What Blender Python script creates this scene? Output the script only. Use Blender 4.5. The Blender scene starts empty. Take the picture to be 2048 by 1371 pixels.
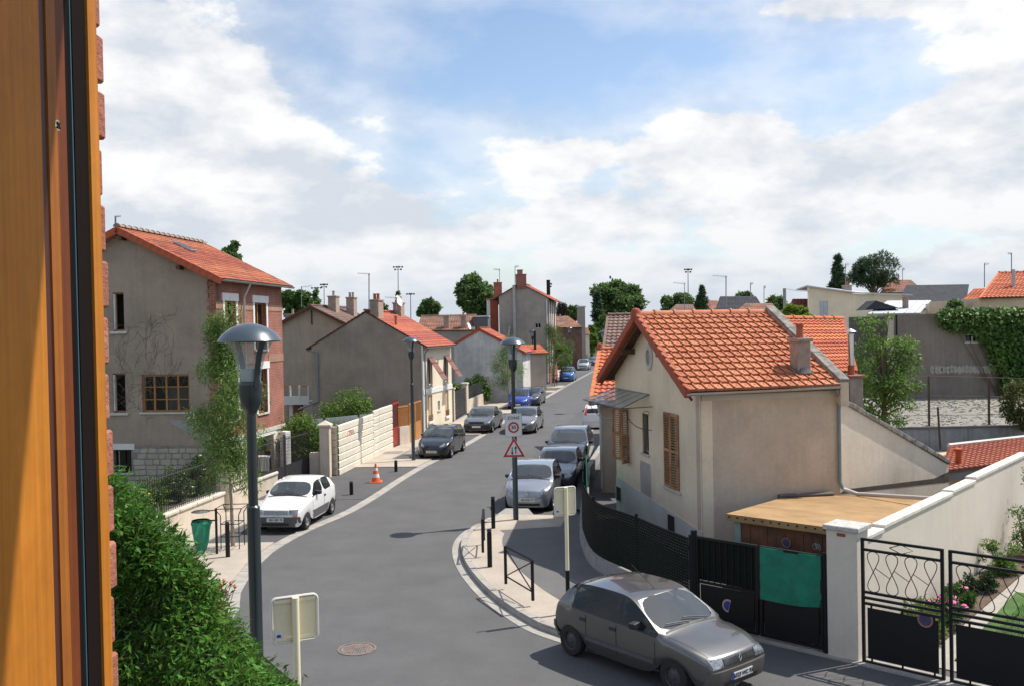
import bpy, bmesh, math, random
import numpy as np
from mathutils import Vector, Matrix
from mathutils.geometry import tessellate_polygon
random.seed(7); RNG = np.random.default_rng(7)
S = bpy.context.scene
COL = S.collection
R = math.radians

# ------------------------------------------------------------------ camera
FPX, EYE, TILT, ROLL = 1880.0, 6.0, math.atan(25.5/1880.0), 0.02
cam_d = bpy.data.cameras.new('camera'); cam = bpy.data.objects.new('camera', cam_d); COL.objects.link(cam)
cam_d.sensor_fit = 'HORIZONTAL'; cam_d.sensor_width = 36.0; cam_d.lens = FPX/2048*36
cam_d.clip_start = 0.05; cam_d.clip_end = 5000
_R, _U, _F = Vector((1,0,0)), Vector((0,math.sin(TILT),math.cos(TILT))), Vector((0,math.cos(TILT),-math.sin(TILT)))
_cx = _R*math.cos(ROLL) - _U*math.sin(ROLL); _cy = _R*math.sin(ROLL) + _U*math.cos(ROLL)
_m = Matrix((_cx, _cy, -_F)).transposed().to_4x4(); _m.translation = (0,0,EYE)
cam.matrix_world = _m
S.camera = cam
S.render.resolution_x, S.render.resolution_y = 1024, 685

# ------------------------------------------------------------------ light
SUN_AZ, SUN_EL = math.atan2(.93,.37), R(57)          # azimuth from +Y towards +X
sd = Vector((math.sin(SUN_AZ)*math.cos(SUN_EL), math.cos(SUN_AZ)*math.cos(SUN_EL), math.sin(SUN_EL)))
sl = bpy.data.lights.new('sun','SUN'); sl.energy = 4.6; sl.angle = R(.53); sl.color = (1,.94,.85)
so = bpy.data.objects.new('sun', sl); COL.objects.link(so)
so.rotation_euler = sd.to_track_quat('Z','Y').to_euler(); so.location = (0,0,50)

S.view_settings.view_transform = 'Standard'; S.view_settings.look = 'None'
S.view_settings.exposure = 0.3; S.view_settings.gamma = 1.0
S.render.engine = 'CYCLES'
cy = S.cycles
cy.use_denoising = True; cy.max_bounces = 6; cy.diffuse_bounces = 3; cy.glossy_bounces = 3
cy.transmission_bounces = 4; cy.transparent_max_bounces = 8; cy.caustics_reflective = False; cy.caustics_refractive = False
cy.sample_clamp_indirect = 6.0; cy.use_adaptive_sampling = True; cy.adaptive_threshold = 0.01

wd = bpy.data.worlds.new('World'); S.world = wd; wd.use_nodes = True
wd.cycles.sampling_method = 'MANUAL'; wd.cycles.sample_map_resolution = 512
def build_sky():
    nt = wd.node_tree; N = nt.nodes; L = nt.links; N.clear()
    def nd(t, **k):
        n = N.new(t)
        for a,b in k.items(): setattr(n,a,b)
        return n
    def mth(op,a,b=None,c=None,clamp=False):
        n = nd('ShaderNodeMath', operation=op, use_clamp=clamp)
        for i,v in enumerate((a,b,c)):
            if v is None: continue
            if isinstance(v,(int,float)): n.inputs[i].default_value = v
            else: L.new(v,n.inputs[i])
        return n.outputs[0]
    sky = nd('ShaderNodeTexSky', sky_type='NISHITA', sun_disc=False, sun_elevation=SUN_EL, sun_rotation=SUN_AZ,
             air_density=1.0, dust_density=1.0, ozone_density=1.2, altitude=60)
    tc = nd('ShaderNodeTexCoord'); sep = nd('ShaderNodeSeparateXYZ'); L.new(tc.outputs['Generated'],sep.inputs[0])
    X,Y,Z = sep.outputs
    zc = mth('MAXIMUM',Z,0.0)
    cv = nd('ShaderNodeCombineXYZ'); L.new(mth('MULTIPLY',X,2.2),cv.inputs[0]); L.new(mth('MULTIPLY',Y,2.2),cv.inputs[1]); L.new(mth('MULTIPLY',mth('POWER',mth('ADD',zc,.02),.8),4.0),cv.inputs[2])
    def fbm(scale, detail, rough, off=(0,0,0), dist=0.0):
        m = nd('ShaderNodeMapping'); m.inputs['Location'].default_value = off
        L.new(cv.outputs[0], m.inputs[0])
        n = nd('ShaderNodeTexNoise'); n.inputs['Scale'].default_value = scale; n.inputs['Detail'].default_value = detail
        n.inputs['Roughness'].default_value = rough; n.inputs['Distortion'].default_value = dist
        L.new(m.outputs[0], n.inputs['Vector']); return n.outputs['Fac']
    big = fbm(.9,2,.5,(1.3,.4,0)); mid = fbm(2.6,10,.56,(4.1,2.2,0)); fin = fbm(9.,6,.6,(0,9.,0))
    sh = fbm(2.6,10,.56,(4.1-.05,2.2-.02,-.10))          # the same field a little towards the sun: relief
    # broad cloud banks: a bank on either side of a clear gap that opens upwards
    el = mth('DIVIDE',Z,mth('MAXIMUM',Y,.15)); az = mth('DIVIDE',X,mth('MAXIMUM',Y,.15))
    def bump(a0,e0,sa,se):
        da = mth('DIVIDE',mth('SUBTRACT',az,a0),sa); de = mth('DIVIDE',mth('SUBTRACT',el,e0),se)
        q = mth('ADD',mth('MULTIPLY',da,da),mth('MULTIPLY',de,de)); return mth('POWER',2.718,mth('MULTIPLY',q,-1))
    banks=((-.40,.25,.17,.17,.30),(-.16,.13,.13,.05,.20),(-.24,.20,.09,.06,.12),(.08,.185,.085,.030,.24),(.20,.20,.06,.035,.16),(.36,.18,.16,.055,.28),(.27,.335,.11,.020,.22),(.44,.35,.10,.03,.2),(.52,.24,.09,.10,.25),
           (.05,.31,.13,.07,-.24),(-.06,.25,.06,.05,-.12),(.26,.28,.10,.024,-.13),(-.05,.225,.10,.012,.12),(.22,.12,.35,.03,.10))
    bias = None
    for a0,e0,sa,se,amp in banks:
        q = mth('MULTIPLY',bump(a0,e0,sa,se),amp); bias = q if bias is None else mth('ADD',bias,q)
    front = nd('ShaderNodeMapRange'); L.new(Y,front.inputs[0]); front.inputs[1].default_value=.2; front.inputs[2].default_value=.5; bias = mth('MULTIPLY',bias,front.outputs[0])
    low = mth('MULTIPLY',mth('POWER',2.718,mth('MULTIPLY',mth('MULTIPLY',zc,zc),-50.)),.24)
    low = mth('ADD',low,mth('MULTIPLY',mth('POWER',2.718,mth('MULTIPLY',mth('MULTIPLY',zc,zc),-300.)),.22))
    d = mth('ADD',mth('ADD',mth('MULTIPLY',mid,1.05),mth('MULTIPLY',big,.25)),mth('MULTIPLY',fin,.10))
    d = mth('ADD',mth('ADD',d,bias),low)
    mr = nd('ShaderNodeMapRange', interpolation_type='SMOOTHSTEP'); L.new(d,mr.inputs[0])
    mr.inputs[1].default_value = .79; mr.inputs[2].default_value = .91
    cover = mr.outputs[0]
    # thin veil everywhere
    veil = nd('ShaderNodeMapRange'); L.new(d,veil.inputs[0]); veil.inputs[1].default_value=.48; veil.inputs[2].default_value=.85; veil.inputs[4].default_value=.50
    fac = mth('MAXIMUM',cover,veil.outputs[0])
    # brightness: sunward side white, thick middles grey
    rel = mth('MULTIPLY',mth('SUBTRACT',mid,sh),3.2)
    thick = nd('ShaderNodeMapRange'); L.new(d,thick.inputs[0]); thick.inputs[1].default_value=.92; thick.inputs[2].default_value=1.25
    lum = mth('SUBTRACT',mth('ADD',.86,rel),mth('MULTIPLY',thick.outputs[0],.24))
    lum = mth('ADD',lum,mth('MULTIPLY',mth('SUBTRACT',fin,.5),.10))
    lum = mth('MINIMUM',mth('MAXIMUM',lum,.48),1.08)
    rmp = nd('ShaderNodeMix', data_type='RGBA'); 
    lm = nd('ShaderNodeMapRange'); L.new(lum,lm.inputs[0]); lm.inputs[1].default_value=.48; lm.inputs[2].default_value=1.05
    L.new(lm.outputs[0],rmp.inputs[0]); rmp.inputs[6].default_value=(.655,.70,.77,1); rmp.inputs[7].default_value=(.98,.98,.97,1)
    # towards the horizon everything pales
    hz = mth('POWER',2.718,mth('MULTIPLY',zc,-13.0))
    hmix = nd('ShaderNodeMix', data_type='RGBA'); L.new(mth('MULTIPLY',hz,.85),hmix.inputs[0]); L.new(rmp.outputs[2],hmix.inputs[6]); hmix.inputs[7].default_value=(.62,.68,.755,1)
    b1 = nd('ShaderNodeBackground'); L.new(sky.outputs[0],b1.inputs[0]); b1.inputs[1].default_value=.135
    b2 = nd('ShaderNodeBackground'); L.new(hmix.outputs[2],b2.inputs[0]); b2.inputs[1].default_value=.86
    mx = nd('ShaderNodeMixShader'); L.new(fac,mx.inputs[0]); L.new(b1.outputs[0],mx.inputs[1]); L.new(b2.outputs[0],mx.inputs[2])
    out = nd('ShaderNodeOutputWorld'); L.new(mx.outputs[0],out.inputs[0])
build_sky()

# ------------------------------------------------------------------ pixels of the photograph to directions
def ray(x,y):
    u=(x-1024)/FPX; v=(685.5-y)/FPX
    a=u*math.cos(ROLL)+v*math.sin(ROLL); b=-u*math.sin(ROLL)+v*math.cos(ROLL)
    return Vector((a, math.cos(TILT)+b*math.sin(TILT), -math.sin(TILT)+b*math.cos(TILT)))
def G(x,y,z=0.0):                       # the point of the level z seen at a pixel
    d=ray(x,y); t=(z-EYE)/d.z; return Vector((d.x*t,d.y*t,z))
def D(x,y,Y):                           # the point at distance Y seen at a pixel
    d=ray(x,y); t=Y/d.y; return Vector((d.x*t,Y,EYE+d.z*t))
def ZA(x,y,Y): return D(x,y,Y).z

# ------------------------------------------------------------------ materials
MATS = {}
def mat(name, col, rough=.8, var=.12, scale=2.0, bump=0.0, bscale=60.0, metal=0.0, spec=.5, col2=None, mask=(.45,.65), coat=0.0, island=0.0, trans=0.0, coord='Object', streak=0.0, sscale=(5,5,.35)):
    if name in MATS: return MATS[name]
    m = bpy.data.materials.new(name); m.use_nodes=True; MATS[name]=m
    nt=m.node_tree; N=nt.nodes; L=nt.links; b=N['Principled BSDF']
    b.inputs['Roughness'].default_value=rough; b.inputs['Metallic'].default_value=metal
    b.inputs['Specular IOR Level'].default_value=spec; b.inputs['Coat Weight'].default_value=coat; b.inputs['Coat Roughness'].default_value=.04
    c=(*col,1)
    tc=N.new('ShaderNodeTexCoord'); vec=tc.outputs[coord]
    def noise(sc,det=4,r=.6,v=None):
        n=N.new('ShaderNodeTexNoise'); n.inputs['Scale'].default_value=sc; n.inputs['Detail'].default_value=det; n.inputs['Roughness'].default_value=r
        L.new(v or vec,n.inputs['Vector']); return n.outputs['Fac']
    cur=None
    if col2:
        mr=N.new('ShaderNodeMapRange'); mr.interpolation_type='SMOOTHSTEP'; L.new(noise(scale*.6,6,.65),mr.inputs[0]); mr.inputs[1].default_value=mask[0]; mr.inputs[2].default_value=mask[1]
        mx=N.new('ShaderNodeMix'); mx.data_type='RGBA'; L.new(mr.outputs[0],mx.inputs[0]); mx.inputs[6].default_value=c; mx.inputs[7].default_value=(*col2,1); cur=mx.outputs[2]
    def modulate(f,lo,hi,cur):
        mr=N.new('ShaderNodeMapRange'); L.new(f,mr.inputs[0]); mr.inputs[1].default_value=.3; mr.inputs[2].default_value=.7; mr.inputs[3].default_value=lo; mr.inputs[4].default_value=hi
        hs=N.new('ShaderNodeHueSaturation'); L.new(mr.outputs[0],hs.inputs['Value'])
        if cur is None: hs.inputs['Color'].default_value=c
        else: L.new(cur,hs.inputs['Color'])
        return hs.outputs[0]
    if var>0:
        cur=modulate(noise(scale),1-var,1+var,cur); cur=modulate(noise(scale*17,3),1-var*.6,1+var*.6,cur)
    if streak>0:
        mp=N.new('ShaderNodeMapping'); mp.inputs['Scale'].default_value=sscale; L.new(vec,mp.inputs[0])
        cur=modulate(noise(1.2,5,.6,mp.outputs[0]),1-streak,1+streak*.4,cur)
    if island>0:
        g=N.new('ShaderNodeNewGeometry'); mr=N.new('ShaderNodeMapRange'); L.new(g.outputs['Random Per Island'],mr.inputs[0]); mr.inputs[3].default_value=1-island; mr.inputs[4].default_value=1+island
        hs=N.new('ShaderNodeHueSaturation'); L.new(mr.outputs[0],hs.inputs['Value'])
        mr2=N.new('ShaderNodeMapRange'); L.new(g.outputs['Random Per Island'],mr2.inputs[0]); mr2.inputs[3].default_value=.5-island*.05; mr2.inputs[4].default_value=.5+island*.05; L.new(mr2.outputs[0],hs.inputs['Hue'])
        if cur is None: hs.inputs['Color'].default_value=c
        else: L.new(cur,hs.inputs['Color'])
        cur=hs.outputs[0]
    if cur is not None: L.new(cur,b.inputs['Base Color'])
    else: b.inputs['Base Color'].default_value=c
    if bump>0:
        bp=N.new('ShaderNodeBump'); bp.inputs['Strength'].default_value=bump; bp.inputs['Distance'].default_value=.02
        L.new(noise(bscale,5,.7),bp.inputs['Height']); L.new(bp.outputs[0],b.inputs['Normal'])
    if trans>0:
        t=N.new('ShaderNodeBsdfTranslucent'); ms=N.new('ShaderNodeMixShader'); ms.inputs[0].default_value=trans
        if cur is not None: L.new(cur,t.inputs[0])
        else: t.inputs[0].default_value=c
        L.new(b.outputs[0],ms.inputs[1]); L.new(t.outputs[0],ms.inputs[2]); L.new(ms.outputs[0],N['Material Output'].inputs[0])
    return m
def brick_mat(name, c1, c2, mortar, sx=.22, sy=.07, axis='x', bump=.4, ms=.012):
    m=bpy.data.materials.new(name); m.use_nodes=True; MATS[name]=m
    nt=m.node_tree; N=nt.nodes; L=nt.links; b=N['Principled BSDF']; b.inputs['Roughness'].default_value=.85
    tc=N.new('ShaderNodeTexCoord'); sp=N.new('ShaderNodeSeparateXYZ'); L.new(tc.outputs['Object'],sp.inputs[0])
    cb=N.new('ShaderNodeCombineXYZ'); ad=N.new('ShaderNodeMath'); L.new(sp.outputs[0],ad.inputs[0]); L.new(sp.outputs[1],ad.inputs[1]); L.new(ad.outputs[0],cb.inputs[0]); L.new(sp.outputs[2],cb.inputs[1])
    br=N.new('ShaderNodeTexBrick'); L.new(cb.outputs[0],br.inputs['Vector']); br.inputs['Scale'].default_value=1
    br.inputs['Brick Width'].default_value=sx; br.inputs['Row Height'].default_value=sy; br.inputs['Mortar Size'].default_value=ms; br.inputs['Mortar Smooth'].default_value=.3
    br.inputs['Color1'].default_value=(*c1,1); br.inputs['Color2'].default_value=(*c2,1); br.inputs['Mortar'].default_value=(*mortar,1); br.inputs['Bias'].default_value=0
    n=N.new('ShaderNodeTexNoise'); n.inputs['Scale'].default_value=1.3; n.inputs['Detail'].default_value=7; L.new(tc.outputs['Object'],n.inputs[0])
    mr=N.new('ShaderNodeMapRange'); L.new(n.outputs[0],mr.inputs[0]); mr.inputs[1].default_value=.3; mr.inputs[2].default_value=.7; mr.inputs[3].default_value=.75; mr.inputs[4].default_value=1.2
    hs=N.new('ShaderNodeHueSaturation'); L.new(mr.outputs[0],hs.inputs['Value']); L.new(br.outputs[0],hs.inputs['Color']); L.new(hs.outputs[0],b.inputs['Base Color'])
    bp=N.new('ShaderNodeBump'); bp.inputs['Strength'].default_value=bump; bp.inputs['Distance'].default_value=.02; bp.invert=True; L.new(br.outputs['Fac'],bp.inputs['Height']); L.new(bp.outputs[0],b.inputs['Normal'])
    return m
def glass_mat(name, tint=(.02,.025,.03), alpha=.35, rough=.03):
    m=bpy.data.materials.new(name); m.use_nodes=True; MATS[name]=m
    nt=m.node_tree; N=nt.nodes; L=nt.links; b=N['Principled BSDF']
    b.inputs['Base Color'].default_value=(*tint,1); b.inputs['Roughness'].default_value=rough; b.inputs['Specular IOR Level'].default_value=.7
    t=N.new('ShaderNodeBsdfTransparent'); t.inputs[0].default_value=(.75,.82,.82,1); ms=N.new('ShaderNodeMixShader'); ms.inputs[0].default_value=alpha
    L.new(b.outputs[0],ms.inputs[1]); L.new(t.outputs[0],ms.inputs[2]); L.new(ms.outputs[0],N['Material Output'].inputs[0]); return m

# ------------------------------------------------------------------ meshes and objects
class MB:
    def __init__(s): s.v=[]; s.f=[]
    def add(s, vs, fs):
        o=len(s.v); s.v += [tuple(v) for v in vs]; s.f += [tuple(i+o for i in f) for f in fs]; return s
    def quad(s,a,b,c,d): return s.add([a,b,c,d],[(0,1,2,3)])
    def frame(s, o, x, y, z, sx, sy, sz):          # box from corner o along unit axes
        x,y,z=Vector(x)*sx,Vector(y)*sy,Vector(z)*sz; o=Vector(o)
        vs=[o,o+x,o+x+y,o+y,o+z,o+x+z,o+x+y+z,o+y+z]
        return s.add(vs,[(0,3,2,1),(4,5,6,7),(0,1,5,4),(1,2,6,5),(2,3,7,6),(3,0,4,7)])
    def box(s, x0,x1,y0,y1,z0,z1): return s.frame((x0,y0,z0),(1,0,0),(0,1,0),(0,0,1),x1-x0,y1-y0,z1-z0)
    def prism(s, pts, d, both=True):               # polygon (3-D points) pushed by vector d
        n=len(pts); d=Vector(d); a=[Vector(p) for p in pts]; b=[p+d for p in a]
        tri=tessellate_polygon([a])
        fs=[tuple(t) for t in tri]+[tuple(i+n for i in reversed(t)) for t in tri]
        fs+=[(i,(i+1)%n,(i+1)%n+n,i+n) for i in range(n)]
        return s.add(a+b,fs)
    def tube(s, path, r, n=8, cap=True, r1=None):
        path=[Vector(p) for p in path]; m=len(path); o=len(s.v); vs=[]; fs=[]
        ref=None
        for i,p in enumerate(path):
            t=(path[min(i+1,m-1)]-path[max(i-1,0)]).normalized()
            if ref is None: ref=Vector((0,0,1)) if abs(t.z)<.9 else Vector((1,0,0))
            a=(ref-t*ref.dot(t)).normalized(); b=t.cross(a); ref=a
            rr=(r[i] if isinstance(r,(list,tuple)) else (r if r1 is None else r+(r1-r)*i/(m-1)))
            for k in range(n):
                w=2*math.pi*k/n; vs.append(p+a*(rr*math.cos(w))+b*(rr*math.sin(w)))
        for i in range(m-1):
            for k in range(n):
                fs.append((i*n+k,i*n+(k+1)%n,(i+1)*n+(k+1)%n,(i+1)*n+k))
        if cap: fs.append(tuple(range(n-1,-1,-1))); fs.append(tuple((m-1)*n+k for k in range(n)))
        return s.add(vs,fs)
    def lathe(s, prof, n=20, c=(0,0,0), a0=0, a1=2*math.pi):   # prof [(r,z)]
        full=abs(a1-a0-2*math.pi)<1e-6; k=n if full else n+1; vs=[]; fs=[]
        for r,z in prof:
            for i in range(k):
                w=a0+(a1-a0)*i/n; vs.append((c[0]+r*math.cos(w),c[1]+r*math.sin(w),c[2]+z))
        for j in range(len(prof)-1):
            for i in range(n):
                i2=(i+1)%k; fs.append((j*k+i,j*k+i2,(j+1)*k+i2,(j+1)*k+i))
        return s.add(vs,fs)
    def mesh(s, name, m=None, smooth=False, bevel=0):
        me=bpy.data.meshes.new(name); me.from_pydata(s.v,[],s.f); me.update()
        bm=bmesh.new(); bm.from_mesh(me)
        bmesh.ops.recalc_face_normals(bm, faces=bm.faces)
        if bevel: bmesh.ops.bevel(bm, geom=[e for e in bm.edges if len(e.link_faces)==2 and e.calc_face_angle(0)>.6], offset=bevel, segments=1, affect='EDGES', clamp_overlap=True)
        if smooth:
            for f in bm.faces: f.smooth=True
            for e in bm.edges:
                if len(e.link_faces)==2 and e.calc_face_angle(0)>R(38): e.smooth=False
        bm.to_mesh(me); bm.free()
        if m: me.materials.append(m)
        return me
    def build(s, name, m=None, parent=None, smooth=False, bevel=0):
        return obj(name, s.mesh(name,m,smooth,bevel), parent)
def obj(name, me, parent=None):
    o=bpy.data.objects.new(name,me); COL.objects.link(o)
    if parent is not None: set_parent(o,parent)
    return o
def set_parent(o,p):
    o.parent=p
    # parts are written in world metres: undo the root's own placing
    if p.parent is None: o.matrix_parent_inverse = p.matrix_basis.inverted()
def thing(name,label,cat,loc=(0,0,0),group=None,rz=0):
    o=bpy.data.objects.new(name,None); COL.objects.link(o); o.location=loc; o.rotation_euler=(0,0,rz); o.empty_display_size=.2
    return tag(o,label,cat,group)
def tag(o,label,cat,group=None):
    o['label']=label; o['category']=cat
    if group: o['group']=group
    return o
def kind(o,k): o['kind']=k; return o
def kids(o): return [c for c in o.children]
def dup(root, loc, rz=0, label=None, group=None, scale=None):
    r=root.copy(); COL.objects.link(r); r.location=loc; r.rotation_euler=(0,0,rz)
    if scale: r.scale=scale if isinstance(scale,(tuple,list)) else (scale,)*3
    if label: r['label']=label
    if group: r['group']=group
    for ch in kids(root):
        c=ch.copy(); COL.objects.link(c); c.parent=r
        for g in kids(ch):
            d=g.copy(); COL.objects.link(d); d.parent=c
    return r
def piece(name, me, parent, M):                    # a shared mesh set down as a part, M in world
    o=bpy.data.objects.new(name,me); COL.objects.link(o); o.parent=parent
    root=parent
    while root.parent is not None: root=root.parent
    o.matrix_parent_inverse = Matrix.Identity(4) if parent.parent is not None else parent.matrix_basis.inverted()
    o.matrix_basis = M; return o

class Wall:                                        # an upright plane over the ground line a-b
    def __init__(s,a,b,out=None):
        s.a=Vector((a[0],a[1],0)); b=Vector((b[0],b[1],0)); s.u=(b-s.a).normalized(); s.len=(b-s.a).length
        n=Vector((s.u.y,-s.u.x,0))
        ref=Vector((0,0,0))-s.a if out is None else Vector((out[0],out[1],0))
        s.n = n if n.dot(ref)>0 else -n
    def pix(s,x,y):
        d=ray(x,y); c=Vector((0,0,EYE)); t=(s.a-c).dot(s.n)/d.dot(s.n); p=c+d*t
        return ((p-s.a).dot(s.u), p.z)
    def P(s,t,z,o=0.0): return s.a+s.u*t+Vector((0,0,z))+s.n*o
def wall_mesh(W, outline, holes=(), depth=.18, thick=.25):
    """upright wall, outline and rectangular holes in (along, height); reveals are real"""
    mb=MB(); out=[Vector((p[0],p[1],0)) for p in outline]
    hl=[[Vector((a,c,0)),Vector((b,c,0)),Vector((b,d,0)),Vector((a,d,0))] for a,b,c,d in holes]
    allp=out+[p for h in hl for p in h]
    tri=tessellate_polygon([out]+hl)
    mb.add([W.P(p.x,p.y) for p in allp],[tuple(t) for t in tri])
    n=len(out)
    mb.add([W.P(p.x,p.y) for p in out]+[W.P(p.x,p.y,-thick) for p in out],[(i,(i+1)%n,(i+1)%n+n,i+n) for i in range(n)])
    for h in hl: mb.add([W.P(p.x,p.y) for p in h]+[W.P(p.x,p.y,-depth) for p in h],[(i,(i+1)%4,(i+1)%4+4,i+4) for i in range(4)])
    return mb
def wbox(W,s0,s1,z0,z1,o0,o1,mb=None):
    mb=mb or MB(); return mb.frame(W.P(s0,z0,o0),W.u,W.n,(0,0,1),s1-s0,o1-o0,z1-z0)
def bar_loop(W,mb,s0,s1,z0,z1,o0,o1,t):           # rectangular frame
    wbox(W,s0,s0+t,z0,z1,o0,o1,mb); wbox(W,s1-t,s1,z0,z1,o0,o1,mb); wbox(W,s0+t,s1-t,z0,z0+t,o0,o1,mb); wbox(W,s0+t,s1-t,z1-t,z1,o0,o1,mb)
    return mb
def window(W,par,s0,s1,z0,z1,fm,depth=.18,cols=2,rows=1,t=.06,sill=True,glass=None,sm=None,name='window',dark=True):
    mb=MB(); bar_loop(W,mb,s0,s1,z0,z1,-depth,-depth+.07,t)
    for i in range(1,cols):
        c=s0+(s1-s0)*i/cols; wbox(W,c-t*.5,c+t*.5,z0+t,z1-t,-depth+.005,-depth+.075,mb)
    for j in range(1,rows):
        c=z0+(z1-z0)*j/rows; wbox(W,s0+t,s1-t,c-.018,c+.018,-depth+.01,-depth+.06,mb)
    f=mb.build(name,fm,par)
    for i in range(cols):
        for j in range(rows):
            a=s0+(s1-s0)*i/cols+t*.5; b=s0+(s1-s0)*(i+1)/cols-t*.5; c=z0+(z1-z0)*j/rows+.02; d=z0+(z1-z0)*(j+1)/rows-.02
            sub(MB().quad(W.P(a,c,-depth+.03),W.P(b,c,-depth+.03),W.P(b,d,-depth+.03),W.P(a,d,-depth+.03)),'pane',glass or GLASS,f)
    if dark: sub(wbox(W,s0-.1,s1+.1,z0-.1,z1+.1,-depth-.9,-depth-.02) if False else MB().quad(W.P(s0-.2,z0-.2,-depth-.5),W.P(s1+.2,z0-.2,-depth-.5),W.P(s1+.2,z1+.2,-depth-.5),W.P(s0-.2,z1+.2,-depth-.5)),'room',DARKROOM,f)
    if sill: sub(wbox(W,s0-.1,s1+.1,z0-.07,z0,-depth+.01,.06),'sill',sm or STONE,f)
    return f
def sub(mb,name,m,par,smooth=False,bevel=0): 
    """a sub-part (third level), vertices in world metres"""
    o=obj(name,mb.mesh(name,m,smooth,bevel)); o.parent=par; return o
def slab(pts, z0, z1, name, m, par=None):
    return MB().prism([Vector((p[0],p[1],z0)) for p in pts],(0,0,z1-z0)).build(name,m,par)

GLASS=glass_mat('window_glass',(.015,.018,.02),.45)
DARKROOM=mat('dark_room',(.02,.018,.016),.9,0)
STONE=mat('sill_stone',(.55,.53,.49),.8,.1)
WHITE=mat('white_paint',(.75,.74,.71),.6,.06)
# ------------------------------------------------------------------ the ground, road, pavements
ASPHALT=mat('asphalt',(.104,.103,.104),.9,.10,.9,.5,120,col2=(.095,.095,.096),mask=(.4,.66),streak=.03,sscale=(2.2,.18,1))
ASPHALT2=mat('asphalt_bay',(.085,.084,.086),.9,.12,1.2,.4,160)
ASPHALT3=mat('asphalt_walk',(.13,.128,.126),.9,.10,1.2,.4,160)
PAVE=mat('pavement_sand_concrete',(.40,.345,.285),.88,.12,1.1,.25,140)
KERB=mat('kerb_concrete',(.34,.32,.29),.85,.18,2.5,.25,90)
SOIL=mat('soil',(.10,.085,.055),.95,.3,2,.5,30,col2=(.07,.10,.035),mask=(.45,.6))
def pts(*p): return [G(*q) for q in p]
kind(MB().quad((-600,-60,-.05),(600,-60,-.05),(600,1500,-.05),(-600,1500,-.05)).build('ground',SOIL),'structure')
# left edge of the carriageway, then the far part of the street
LE=[Vector((-6.3,6,0)),Vector((-6.15,14,0))]+pts((466,1235),(476,1200),(492,1165),(526,1122),(563,1092),(628,1057),(705,1024),(762,990),(808,959),(855,931),(903,907),(960,876),(1033,830),(1110,786),(1183,745))
LE+= [LE[-1]+Vector((9,50,0)), LE[-1]+Vector((19,110,0))]
def offset(line,d):
    out=[]
    for i,p in enumerate(line):
        t=(line[min(i+1,len(line)-1)]-line[max(i-1,0)]).normalized(); out.append(p+Vector((t.y,-t.x,0))*d)
    return out
def smooth_line(line,k=4):
    out=[]
    n=len(line)
    for i in range(n-1):
        p0,p1,p2,p3=line[max(i-1,0)],line[i],line[i+1],line[min(i+2,n-1)]
        for j in range(k):
            t=j/k; out.append(.5*((2*p1)+(p2-p0)*t+(2*p0-5*p1+4*p2-p3)*t*t+(3*p1-p0-3*p2+p3)*t**3))
    out.append(line[-1]); return out
def sheet(left,right,z,name,m,kd='structure'):
    mb=MB()
    for i in range(len(left)-1):
        a,b,c,d=left[i],right[i],right[i+1],left[i+1]
        mb.quad((a.x,a.y,z),(b.x,b.y,z),(c.x,c.y,z),(d.x,d.y,z))
    return kind(mb.build(name,m),kd)
def strip_block(left,right,z0,z1,name,m,par=None):          # a kerb: top and both sides
    mb=MB()
    for i in range(len(left)-1):
        a,b,c,d=left[i],right[i],right[i+1],left[i+1]
        mb.quad((a.x,a.y,z1),(b.x,b.y,z1),(c.x,c.y,z1),(d.x,d.y,z1))
        mb.quad((a.x,a.y,z0),(a.x,a.y,z1),(d.x,d.y,z1),(d.x,d.y,z0)); mb.quad((b.x,b.y,z0),(b.x,b.y,z1),(c.x,c.y,z1),(c.x,c.y,z0))
    return mb.build(name,m,par)
LES=smooth_line(LE,4)
kind(MB().quad((-14,4,0),(30,4,0),(60,230,0),(-2,230,0)).build('road',ASPHALT),'structure')
# flush concrete gutter, block by block
gut=obj('gutter',bpy.data.meshes.new('gutter_bed')); kind(gut,'structure')
mbg=MB()
OI=offset(LES,-.36)
for i in range(len(LES)-1): mbg.quad(*[(p.x,p.y,.006) for p in (OI[i],LES[i],LES[i+1],OI[i+1])])
gut.data=mbg.mesh('gutter_bed',mat('joint_dark',(.25,.24,.22),.9,.1))
def walk_blocks(line,inner,step,z,h,par,m,maxn=200,name='kerb_stone',gap=.022):
    acc=0; i=0; cnt=0
    seg=[(line[k+1]-line[k]).length for k in range(len(line)-1)]
    tot=sum(seg); t=0.0
    def at(L_,s):
        k=0
        while k<len(seg)-1 and s>seg[k]: s-=seg[k]; k+=1
        f=min(s/seg[k],1); return L_[k].lerp(L_[k+1],f)
    while t<tot-.1 and cnt<maxn:
        e=min(t+step-gap,tot)
        a,b,c,d=at(inner,t),at(line,t),at(line,e),at(inner,e)
        lift=random.uniform(-.0015,.0015)
        MB().prism([Vector((p.x,p.y,z)) for p in (a,b,c,d)],(0,0,h+lift)).build(name,m,par)
        t+=step; cnt+=1
k0=2*4
walk_blocks(LES[k0:],OI[k0:],1.0,.0,.012,gut,KERB,75)
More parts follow.
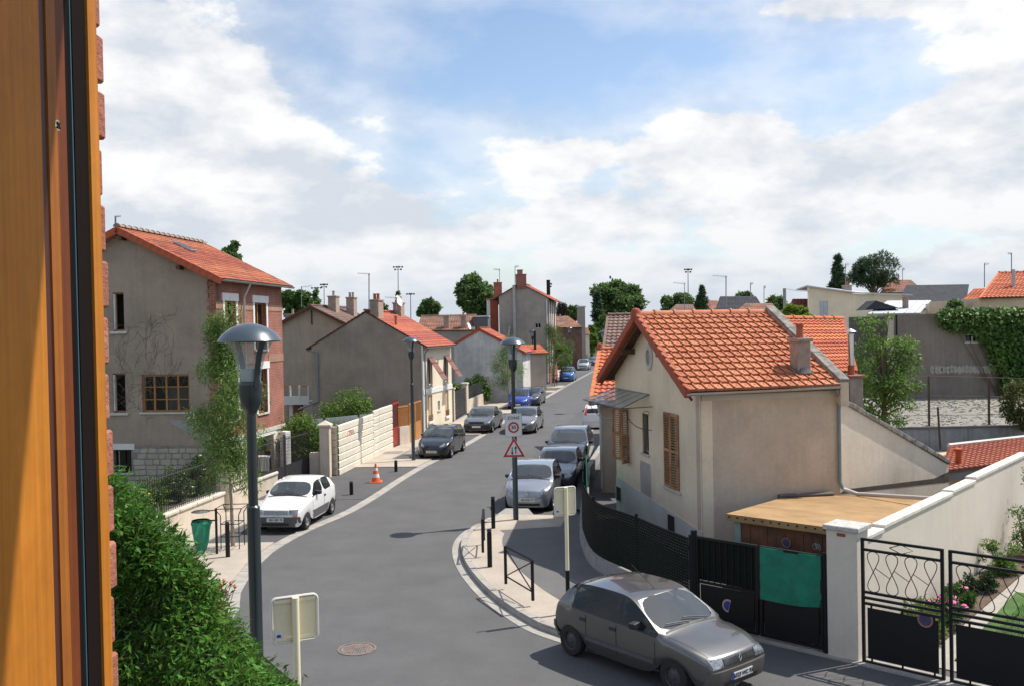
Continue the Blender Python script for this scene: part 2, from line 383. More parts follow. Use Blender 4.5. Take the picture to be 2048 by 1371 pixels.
# left pavements: raised pads from the property line to the gutter, with bays between
PROP=[Vector((-12.5,8,0))]+pts((200,1135),(343,1071),(456,1022),(552,981),(655,957),(677,951),(785,896),(846,874),(905,845),(1000,792),(1065,757),(1110,735),(1150,712))
def between(line,y):
    for i in range(len(line)-1):
        if line[i].y<=y<=line[i+1].y:
            return line[i].lerp(line[i+1],(y-line[i].y)/(line[i+1].y-line[i].y))
    return line[-1] if y>line[-1].y else line[0]
def inner_at(y,off=.37): return between(offset(LES,-off),y)
def pad(y0,y1,f0,f1,z,name,m,skew=0.0):
    """pavement pad between distances y0 and y1; f0,f1: share of the way from property line to gutter"""
    n=8; L_=[];R_=[]
    for i in range(n+1):
        y=y0+(y1-y0)*i/n; a=between(PROP,y); b=inner_at(y)
        L_.append(a.lerp(b,f0)); R_.append(a.lerp(b,f1)+Vector((0,skew*(1 if i==n else -1 if i==0 else 0),0)))
    mb=MB()
    poly=[*L_,*reversed(R_)]
    return kind(MB().prism([Vector((p.x,p.y,-.03)) for p in poly],(0,0,z+.03)).build(name,m),'structure')
# continuous walk along the property line, and pads that reach the gutter
pad(9,27.0,-.2,1,.05,'pavement',PAVE); pad(27.0,33.9,-.15,.42,.05,'pavement',PAVE)
pad(33.9,41.9,-.1,1,.018,'driveway',ASPHALT2)
pad(41.9,44.2,0,1,.05,'pavement',PAVE,.2); pad(44.2,54.5,0,.34,.05,'pavement',PAVE)
pad(54.5,58.5,0,1,.05,'pavement',PAVE,.3); pad(58.5,68,0,.45,.05,'pavement',PAVE)
pad(68,70.5,0,1,.05,'pavement',PAVE,.3); pad(70.5,96,0,.45,.05,'pavement',PAVE); pad(80.5,83,.45,1,.05,'pavement',PAVE); pad(89.5,92,.45,1,.05,'pavement',PAVE)
pad(96,100,0,1,.05,'pavement',PAVE); pad(100,150,0,.5,.05,'pavement',PAVE)
for y0,y1 in ((27.0,33.9),(44.2,54.5),(58.5,68),(70.5,80.5),(83,89.5),(100,130)):
    pad(y0,y1,.42 if y0<30 else .35 if y0<50 else .46,1,.008,'parking_bay',ASPHALT2)
# small kerb ramps at the ends of bays
def kerb_ramp(px,py,w,label,name='kerb_ramp'):
    c=G(px,py); t=Vector((.98,-.16,0)); n=Vector((.16,.98,0)); mb=MB()
    lo=[c-t*w-n*.25,c+t*w-n*.25,c+t*w*.55+n*.25,c-t*w*.55+n*.25]
    mb.add([p+Vector((0,0,.05)) for p in lo]+[c-t*w*.9-n*.2+Vector((0,0,.06)),c+t*w*.9-n*.2+Vector((0,0,.06)),c+t*w*.5+n*.22+Vector((0,0,.24)),c-t*w*.5+n*.22+Vector((0,0,.24))],[(0,1,5,4),(1,2,6,5),(2,3,7,6),(3,0,4,7),(4,5,6,7)])
    o=mb.build(name,KERB); tag(o,label,'kerb'); return o
# right pavement corner with a high kerb
RK=[Vector((3.6,15.6,0)),Vector((2.2,16.9,0))]+pts((1105,1268),(1040,1236),(980,1192),(937,1142),(922,1104),(928,1078),(950,1058),(978,1043))
RKS=smooth_line(RK,5)
RKin=offset(RKS,.16)
mbk=[]
kerbs=obj('kerb_bed',strip_block(RKS,RKin,-.02,.10,'kerb_bed',KERB).data); bpy.data.objects.remove(bpy.data.objects['kerb_bed']) if False else None
for o_ in [o for o in bpy.data.objects if o.name.startswith('kerb_bed') and o is not kerbs]: bpy.data.objects.remove(o_)
kerbs.name='kerb'; kind(kerbs,'structure')
walk_blocks(RKS,RKin,.9,.0,.145,kerbs,KERB,60)
RKo=offset(RKS,-.24)
rg=strip_block(RKo,offset(RKS,-.01),-.02,.010,'gutter',KERB); kind(rg,'structure')
# pavement behind the kerb: sand concrete edge, asphalt inside
FENCE=pts((1181,962),(1178,1010),(1175,1060),(1180,1103),(1205,1145),(1280,1184),(1345,1222),(1392,1247))
walk_out=offset(RKS,.17)
poly=[*walk_out,G(1000,1035),G(1105,1037),G(1165,1037),*[p for p in FENCE[2:]],Vector((4.2,17.8,0))]
kind(MB().prism([Vector((p.x,p.y,-.03)) for p in poly],(0,0,.16)).build('pavement',PAVE),'structure')
inn=pts((1000,1068),(1122,1060),(1133,1040),(1168,1036))
poly2=[*[p for p in offset(RKS,1.15)[6:-9]],*inn,*[p for p in FENCE[2:]],Vector((3.6,18.3,0))]
kind(MB().prism([Vector((p.x,p.y,.10)) for p in poly2],(0,0,.034)).build('pavement_asphalt',ASPHALT3),'structure')
# right pavement along the parking bay
FL=[Vector((2.0,26.5,0)),Vector((2.25,30,0)),Vector((2.9,36.5,0)),Vector((4.4,46,0)),Vector((7,62,0)),Vector((14,100,0)),Vector((30,180,0))]
KL=[p+Vector((-1.15,.1,0)) for p in FL]; KL[0]=Vector((1.4,31.2,0)); KL[1]=Vector((1.45,32.5,0))
sheet(FL[1:],KL[1:],.125,'pavement_asphalt',ASPHALT3)
strip_block(offset(KL[1:],-.15),KL[1:],-.02,.13,'kerb',KERB)['kind']='structure'
sheet([p+Vector((-.2,0,0)) for p in KL[1:]],[p+Vector((-2.15,0,0)) for p in KL[1:]],.006,'parking_bay',ASPHALT2)
# ------------------------------------------------------------------ roofs
TILE=mat('roof_tile_orange',(.50,.135,.055),.8,.20,3.0,.3,40,col2=(.42,.155,.085),mask=(.5,.75),island=.16)
TILE_RED=mat('roof_tile_red',(.40,.10,.06),.85,.18,2.0,.3,40,col2=(.30,.10,.07),island=.15)
TILE_BROWN=mat('roof_tile_brown',(.20,.125,.10),.85,.18,2.0,.3,40,col2=(.15,.10,.085),island=.15)
TILE_OLD=mat('roof_tile_weathered',(.33,.14,.085),.9,.25,1.5,.3,40,col2=(.18,.12,.09),mask=(.4,.6),island=.2)
VERGE=mat('verge_tile',(.36,.075,.035),.8,.2,3,.2,40)
SLATE=mat('slate',(.06,.063,.07),.95,.2,2,.2,40,spec=.15)
ZINC=mat('zinc',(.42,.44,.46),.45,.12,3,metal=.7)
ZINC_ROOF=mat('zinc_roof',(.52,.54,.57),.5,.12,1.5,metal=.3)
PIPE=mat('pipe_blue_grey',(.20,.24,.27),.5,.1,3)
REND_GREY=mat('render_grey',(.375,.295,.235),.9,.10,.8,.3,90,col2=(.29,.235,.19),mask=(.4,.7),streak=.07)
REND_TAN=mat('render_tan',(.60,.485,.365),.9,.09,.7,.35,120,col2=(.48,.385,.295),mask=(.42,.68),streak=.06)
REND_CREAM=mat('render_cream',(.74,.66,.50),.9,.06,.8,.15,90,streak=.06)
REND_WARM=mat('render_warm_white',(.78,.68,.54),.9,.10,.7,.3,90,col2=(.62,.53,.42),mask=(.5,.72),streak=.05)
CONC=mat('concrete_grey',(.36,.35,.33),.9,.14,.8,.3,80,col2=(.24,.235,.225),mask=(.42,.68),streak=.2)
WHITEWALL=mat('white_wall',(.64,.575,.485),.88,.06,.7,.2,80,streak=.03)
COPING=mat('coping_stone',(.27,.25,.22),.95,.3,6,.6,50,col2=(.15,.14,.125),mask=(.45,.6))
SOFFIT=mat('soffit_wood',(.10,.045,.025),.8,.2,4)
SHUT=mat('shutter_wood',(.42,.215,.085),.65,.22,2.5,col2=(.24,.09,.045),mask=(.45,.65))
BLACK=mat('black_metal',(.012,.012,.013),.55,.1,5,spec=.25)
BRICKRED=brick_mat('brick_red',(.36,.10,.06),(.28,.075,.045),(.33,.22,.17))
BRICKBAND=brick_mat('brick_band',(.40,.20,.12),(.33,.15,.09),(.35,.26,.2),.06,.22)
CHIM=mat('chimney_render',(.36,.28,.225),.95,.2,5,.6,60)
POT=mat('chimney_pot',(.38,.10,.05),.8,.15,6)

def roof_plane(e0,e1,r0,r1,course=.30,width=.22,lift=.035,wave=.022,name='tile_covering',m=None,par=None,base=.06):
    """e0-e1 eave line, r0-r1 ridge line: stepped courses of rolled tiles, one joined surface on a board"""
    e0,e1,r0,r1=map(Vector,(e0,e1,r0,r1))
    n=((e1-e0).cross(r0-e0)).normalized()
    if n.z<0: n=-n
    rows=max(2,int(round((r0-e0).length/course))); cols=max(2,int(round(max((e1-e0).length,(r1-r0).length)/width)))
    mb=MB(); K=4
    def pt(u,v): return e0.lerp(e1,u).lerp(r0.lerp(r1,u),v)
    prof=[0,.15,1,.75]
    for j in range(rows):
        v0=j/rows; v1=(j+1)/rows; vs=[]; fs=[]
        for k in range(cols*K+1):
            u=k/(cols*K); h=prof[k%K]*wave
            vs.append(pt(u,v0)+n*(h+lift)); vs.append(pt(u,v1)+n*(h+.004)); vs.append(pt(u,v0)+n*(h*.5+.0))
        for k in range(cols*K):
            a=3*k; fs.append((a,a+3,a+4,a+1)); fs.append((a+2,a+5,a+3,a))
        mb.add(vs,fs)
    o=mb.build(name,m or TILE,par); kind(o,'stuff') 
    bd=MB().prism([e0-n*.01,e1-n*.01,r1-n*.01,r0-n*.01],-n*base).build('roof_board',SOFFIT,par)
    return o
def ridge_tiles(a,b,r,m,par,step=.4,name='ridge_tile',parts=True):
    a,b=Vector(a),Vector(b); d=(b-a); L_=d.length; d.normalize(); n=max(1,int(L_/step)); st=L_/n
    side=d.cross(Vector((0,0,1))).normalized(); up=side.cross(d)
    def half(l0,l1,r0,r1,mb):
        vs=[];fs=[];K=8
        for l,rr in ((l0,r0),(l1,r1)):
            for k in range(K+1):
                w=math.pi*k/K; vs.append(d*l+side*(rr*math.cos(w))+up*(rr*math.sin(w)*.9))
        for k in range(K): fs.append((k,k+1,K+1+k+1,K+1+k))
        fs.append(tuple(range(K+1))); mb.add(vs,fs)
    mb=MB(); half(0,.07,r*1.22,r*1.22,mb); half(.07,st+.03,r,r*.94,mb)
    me=mb.mesh(name,m,True)
    if parts:
        for i in range(n): piece(name,me,par,Matrix.Translation(a+d*(st*i)))
    else:
        mm=MB()
        for i in range(n): mm.add([Vector(v)+a+d*(st*i) for v in mb.v],mb.f)
        kind(mm.build(name,m,par),'stuff')
def verge(a,b,par,m=VERGE,w=.16,h=.22,step=.33,name='verge_tile'):
    """overlapping edge tiles down a rake from a (low) to b (high)"""
    a,b=Vector(a),Vector(b); d=b-a; n=max(2,int(d.length/step)); st=d/n; dn=d.normalized()
    side=dn.cross(Vector((0,0,1))).normalized(); up=side.cross(dn)
    if up.z<0: up=-up
    mb=MB(); mb.frame(-side*(w/2)-up*(h-.04)-dn*.02,side,up,dn,w,h,st.length+.03)
    for i,v in enumerate(mb.v):
        pass
    me=mb.mesh(name,m,False,.012)
    for i in range(n): piece(name,me,par,Matrix.Translation(a+st*i+up*(.006*(i%2))))
def gutter(a,b,par,r=.06,name='gutter'):
    a,b=Vector(a),Vector(b); d=(b-a).normalized(); s=d.cross(Vector((0,0,1))); mb=MB(); vs=[];fs=[];K=8
    for p in (a,b):
        for k in range(K+1):
            w=math.pi+math.pi*k/K; vs.append(p+s*(r*math.cos(w))+Vector((0,0,r*math.sin(w))))
        for k in range(K,-1,-1):
            w=math.pi+math.pi*k/K; vs.append(p+s*((r-.006)*math.cos(w))+Vector((0,0,(r-.006)*math.sin(w))))
    M_=2*(K+1)
    for k in range(M_): fs.append((k,(k+1)%M_,M_+(k+1)%M_,M_+k))
    fs.append(tuple(range(K+1))); fs.append(tuple(M_+k for k in range(K+1))); mb.add(vs,fs)
    return mb.build(name,ZINC,par,True)
def chimney(par,c,sx,sy,z0,z1,m=CHIM,pots=2,rz=0.0,capm=None,potm=None,band=True,name='chimney'):
    ux=Vector((math.cos(rz),math.sin(rz),0)); uy=Vector((-ux.y,ux.x,0)); c=Vector((c[0],c[1],0)); Z=Vector((0,0,1))
    ch=MB().frame(c-ux*sx/2-uy*sy/2+Z*z0,ux,uy,Z,sx,sy,z1-z0).build(name,m,par,False,.015)
    if band: sub(MB().frame(c-ux*(sx/2+.05)-uy*(sy/2+.05)+Z*(z1-.02),ux,uy,Z,sx+.1,sy+.1,.09),'chimney_cap',capm or m,ch,False,.012)
    for i in range(pots):
        q=c+ux*(sx*((i+.5)/pots-.5)*.8)
        sub(MB().lathe([(.10,z1+.06),(.085,z1+.36),(.105,z1+.37),(.105,z1+.43),(.07,z1+.43),(.07,z1+.1)],12,q),'chimney_pot',potm or POT,ch,True)
    return ch

# ------------------------------------------------------------------ tan house with the orange tiled roof, at the street corner
def tan_house():
    A=Vector((4.62,23.15,0)); gd=Vector((-.205,.979,0)).normalized(); L_=6.75; B=A+gd*L_; sdv=Vector((.968,.25,0)).normalized(); LS=3.87; C=A+sdv*LS
    h=thing('tan_house','small tan rendered corner house with bright orange tiled roof and brown louvred shutters','house',A)
    GW=Wall(A,B); SW=Wall(A,C)
    ez=4.53; rz_=6.33
    # openings on the gable wall from pixels
    def rect(W,x0,y0,x1,y1):
        s0,z1=W.pix(x0,y0); s1,z0=W.pix(x1,y1); return (min(s0,s1),max(s0,s1),z0,z1)
    w1=rect(GW,1329,824,1360,974); w2=rect(GW,1284,832,1298,900); w3=rect(GW,1243,818,1259,917)
    dz=[]
    def fit(r,z0=None,z1=None): return (r[0],r[1],z0 if z0 else r[2],z1 if z1 else r[3])
    w1=fit(w1,GW.pix(1345,975)[1],GW.pix(1345,826)[1]); w2=fit(w2,GW.pix(1290,905)[1],GW.pix(1290,826)[1]); w3=fit(w3,GW.pix(1251,921)[1],GW.pix(1251,815)[1])
    b1=fit(rect(GW,1337,1042,1354,1075),.45,1.0); b2=fit(rect(GW,1234,975,1246,1025),.55,1.05)
    outl=[(0,-.05),(L_,-.05),(L_,ez),(L_/2,rz_-.05),(0,ez)]
    wall_mesh(GW,outl,[w1,w2,w3,b1],.2,.3).build('wall',mat('render_light_cream',(.84,.70,.51),.9,.07,.7,.3,120,col2=(.72,.58,.42),mask=(.45,.72),streak=.05),h)
    # the long side: wall with a white fascia band under the gutter
    wall_mesh(SW,[(.004,-.05),(LS,-.05),(LS,ez-.02),(.004,ez-.02)],[],.2,.3).build('wall',REND_TAN,h)
    wbox(SW,.02,LS-.03,ez-.36,ez-.02,.002,.03).build('fascia',mat('fascia_white',(.55,.51,.45),.85,.06,1),h)
    wbox(GW,-.02,.0,.0,ez-.05,-.0,.012).build('corner_bead',REND_TAN,h)
    # white plinth, its top stepping down the gable wall
    zt=lambda x,y: GW.pix(x,y)[1]
    p0=GW.pix(1400,1061); p1=GW.pix(1226,947)
    MB().prism([GW.P(0.0,-.05,.002),GW.P(L_,-.05,.002),GW.P(L_,p1[1],.002),GW.P(0.0,p0[1],.002)],GW.n*.02).build('plinth',mat('plinth_white',(.56,.54,.50),.9,.12,1.2,.3,60,col2=(.42,.39,.34),mask=(.55,.75)),h)
    for b,nm in ((b1,'cellar_window'),(b2,'cellar_window')):
        f=bar_loop(GW,MB(),b[0],b[1],b[2],b[3],.024,.05,.03).build(nm,STONE,h)
        sub(MB().quad(*[GW.P(s,z,.03) for s,z in ((b[0],b[2]),(b[1],b[2]),(b[1],b[3]),(b[0],b[3]))]),'grille',DARKROOM,f)
    # round window with a pale moulded ring
    oc=GW.pix(1299,714); ring=MB(); K=28; vs=[];fs=[]
    for rr,o in ((.20,.0),(.20,.05),(.30,.05),(.34,.03),(.34,.0)):
        for k in range(K):
            w=2*math.pi*k/K; vs.append(GW.P(oc[0]+rr*.82*math.cos(w),oc[1]+rr*1.12*math.sin(w),o+.003))
    for j in range(4):
        for k in range(K): fs.append((j*K+k,j*K+(k+1)%K,(j+1)*K+(k+1)%K,(j+1)*K+k))
    ov=ring.add(vs,fs).build('oval_window',STONE,h,True)
    sub(MB().add([GW.P(oc[0]+.2*.82*math.cos(2*math.pi*k/K),oc[1]+.2*1.12*math.sin(2*math.pi*k/K),.006) for k in range(K)],[tuple(range(K))]),'pane',mat('oval_pane',(.30,.28,.24),.5,.1),ov)
    cp=rect(GW,1280,918,1303,1008); MB().add([GW.P(a,b,.006) for a,b in ((cp[0],cp[2]),(cp[1]-.03,cp[2]+.05),(cp[1],cp[3]-.2),(cp[1]-.06,cp[3]),(cp[0]+.04,cp[3]-.03))],[(0,1,2,3,4)]).build('cement_patch',mat('cement_patch',(.40,.37,.33),.9,.12,2),h)
    # windows
    window(GW,h,*w2,fm=WHITE,cols=1,rows=1); window(GW,h,*w3,fm=WHITE,cols=2,rows=1)
    window(GW,h,*w1,fm=WHITE,cols=2,rows=1)
    mb=MB()
    for i in range(5):
        s=w2[0]+(w2[1]-w2[0])*(i+.5)/5; mb.tube([GW.P(s,w2[2],-.03),GW.P(s,w2[3],-.03)],.012,6)
    mb.build('window_bars',BLACK,h)
    mb=MB(); 
    for z in (.42,.75): mb.tube([GW.P(w3[0],w3[2]+z,-.04),GW.P(w3[1],w3[2]+z,-.04)],.014,6)
    for i in range(7):
        s=w3[0]+(w3[1]-w3[0])*i/6; mb.tube([GW.P(s,w3[2]+.05,-.04),GW.P(s,w3[2]+.75,-.04)],.009,5)
    mb.build('balcony_rail',BLACK,h)
    # louvred shutters
    def shutter(hinge,width,z0,z1,ang,sgn):
        d=(GW.u*math.cos(ang)*sgn+GW.n*math.sin(ang)); o=GW.P(hinge,z0,.015); nn=d.cross(Vector((0,0,1))); Z=Vector((0,0,1))
        if nn.dot(GW.n)<0: nn=-nn
        mb=MB(); t=.055; H_=z1-z0
        mb.frame(o,d,nn,Z,t,.032,H_); mb.frame(o+d*(width-t),d,nn,Z,t,.032,H_)
        for zz in (0,H_*.5-.04,H_-.08): mb.frame(o+d*t+Z*zz,d,nn,Z,width-2*t,.032,.08)
        sh=mb.build('shutter',SHUT,h)
        n=int(H_/.075)
        mbs=MB().frame(d*0,d,nn*math.cos(.6)-Z*math.sin(.6),nn*math.sin(.6)+Z*math.cos(.6),width-2*t,.036,.012); me=mbs.mesh('slat',SHUT)
        for i in range(n):
            zz=.09+(H_-.17)*(i+.5)/n
            if abs(zz-H_*.5)<.05: continue
            q=bpy.data.objects.new('slat',me); COL.objects.link(q); q.parent=sh; q.location=o+d*t+Z*zz
    m1=(w1[0]+w1[1])/2
    shutter(w1[0],m1-w1[0]-.005,w1[2]+.0,w1[3],.04,1); shutter(w1[1],w1[1]-m1-.005,w1[2],w1[3],.04,-1)
    wd_=(w3[1]-w3[0])*.52
    shutter(w3[0]-.02,wd_,w3[2],w3[3],2.2,1); shutter(w3[1]+.02,wd_,w3[2],w3[3],2.6,-1)
    # glazed iron porch hood over the windows
    s0,zt0=GW.pix(1303,790); s1,_=GW.pix(1226,800)
    s0,s1=min(s0,s1),max(s0,s1); zt=GW.pix(1265,785)[1]; hood=MB(); oz=.95
    top=[(s0+.15,zt+.05,.02),(s1-.3,zt+.05,.02)]; bot=[(s0-.1,zt-.30,oz),(s1+.15,zt-.30,oz)]
    fr=MB()
    N_=5
    for i in range(N_+1):
        f=i/N_; a=GW.P(top[0][0]+(top[1][0]-top[0][0])*f,top[0][1],top[0][2]); b=GW.P(bot[0][0]+(bot[1][0]-bot[0][0])*f,bot[0][1],bot[0][2]); fr.tube([a,b],.014,6)
    fr.tube([GW.P(*top[0]),GW.P(*top[1])],.016,6); fr.tube([GW.P(*bot[0]),GW.P(*bot[1])],.018,6)
    fr.tube([GW.P(*bot[0]),GW.P(s0-.1,zt-.28,.02)],.014,6); fr.tube([GW.P(*bot[1]),GW.P(s1+.15,zt-.28,.02)],.014,6)
    for s in (s0,s1):   # scroll brackets
        path=[GW.P(s,zt-.95+.0,.02)]+[GW.P(s,zt-.95+.62*(1-math.cos(t*math.pi/2)),.02+.75*math.sin(t*math.pi/2)) for t in (0.2,.4,.6,.8,1)]
        fr.tube(path,.012,6); c_=GW.P(s,zt-.5,.16)
        fr.tube([c_+GW.n*(.12*math.cos(t))*(1-t/9)+Vector((0,0,.12*math.sin(t)*(1-t/9))) for t in [i*.5 for i in range(14)]],.009,5)
    ho=fr.build('porch_hood',mat('hood_iron',(.10,.10,.095),.5,.1),h)
    gl=glass_mat('hood_glass',(.40,.40,.38),.45,.3)
    for i in range(N_):
        f0,f1=i/N_+.01,(i+1)/N_-.01
        q=lambda L0,f: GW.P(L0[0][0]+(L0[1][0]-L0[0][0])*f,L0[0][1]+.012,L0[0][2])
        sub(MB().quad(q(top,f0),q(top,f1),q(bot,f1),q(bot,f0)),'pane',gl,ho)
    # roof: front slope laid tile by tile
    ov_=.5; low=.30
    E0=A+GW.n*ov_-gd*low+Vector((0,0,ez-.12)); apex=A+gd*(L_/2)+GW.n*ov_+Vector((0,0,rz_))
    E1=E0+sdv*(LS+.36); RA=apex; RB=apex+sdv*(LS+.22)
    nrm=((E1-E0).cross(RA-E0)).normalized(); nrm = nrm if nrm.z>0 else -nrm
    MB().prism([E0,E1,RB,RA],-nrm*.10).build('roof_board',SOFFIT,h)
    rows,cols=13,17
    ux=(E1-E0)/cols; uy=(RA-E0)/rows; sk=((RB-RA)-(E1-E0))
    w_=ux.length; l_=uy.length; X_=ux.normalized(); Y_=uy.normalized(); Yp=Y_
    mb=MB(); K=8; vs=[];fs=[]
    prof=[(0,.036),(.07,.052),(.15,.050),(.20,.006),(.25,.0),(.31,.016),(.60,.018),(.94,.016),(1.0,.012)]
    for (u,z) in prof:
        for (v,dz_) in ((0,.062),(.0,.012),(1.06,.004)):
            vs.append(X_*(u*w_)+Y_*(v*l_)+nrm*(z+dz_ if v>.5 or dz_>.02 else z*.4))
    for k in range(len(prof)-1):
        a=3*k; fs+= [(a,a+3,a+5,a+2),(a+1,a+4,a+3,a)]
    mb.add(vs,fs)
    # a small raised lug on each tile
    mb.frame(X_*(.62*w_)+Y_*(.45*l_)+nrm*.03,X_,Y_,nrm,.03,.065,.035)
    me=mb.mesh('roof_tile',TILE)
    mats=[mat('roof_tile_a',(.48,.165,.075),.8,.22,4,.3,40,col2=(.50,.20,.11),mask=(.5,.7)),mat('roof_tile_b',(.425,.138,.06),.8,.22,4,.3,40,col2=(.42,.15,.08),mask=(.5,.7)),mat('roof_tile_c',(.52,.195,.095),.8,.22,4,.3,40,col2=(.50,.17,.08),mask=(.5,.7))]
    mes=[]
    for m_ in mats:
        q=me.copy(); q.materials.clear(); q.materials.append(m_); mes.append(q)
    for j in range(rows):
        for i in range(cols):
            o=E0+ux*i+uy*j+sk*((i/cols)*(j/rows)) + nrm*.012 + nrm*random.uniform(0,.006)
            t=piece('roof_tile',random.choice(mes),h,Matrix.Translation(o)@Matrix.Rotation(random.uniform(-.006,.006),4,nrm))
    # back slope
    E2=B+GW.n*ov_+gd*low+Vector((0,0,ez-.12)); E3=E2+sdv*(LS+.3)
    roof_plane(E3,E2,RB,RA,par=h,name='tile_covering')
    ridge_tiles(apex+Vector((0,0,.02)),RB+Vector((0,0,.02)),.13,mats[0],h,.56)
    verge(E0+Vector((0,0,.03))-GW.n*.06,apex+Vector((0,0,.05))-GW.n*.06,h); verge(E2+Vector((0,0,.03))-GW.n*.06,apex+Vector((0,0,.05))-GW.n*.06,h)
    MB().lathe([(.0,.22),(.10,.19),(.15,.1),(.15,-.12),(.0,-.14)],14,apex-GW.n*.05).build('ridge_end_tile',VERGE,h,True)
    # barge boards and purlin ends under the rake
    for e,lab in ((E0,0),(E2,1)):
        a=e-GW.n*.14-Vector((0,0,.18)); b=apex-GW.n*.14-Vector((0,0,.20))
        MB().tube([a,b],.04,4).build('barge_board',SOFFIT,h)
    for t in (.28,.72):
        q=A+gd*(L_*t)+Vector((0,0,ez+(rz_-ez)*(1-abs(t-.5)*2)-.32)); MB().frame(q-gd*.07,gd,GW.n,(0,0,1),.14,ov_-.08,.16).build('purlin',SOFFIT,h)
    gutter(E0+sdv*.02+Vector((0,0,-.02))-gd*.05,E1+Vector((0,0,.02))-gd*.05,h,.065)
    q=E1-sdv*.10-gd*.02
    dp=Wall(A,C); s_=LS-.05
    MB().tube([q+Vector((0,0,-.06)),SW.P(s_,ez-.45,.07),SW.P(s_,1.95,.07),SW.P(s_+.05,1.78,.12)],.045,10).build('downpipe',PIPE,h,True)
    pp=G(1672,988,1.8); 
    MB().tube([SW.P(s_+.05,1.78,.12),SW.P(s_+.35,1.66,.3),D(1885,997,21.6)],.05,10).build('drain_pipe',mat('drain_pale',(.48,.44,.41),.6,.1),h,True)
    # parapet with stone coping along the party wall
    p_e=E1+sdv*.02+Vector((0,0,.05)); p_r=RB+Vector((0,0,.10))
    dd=p_r-p_e; MB().prism([p_e-Vector((0,0,.55)),p_r-Vector((0,0,.6)),p_r+Vector((0,0,.06)),p_e+Vector((0,0,.06))],sdv*.24).build('parapet',REND_TAN,h)
    n=6
    for i in range(n):
        a=p_e+dd*(i/n)+Vector((0,0,.065)); b=p_e+dd*((i+1)/n-.004)+Vector((0,0,.065))
        MB().prism([a-sdv*.02,a+sdv*.27,b+sdv*.27,b-sdv*.02],Vector((0,0,.08))).build('coping_stone',COPING,h,False,.012)
    # chimney by the parapet
    c=D(1627,745,24.6); c0=E0+(E1-E0)*.83+(RA-E0)*.19
    rz0=math.atan2(sdv.y,sdv.x)
    chimney(h,(c0.x,c0.y),.37,.40,c0.z-.25,c0.z+.80,CHIM,1,rz0)
    MB().lathe([(.31,-.04),(.26,.05),(.25,.09)],14,(c0.x,c0.y,c0.z+.02)).build('lead_flashing',mat('lead',(.10,.10,.105),.7,.2,8),h,True)
    return h
tan_house()
# ------------------------------------------------------------------ cars
from mathutils.bvhtree import BVHTree
def paint(name,c,rough=.32,metal=.6): return mat('paint_'+name,c,rough,.04,1.5,metal=metal*.7,coat=1.0,spec=.5)
TYRE=mat('tyre',(.02,.02,.021),.85,.15,6); RIM=mat('rim_steel',(.35,.35,.36),.4,.15,5,metal=.8); RIMDARK=mat('rim_dark',(.06,.06,.065),.5,.1,5)
PLASTIC=mat('plastic_black',(.025,.025,.027),.55,.1,5); BUMPGREY=mat('bumper_grey',(.10,.10,.105),.6,.1,4)
LAMPGLASS=mat('headlamp_glass',(.30,.32,.34),.10,.5,22,metal=.6,coat=1.0); AMBER=mat('amber_lens',(.75,.20,.03),.3,.05); REDLENS=mat('red_lens',(.45,.02,.02),.25,.05)
CARGLASS=glass_mat('car_glass',(.03,.036,.04),.55,.02)
CARGLASS.node_tree.nodes['Principled BSDF'].inputs['Coat Weight'].default_value=.3; CARGLASS.node_tree.nodes['Principled BSDF'].inputs['Specular IOR Level'].default_value=.5; CHROME=mat('chrome',(.7,.7,.7),.15,0,metal=1.0); SEAT=mat('seat_cloth',(.03,.03,.034),.9,.2,6)
WINDGLASS=glass_mat('windscreen_glass',(.085,.10,.11),.42,.02); WINDGLASS.node_tree.nodes['Principled BSDF'].inputs['Coat Weight'].default_value=1.0  # paler blue-grey tint puts sky reflection and dust into the glass colour
PLATE=mat('plate_white',(.72,.72,.69),.5,.03); PLATEBLUE=mat('plate_blue',(.02,.06,.35),.5,0); INK=mat('plate_ink',(.02,.02,.02),.6,0)
def text_mesh(txt,size,name,m,bold=0.0,align='CENTER',space=1.0):
    c=bpy.data.curves.new(name,'FONT'); c.body=txt; c.size=size; c.align_x=align; c.align_y='CENTER'; c.offset=bold; c.extrude=0.002; c.space_character=space
    o=bpy.data.objects.new(name,c); COL.objects.link(o); dg=bpy.context.evaluated_depsgraph_get(); me=bpy.data.meshes.new_from_object(o.evaluated_get(dg)); bpy.data.objects.remove(o)
    me.name=name; me.materials.clear(); me.materials.append(m); return me
def wheel_meshes(r,w,rimm):
    t=MB().lathe([(r*.60,-w/2),(r*.93,-w/2),(r,-w*.36),(r,w*.36),(r*.93,w/2),(r*.60,w/2),(r*.58,w*.3),(r*.58,-w*.3),(r*.60,-w/2)],26).mesh('tyre',TYRE,True)
    q=MB().lathe([(r*.60,w*.45),(r*.56,w*.42),(r*.53,w*.22),(r*.30,w*.30),(r*.16,w*.36),(r*.14,w*.44),(0,w*.45)],20)
    for k in range(8):
        a=2*math.pi*k/8; q.frame(Vector((math.cos(a)*r*.38,math.sin(a)*r*.38,w*.24)),(math.cos(a),math.sin(a),0),(-math.sin(a),math.cos(a),0),(0,0,1),r*.12,r*.05,.012)
    return t,q.mesh('rim',rimm,True)
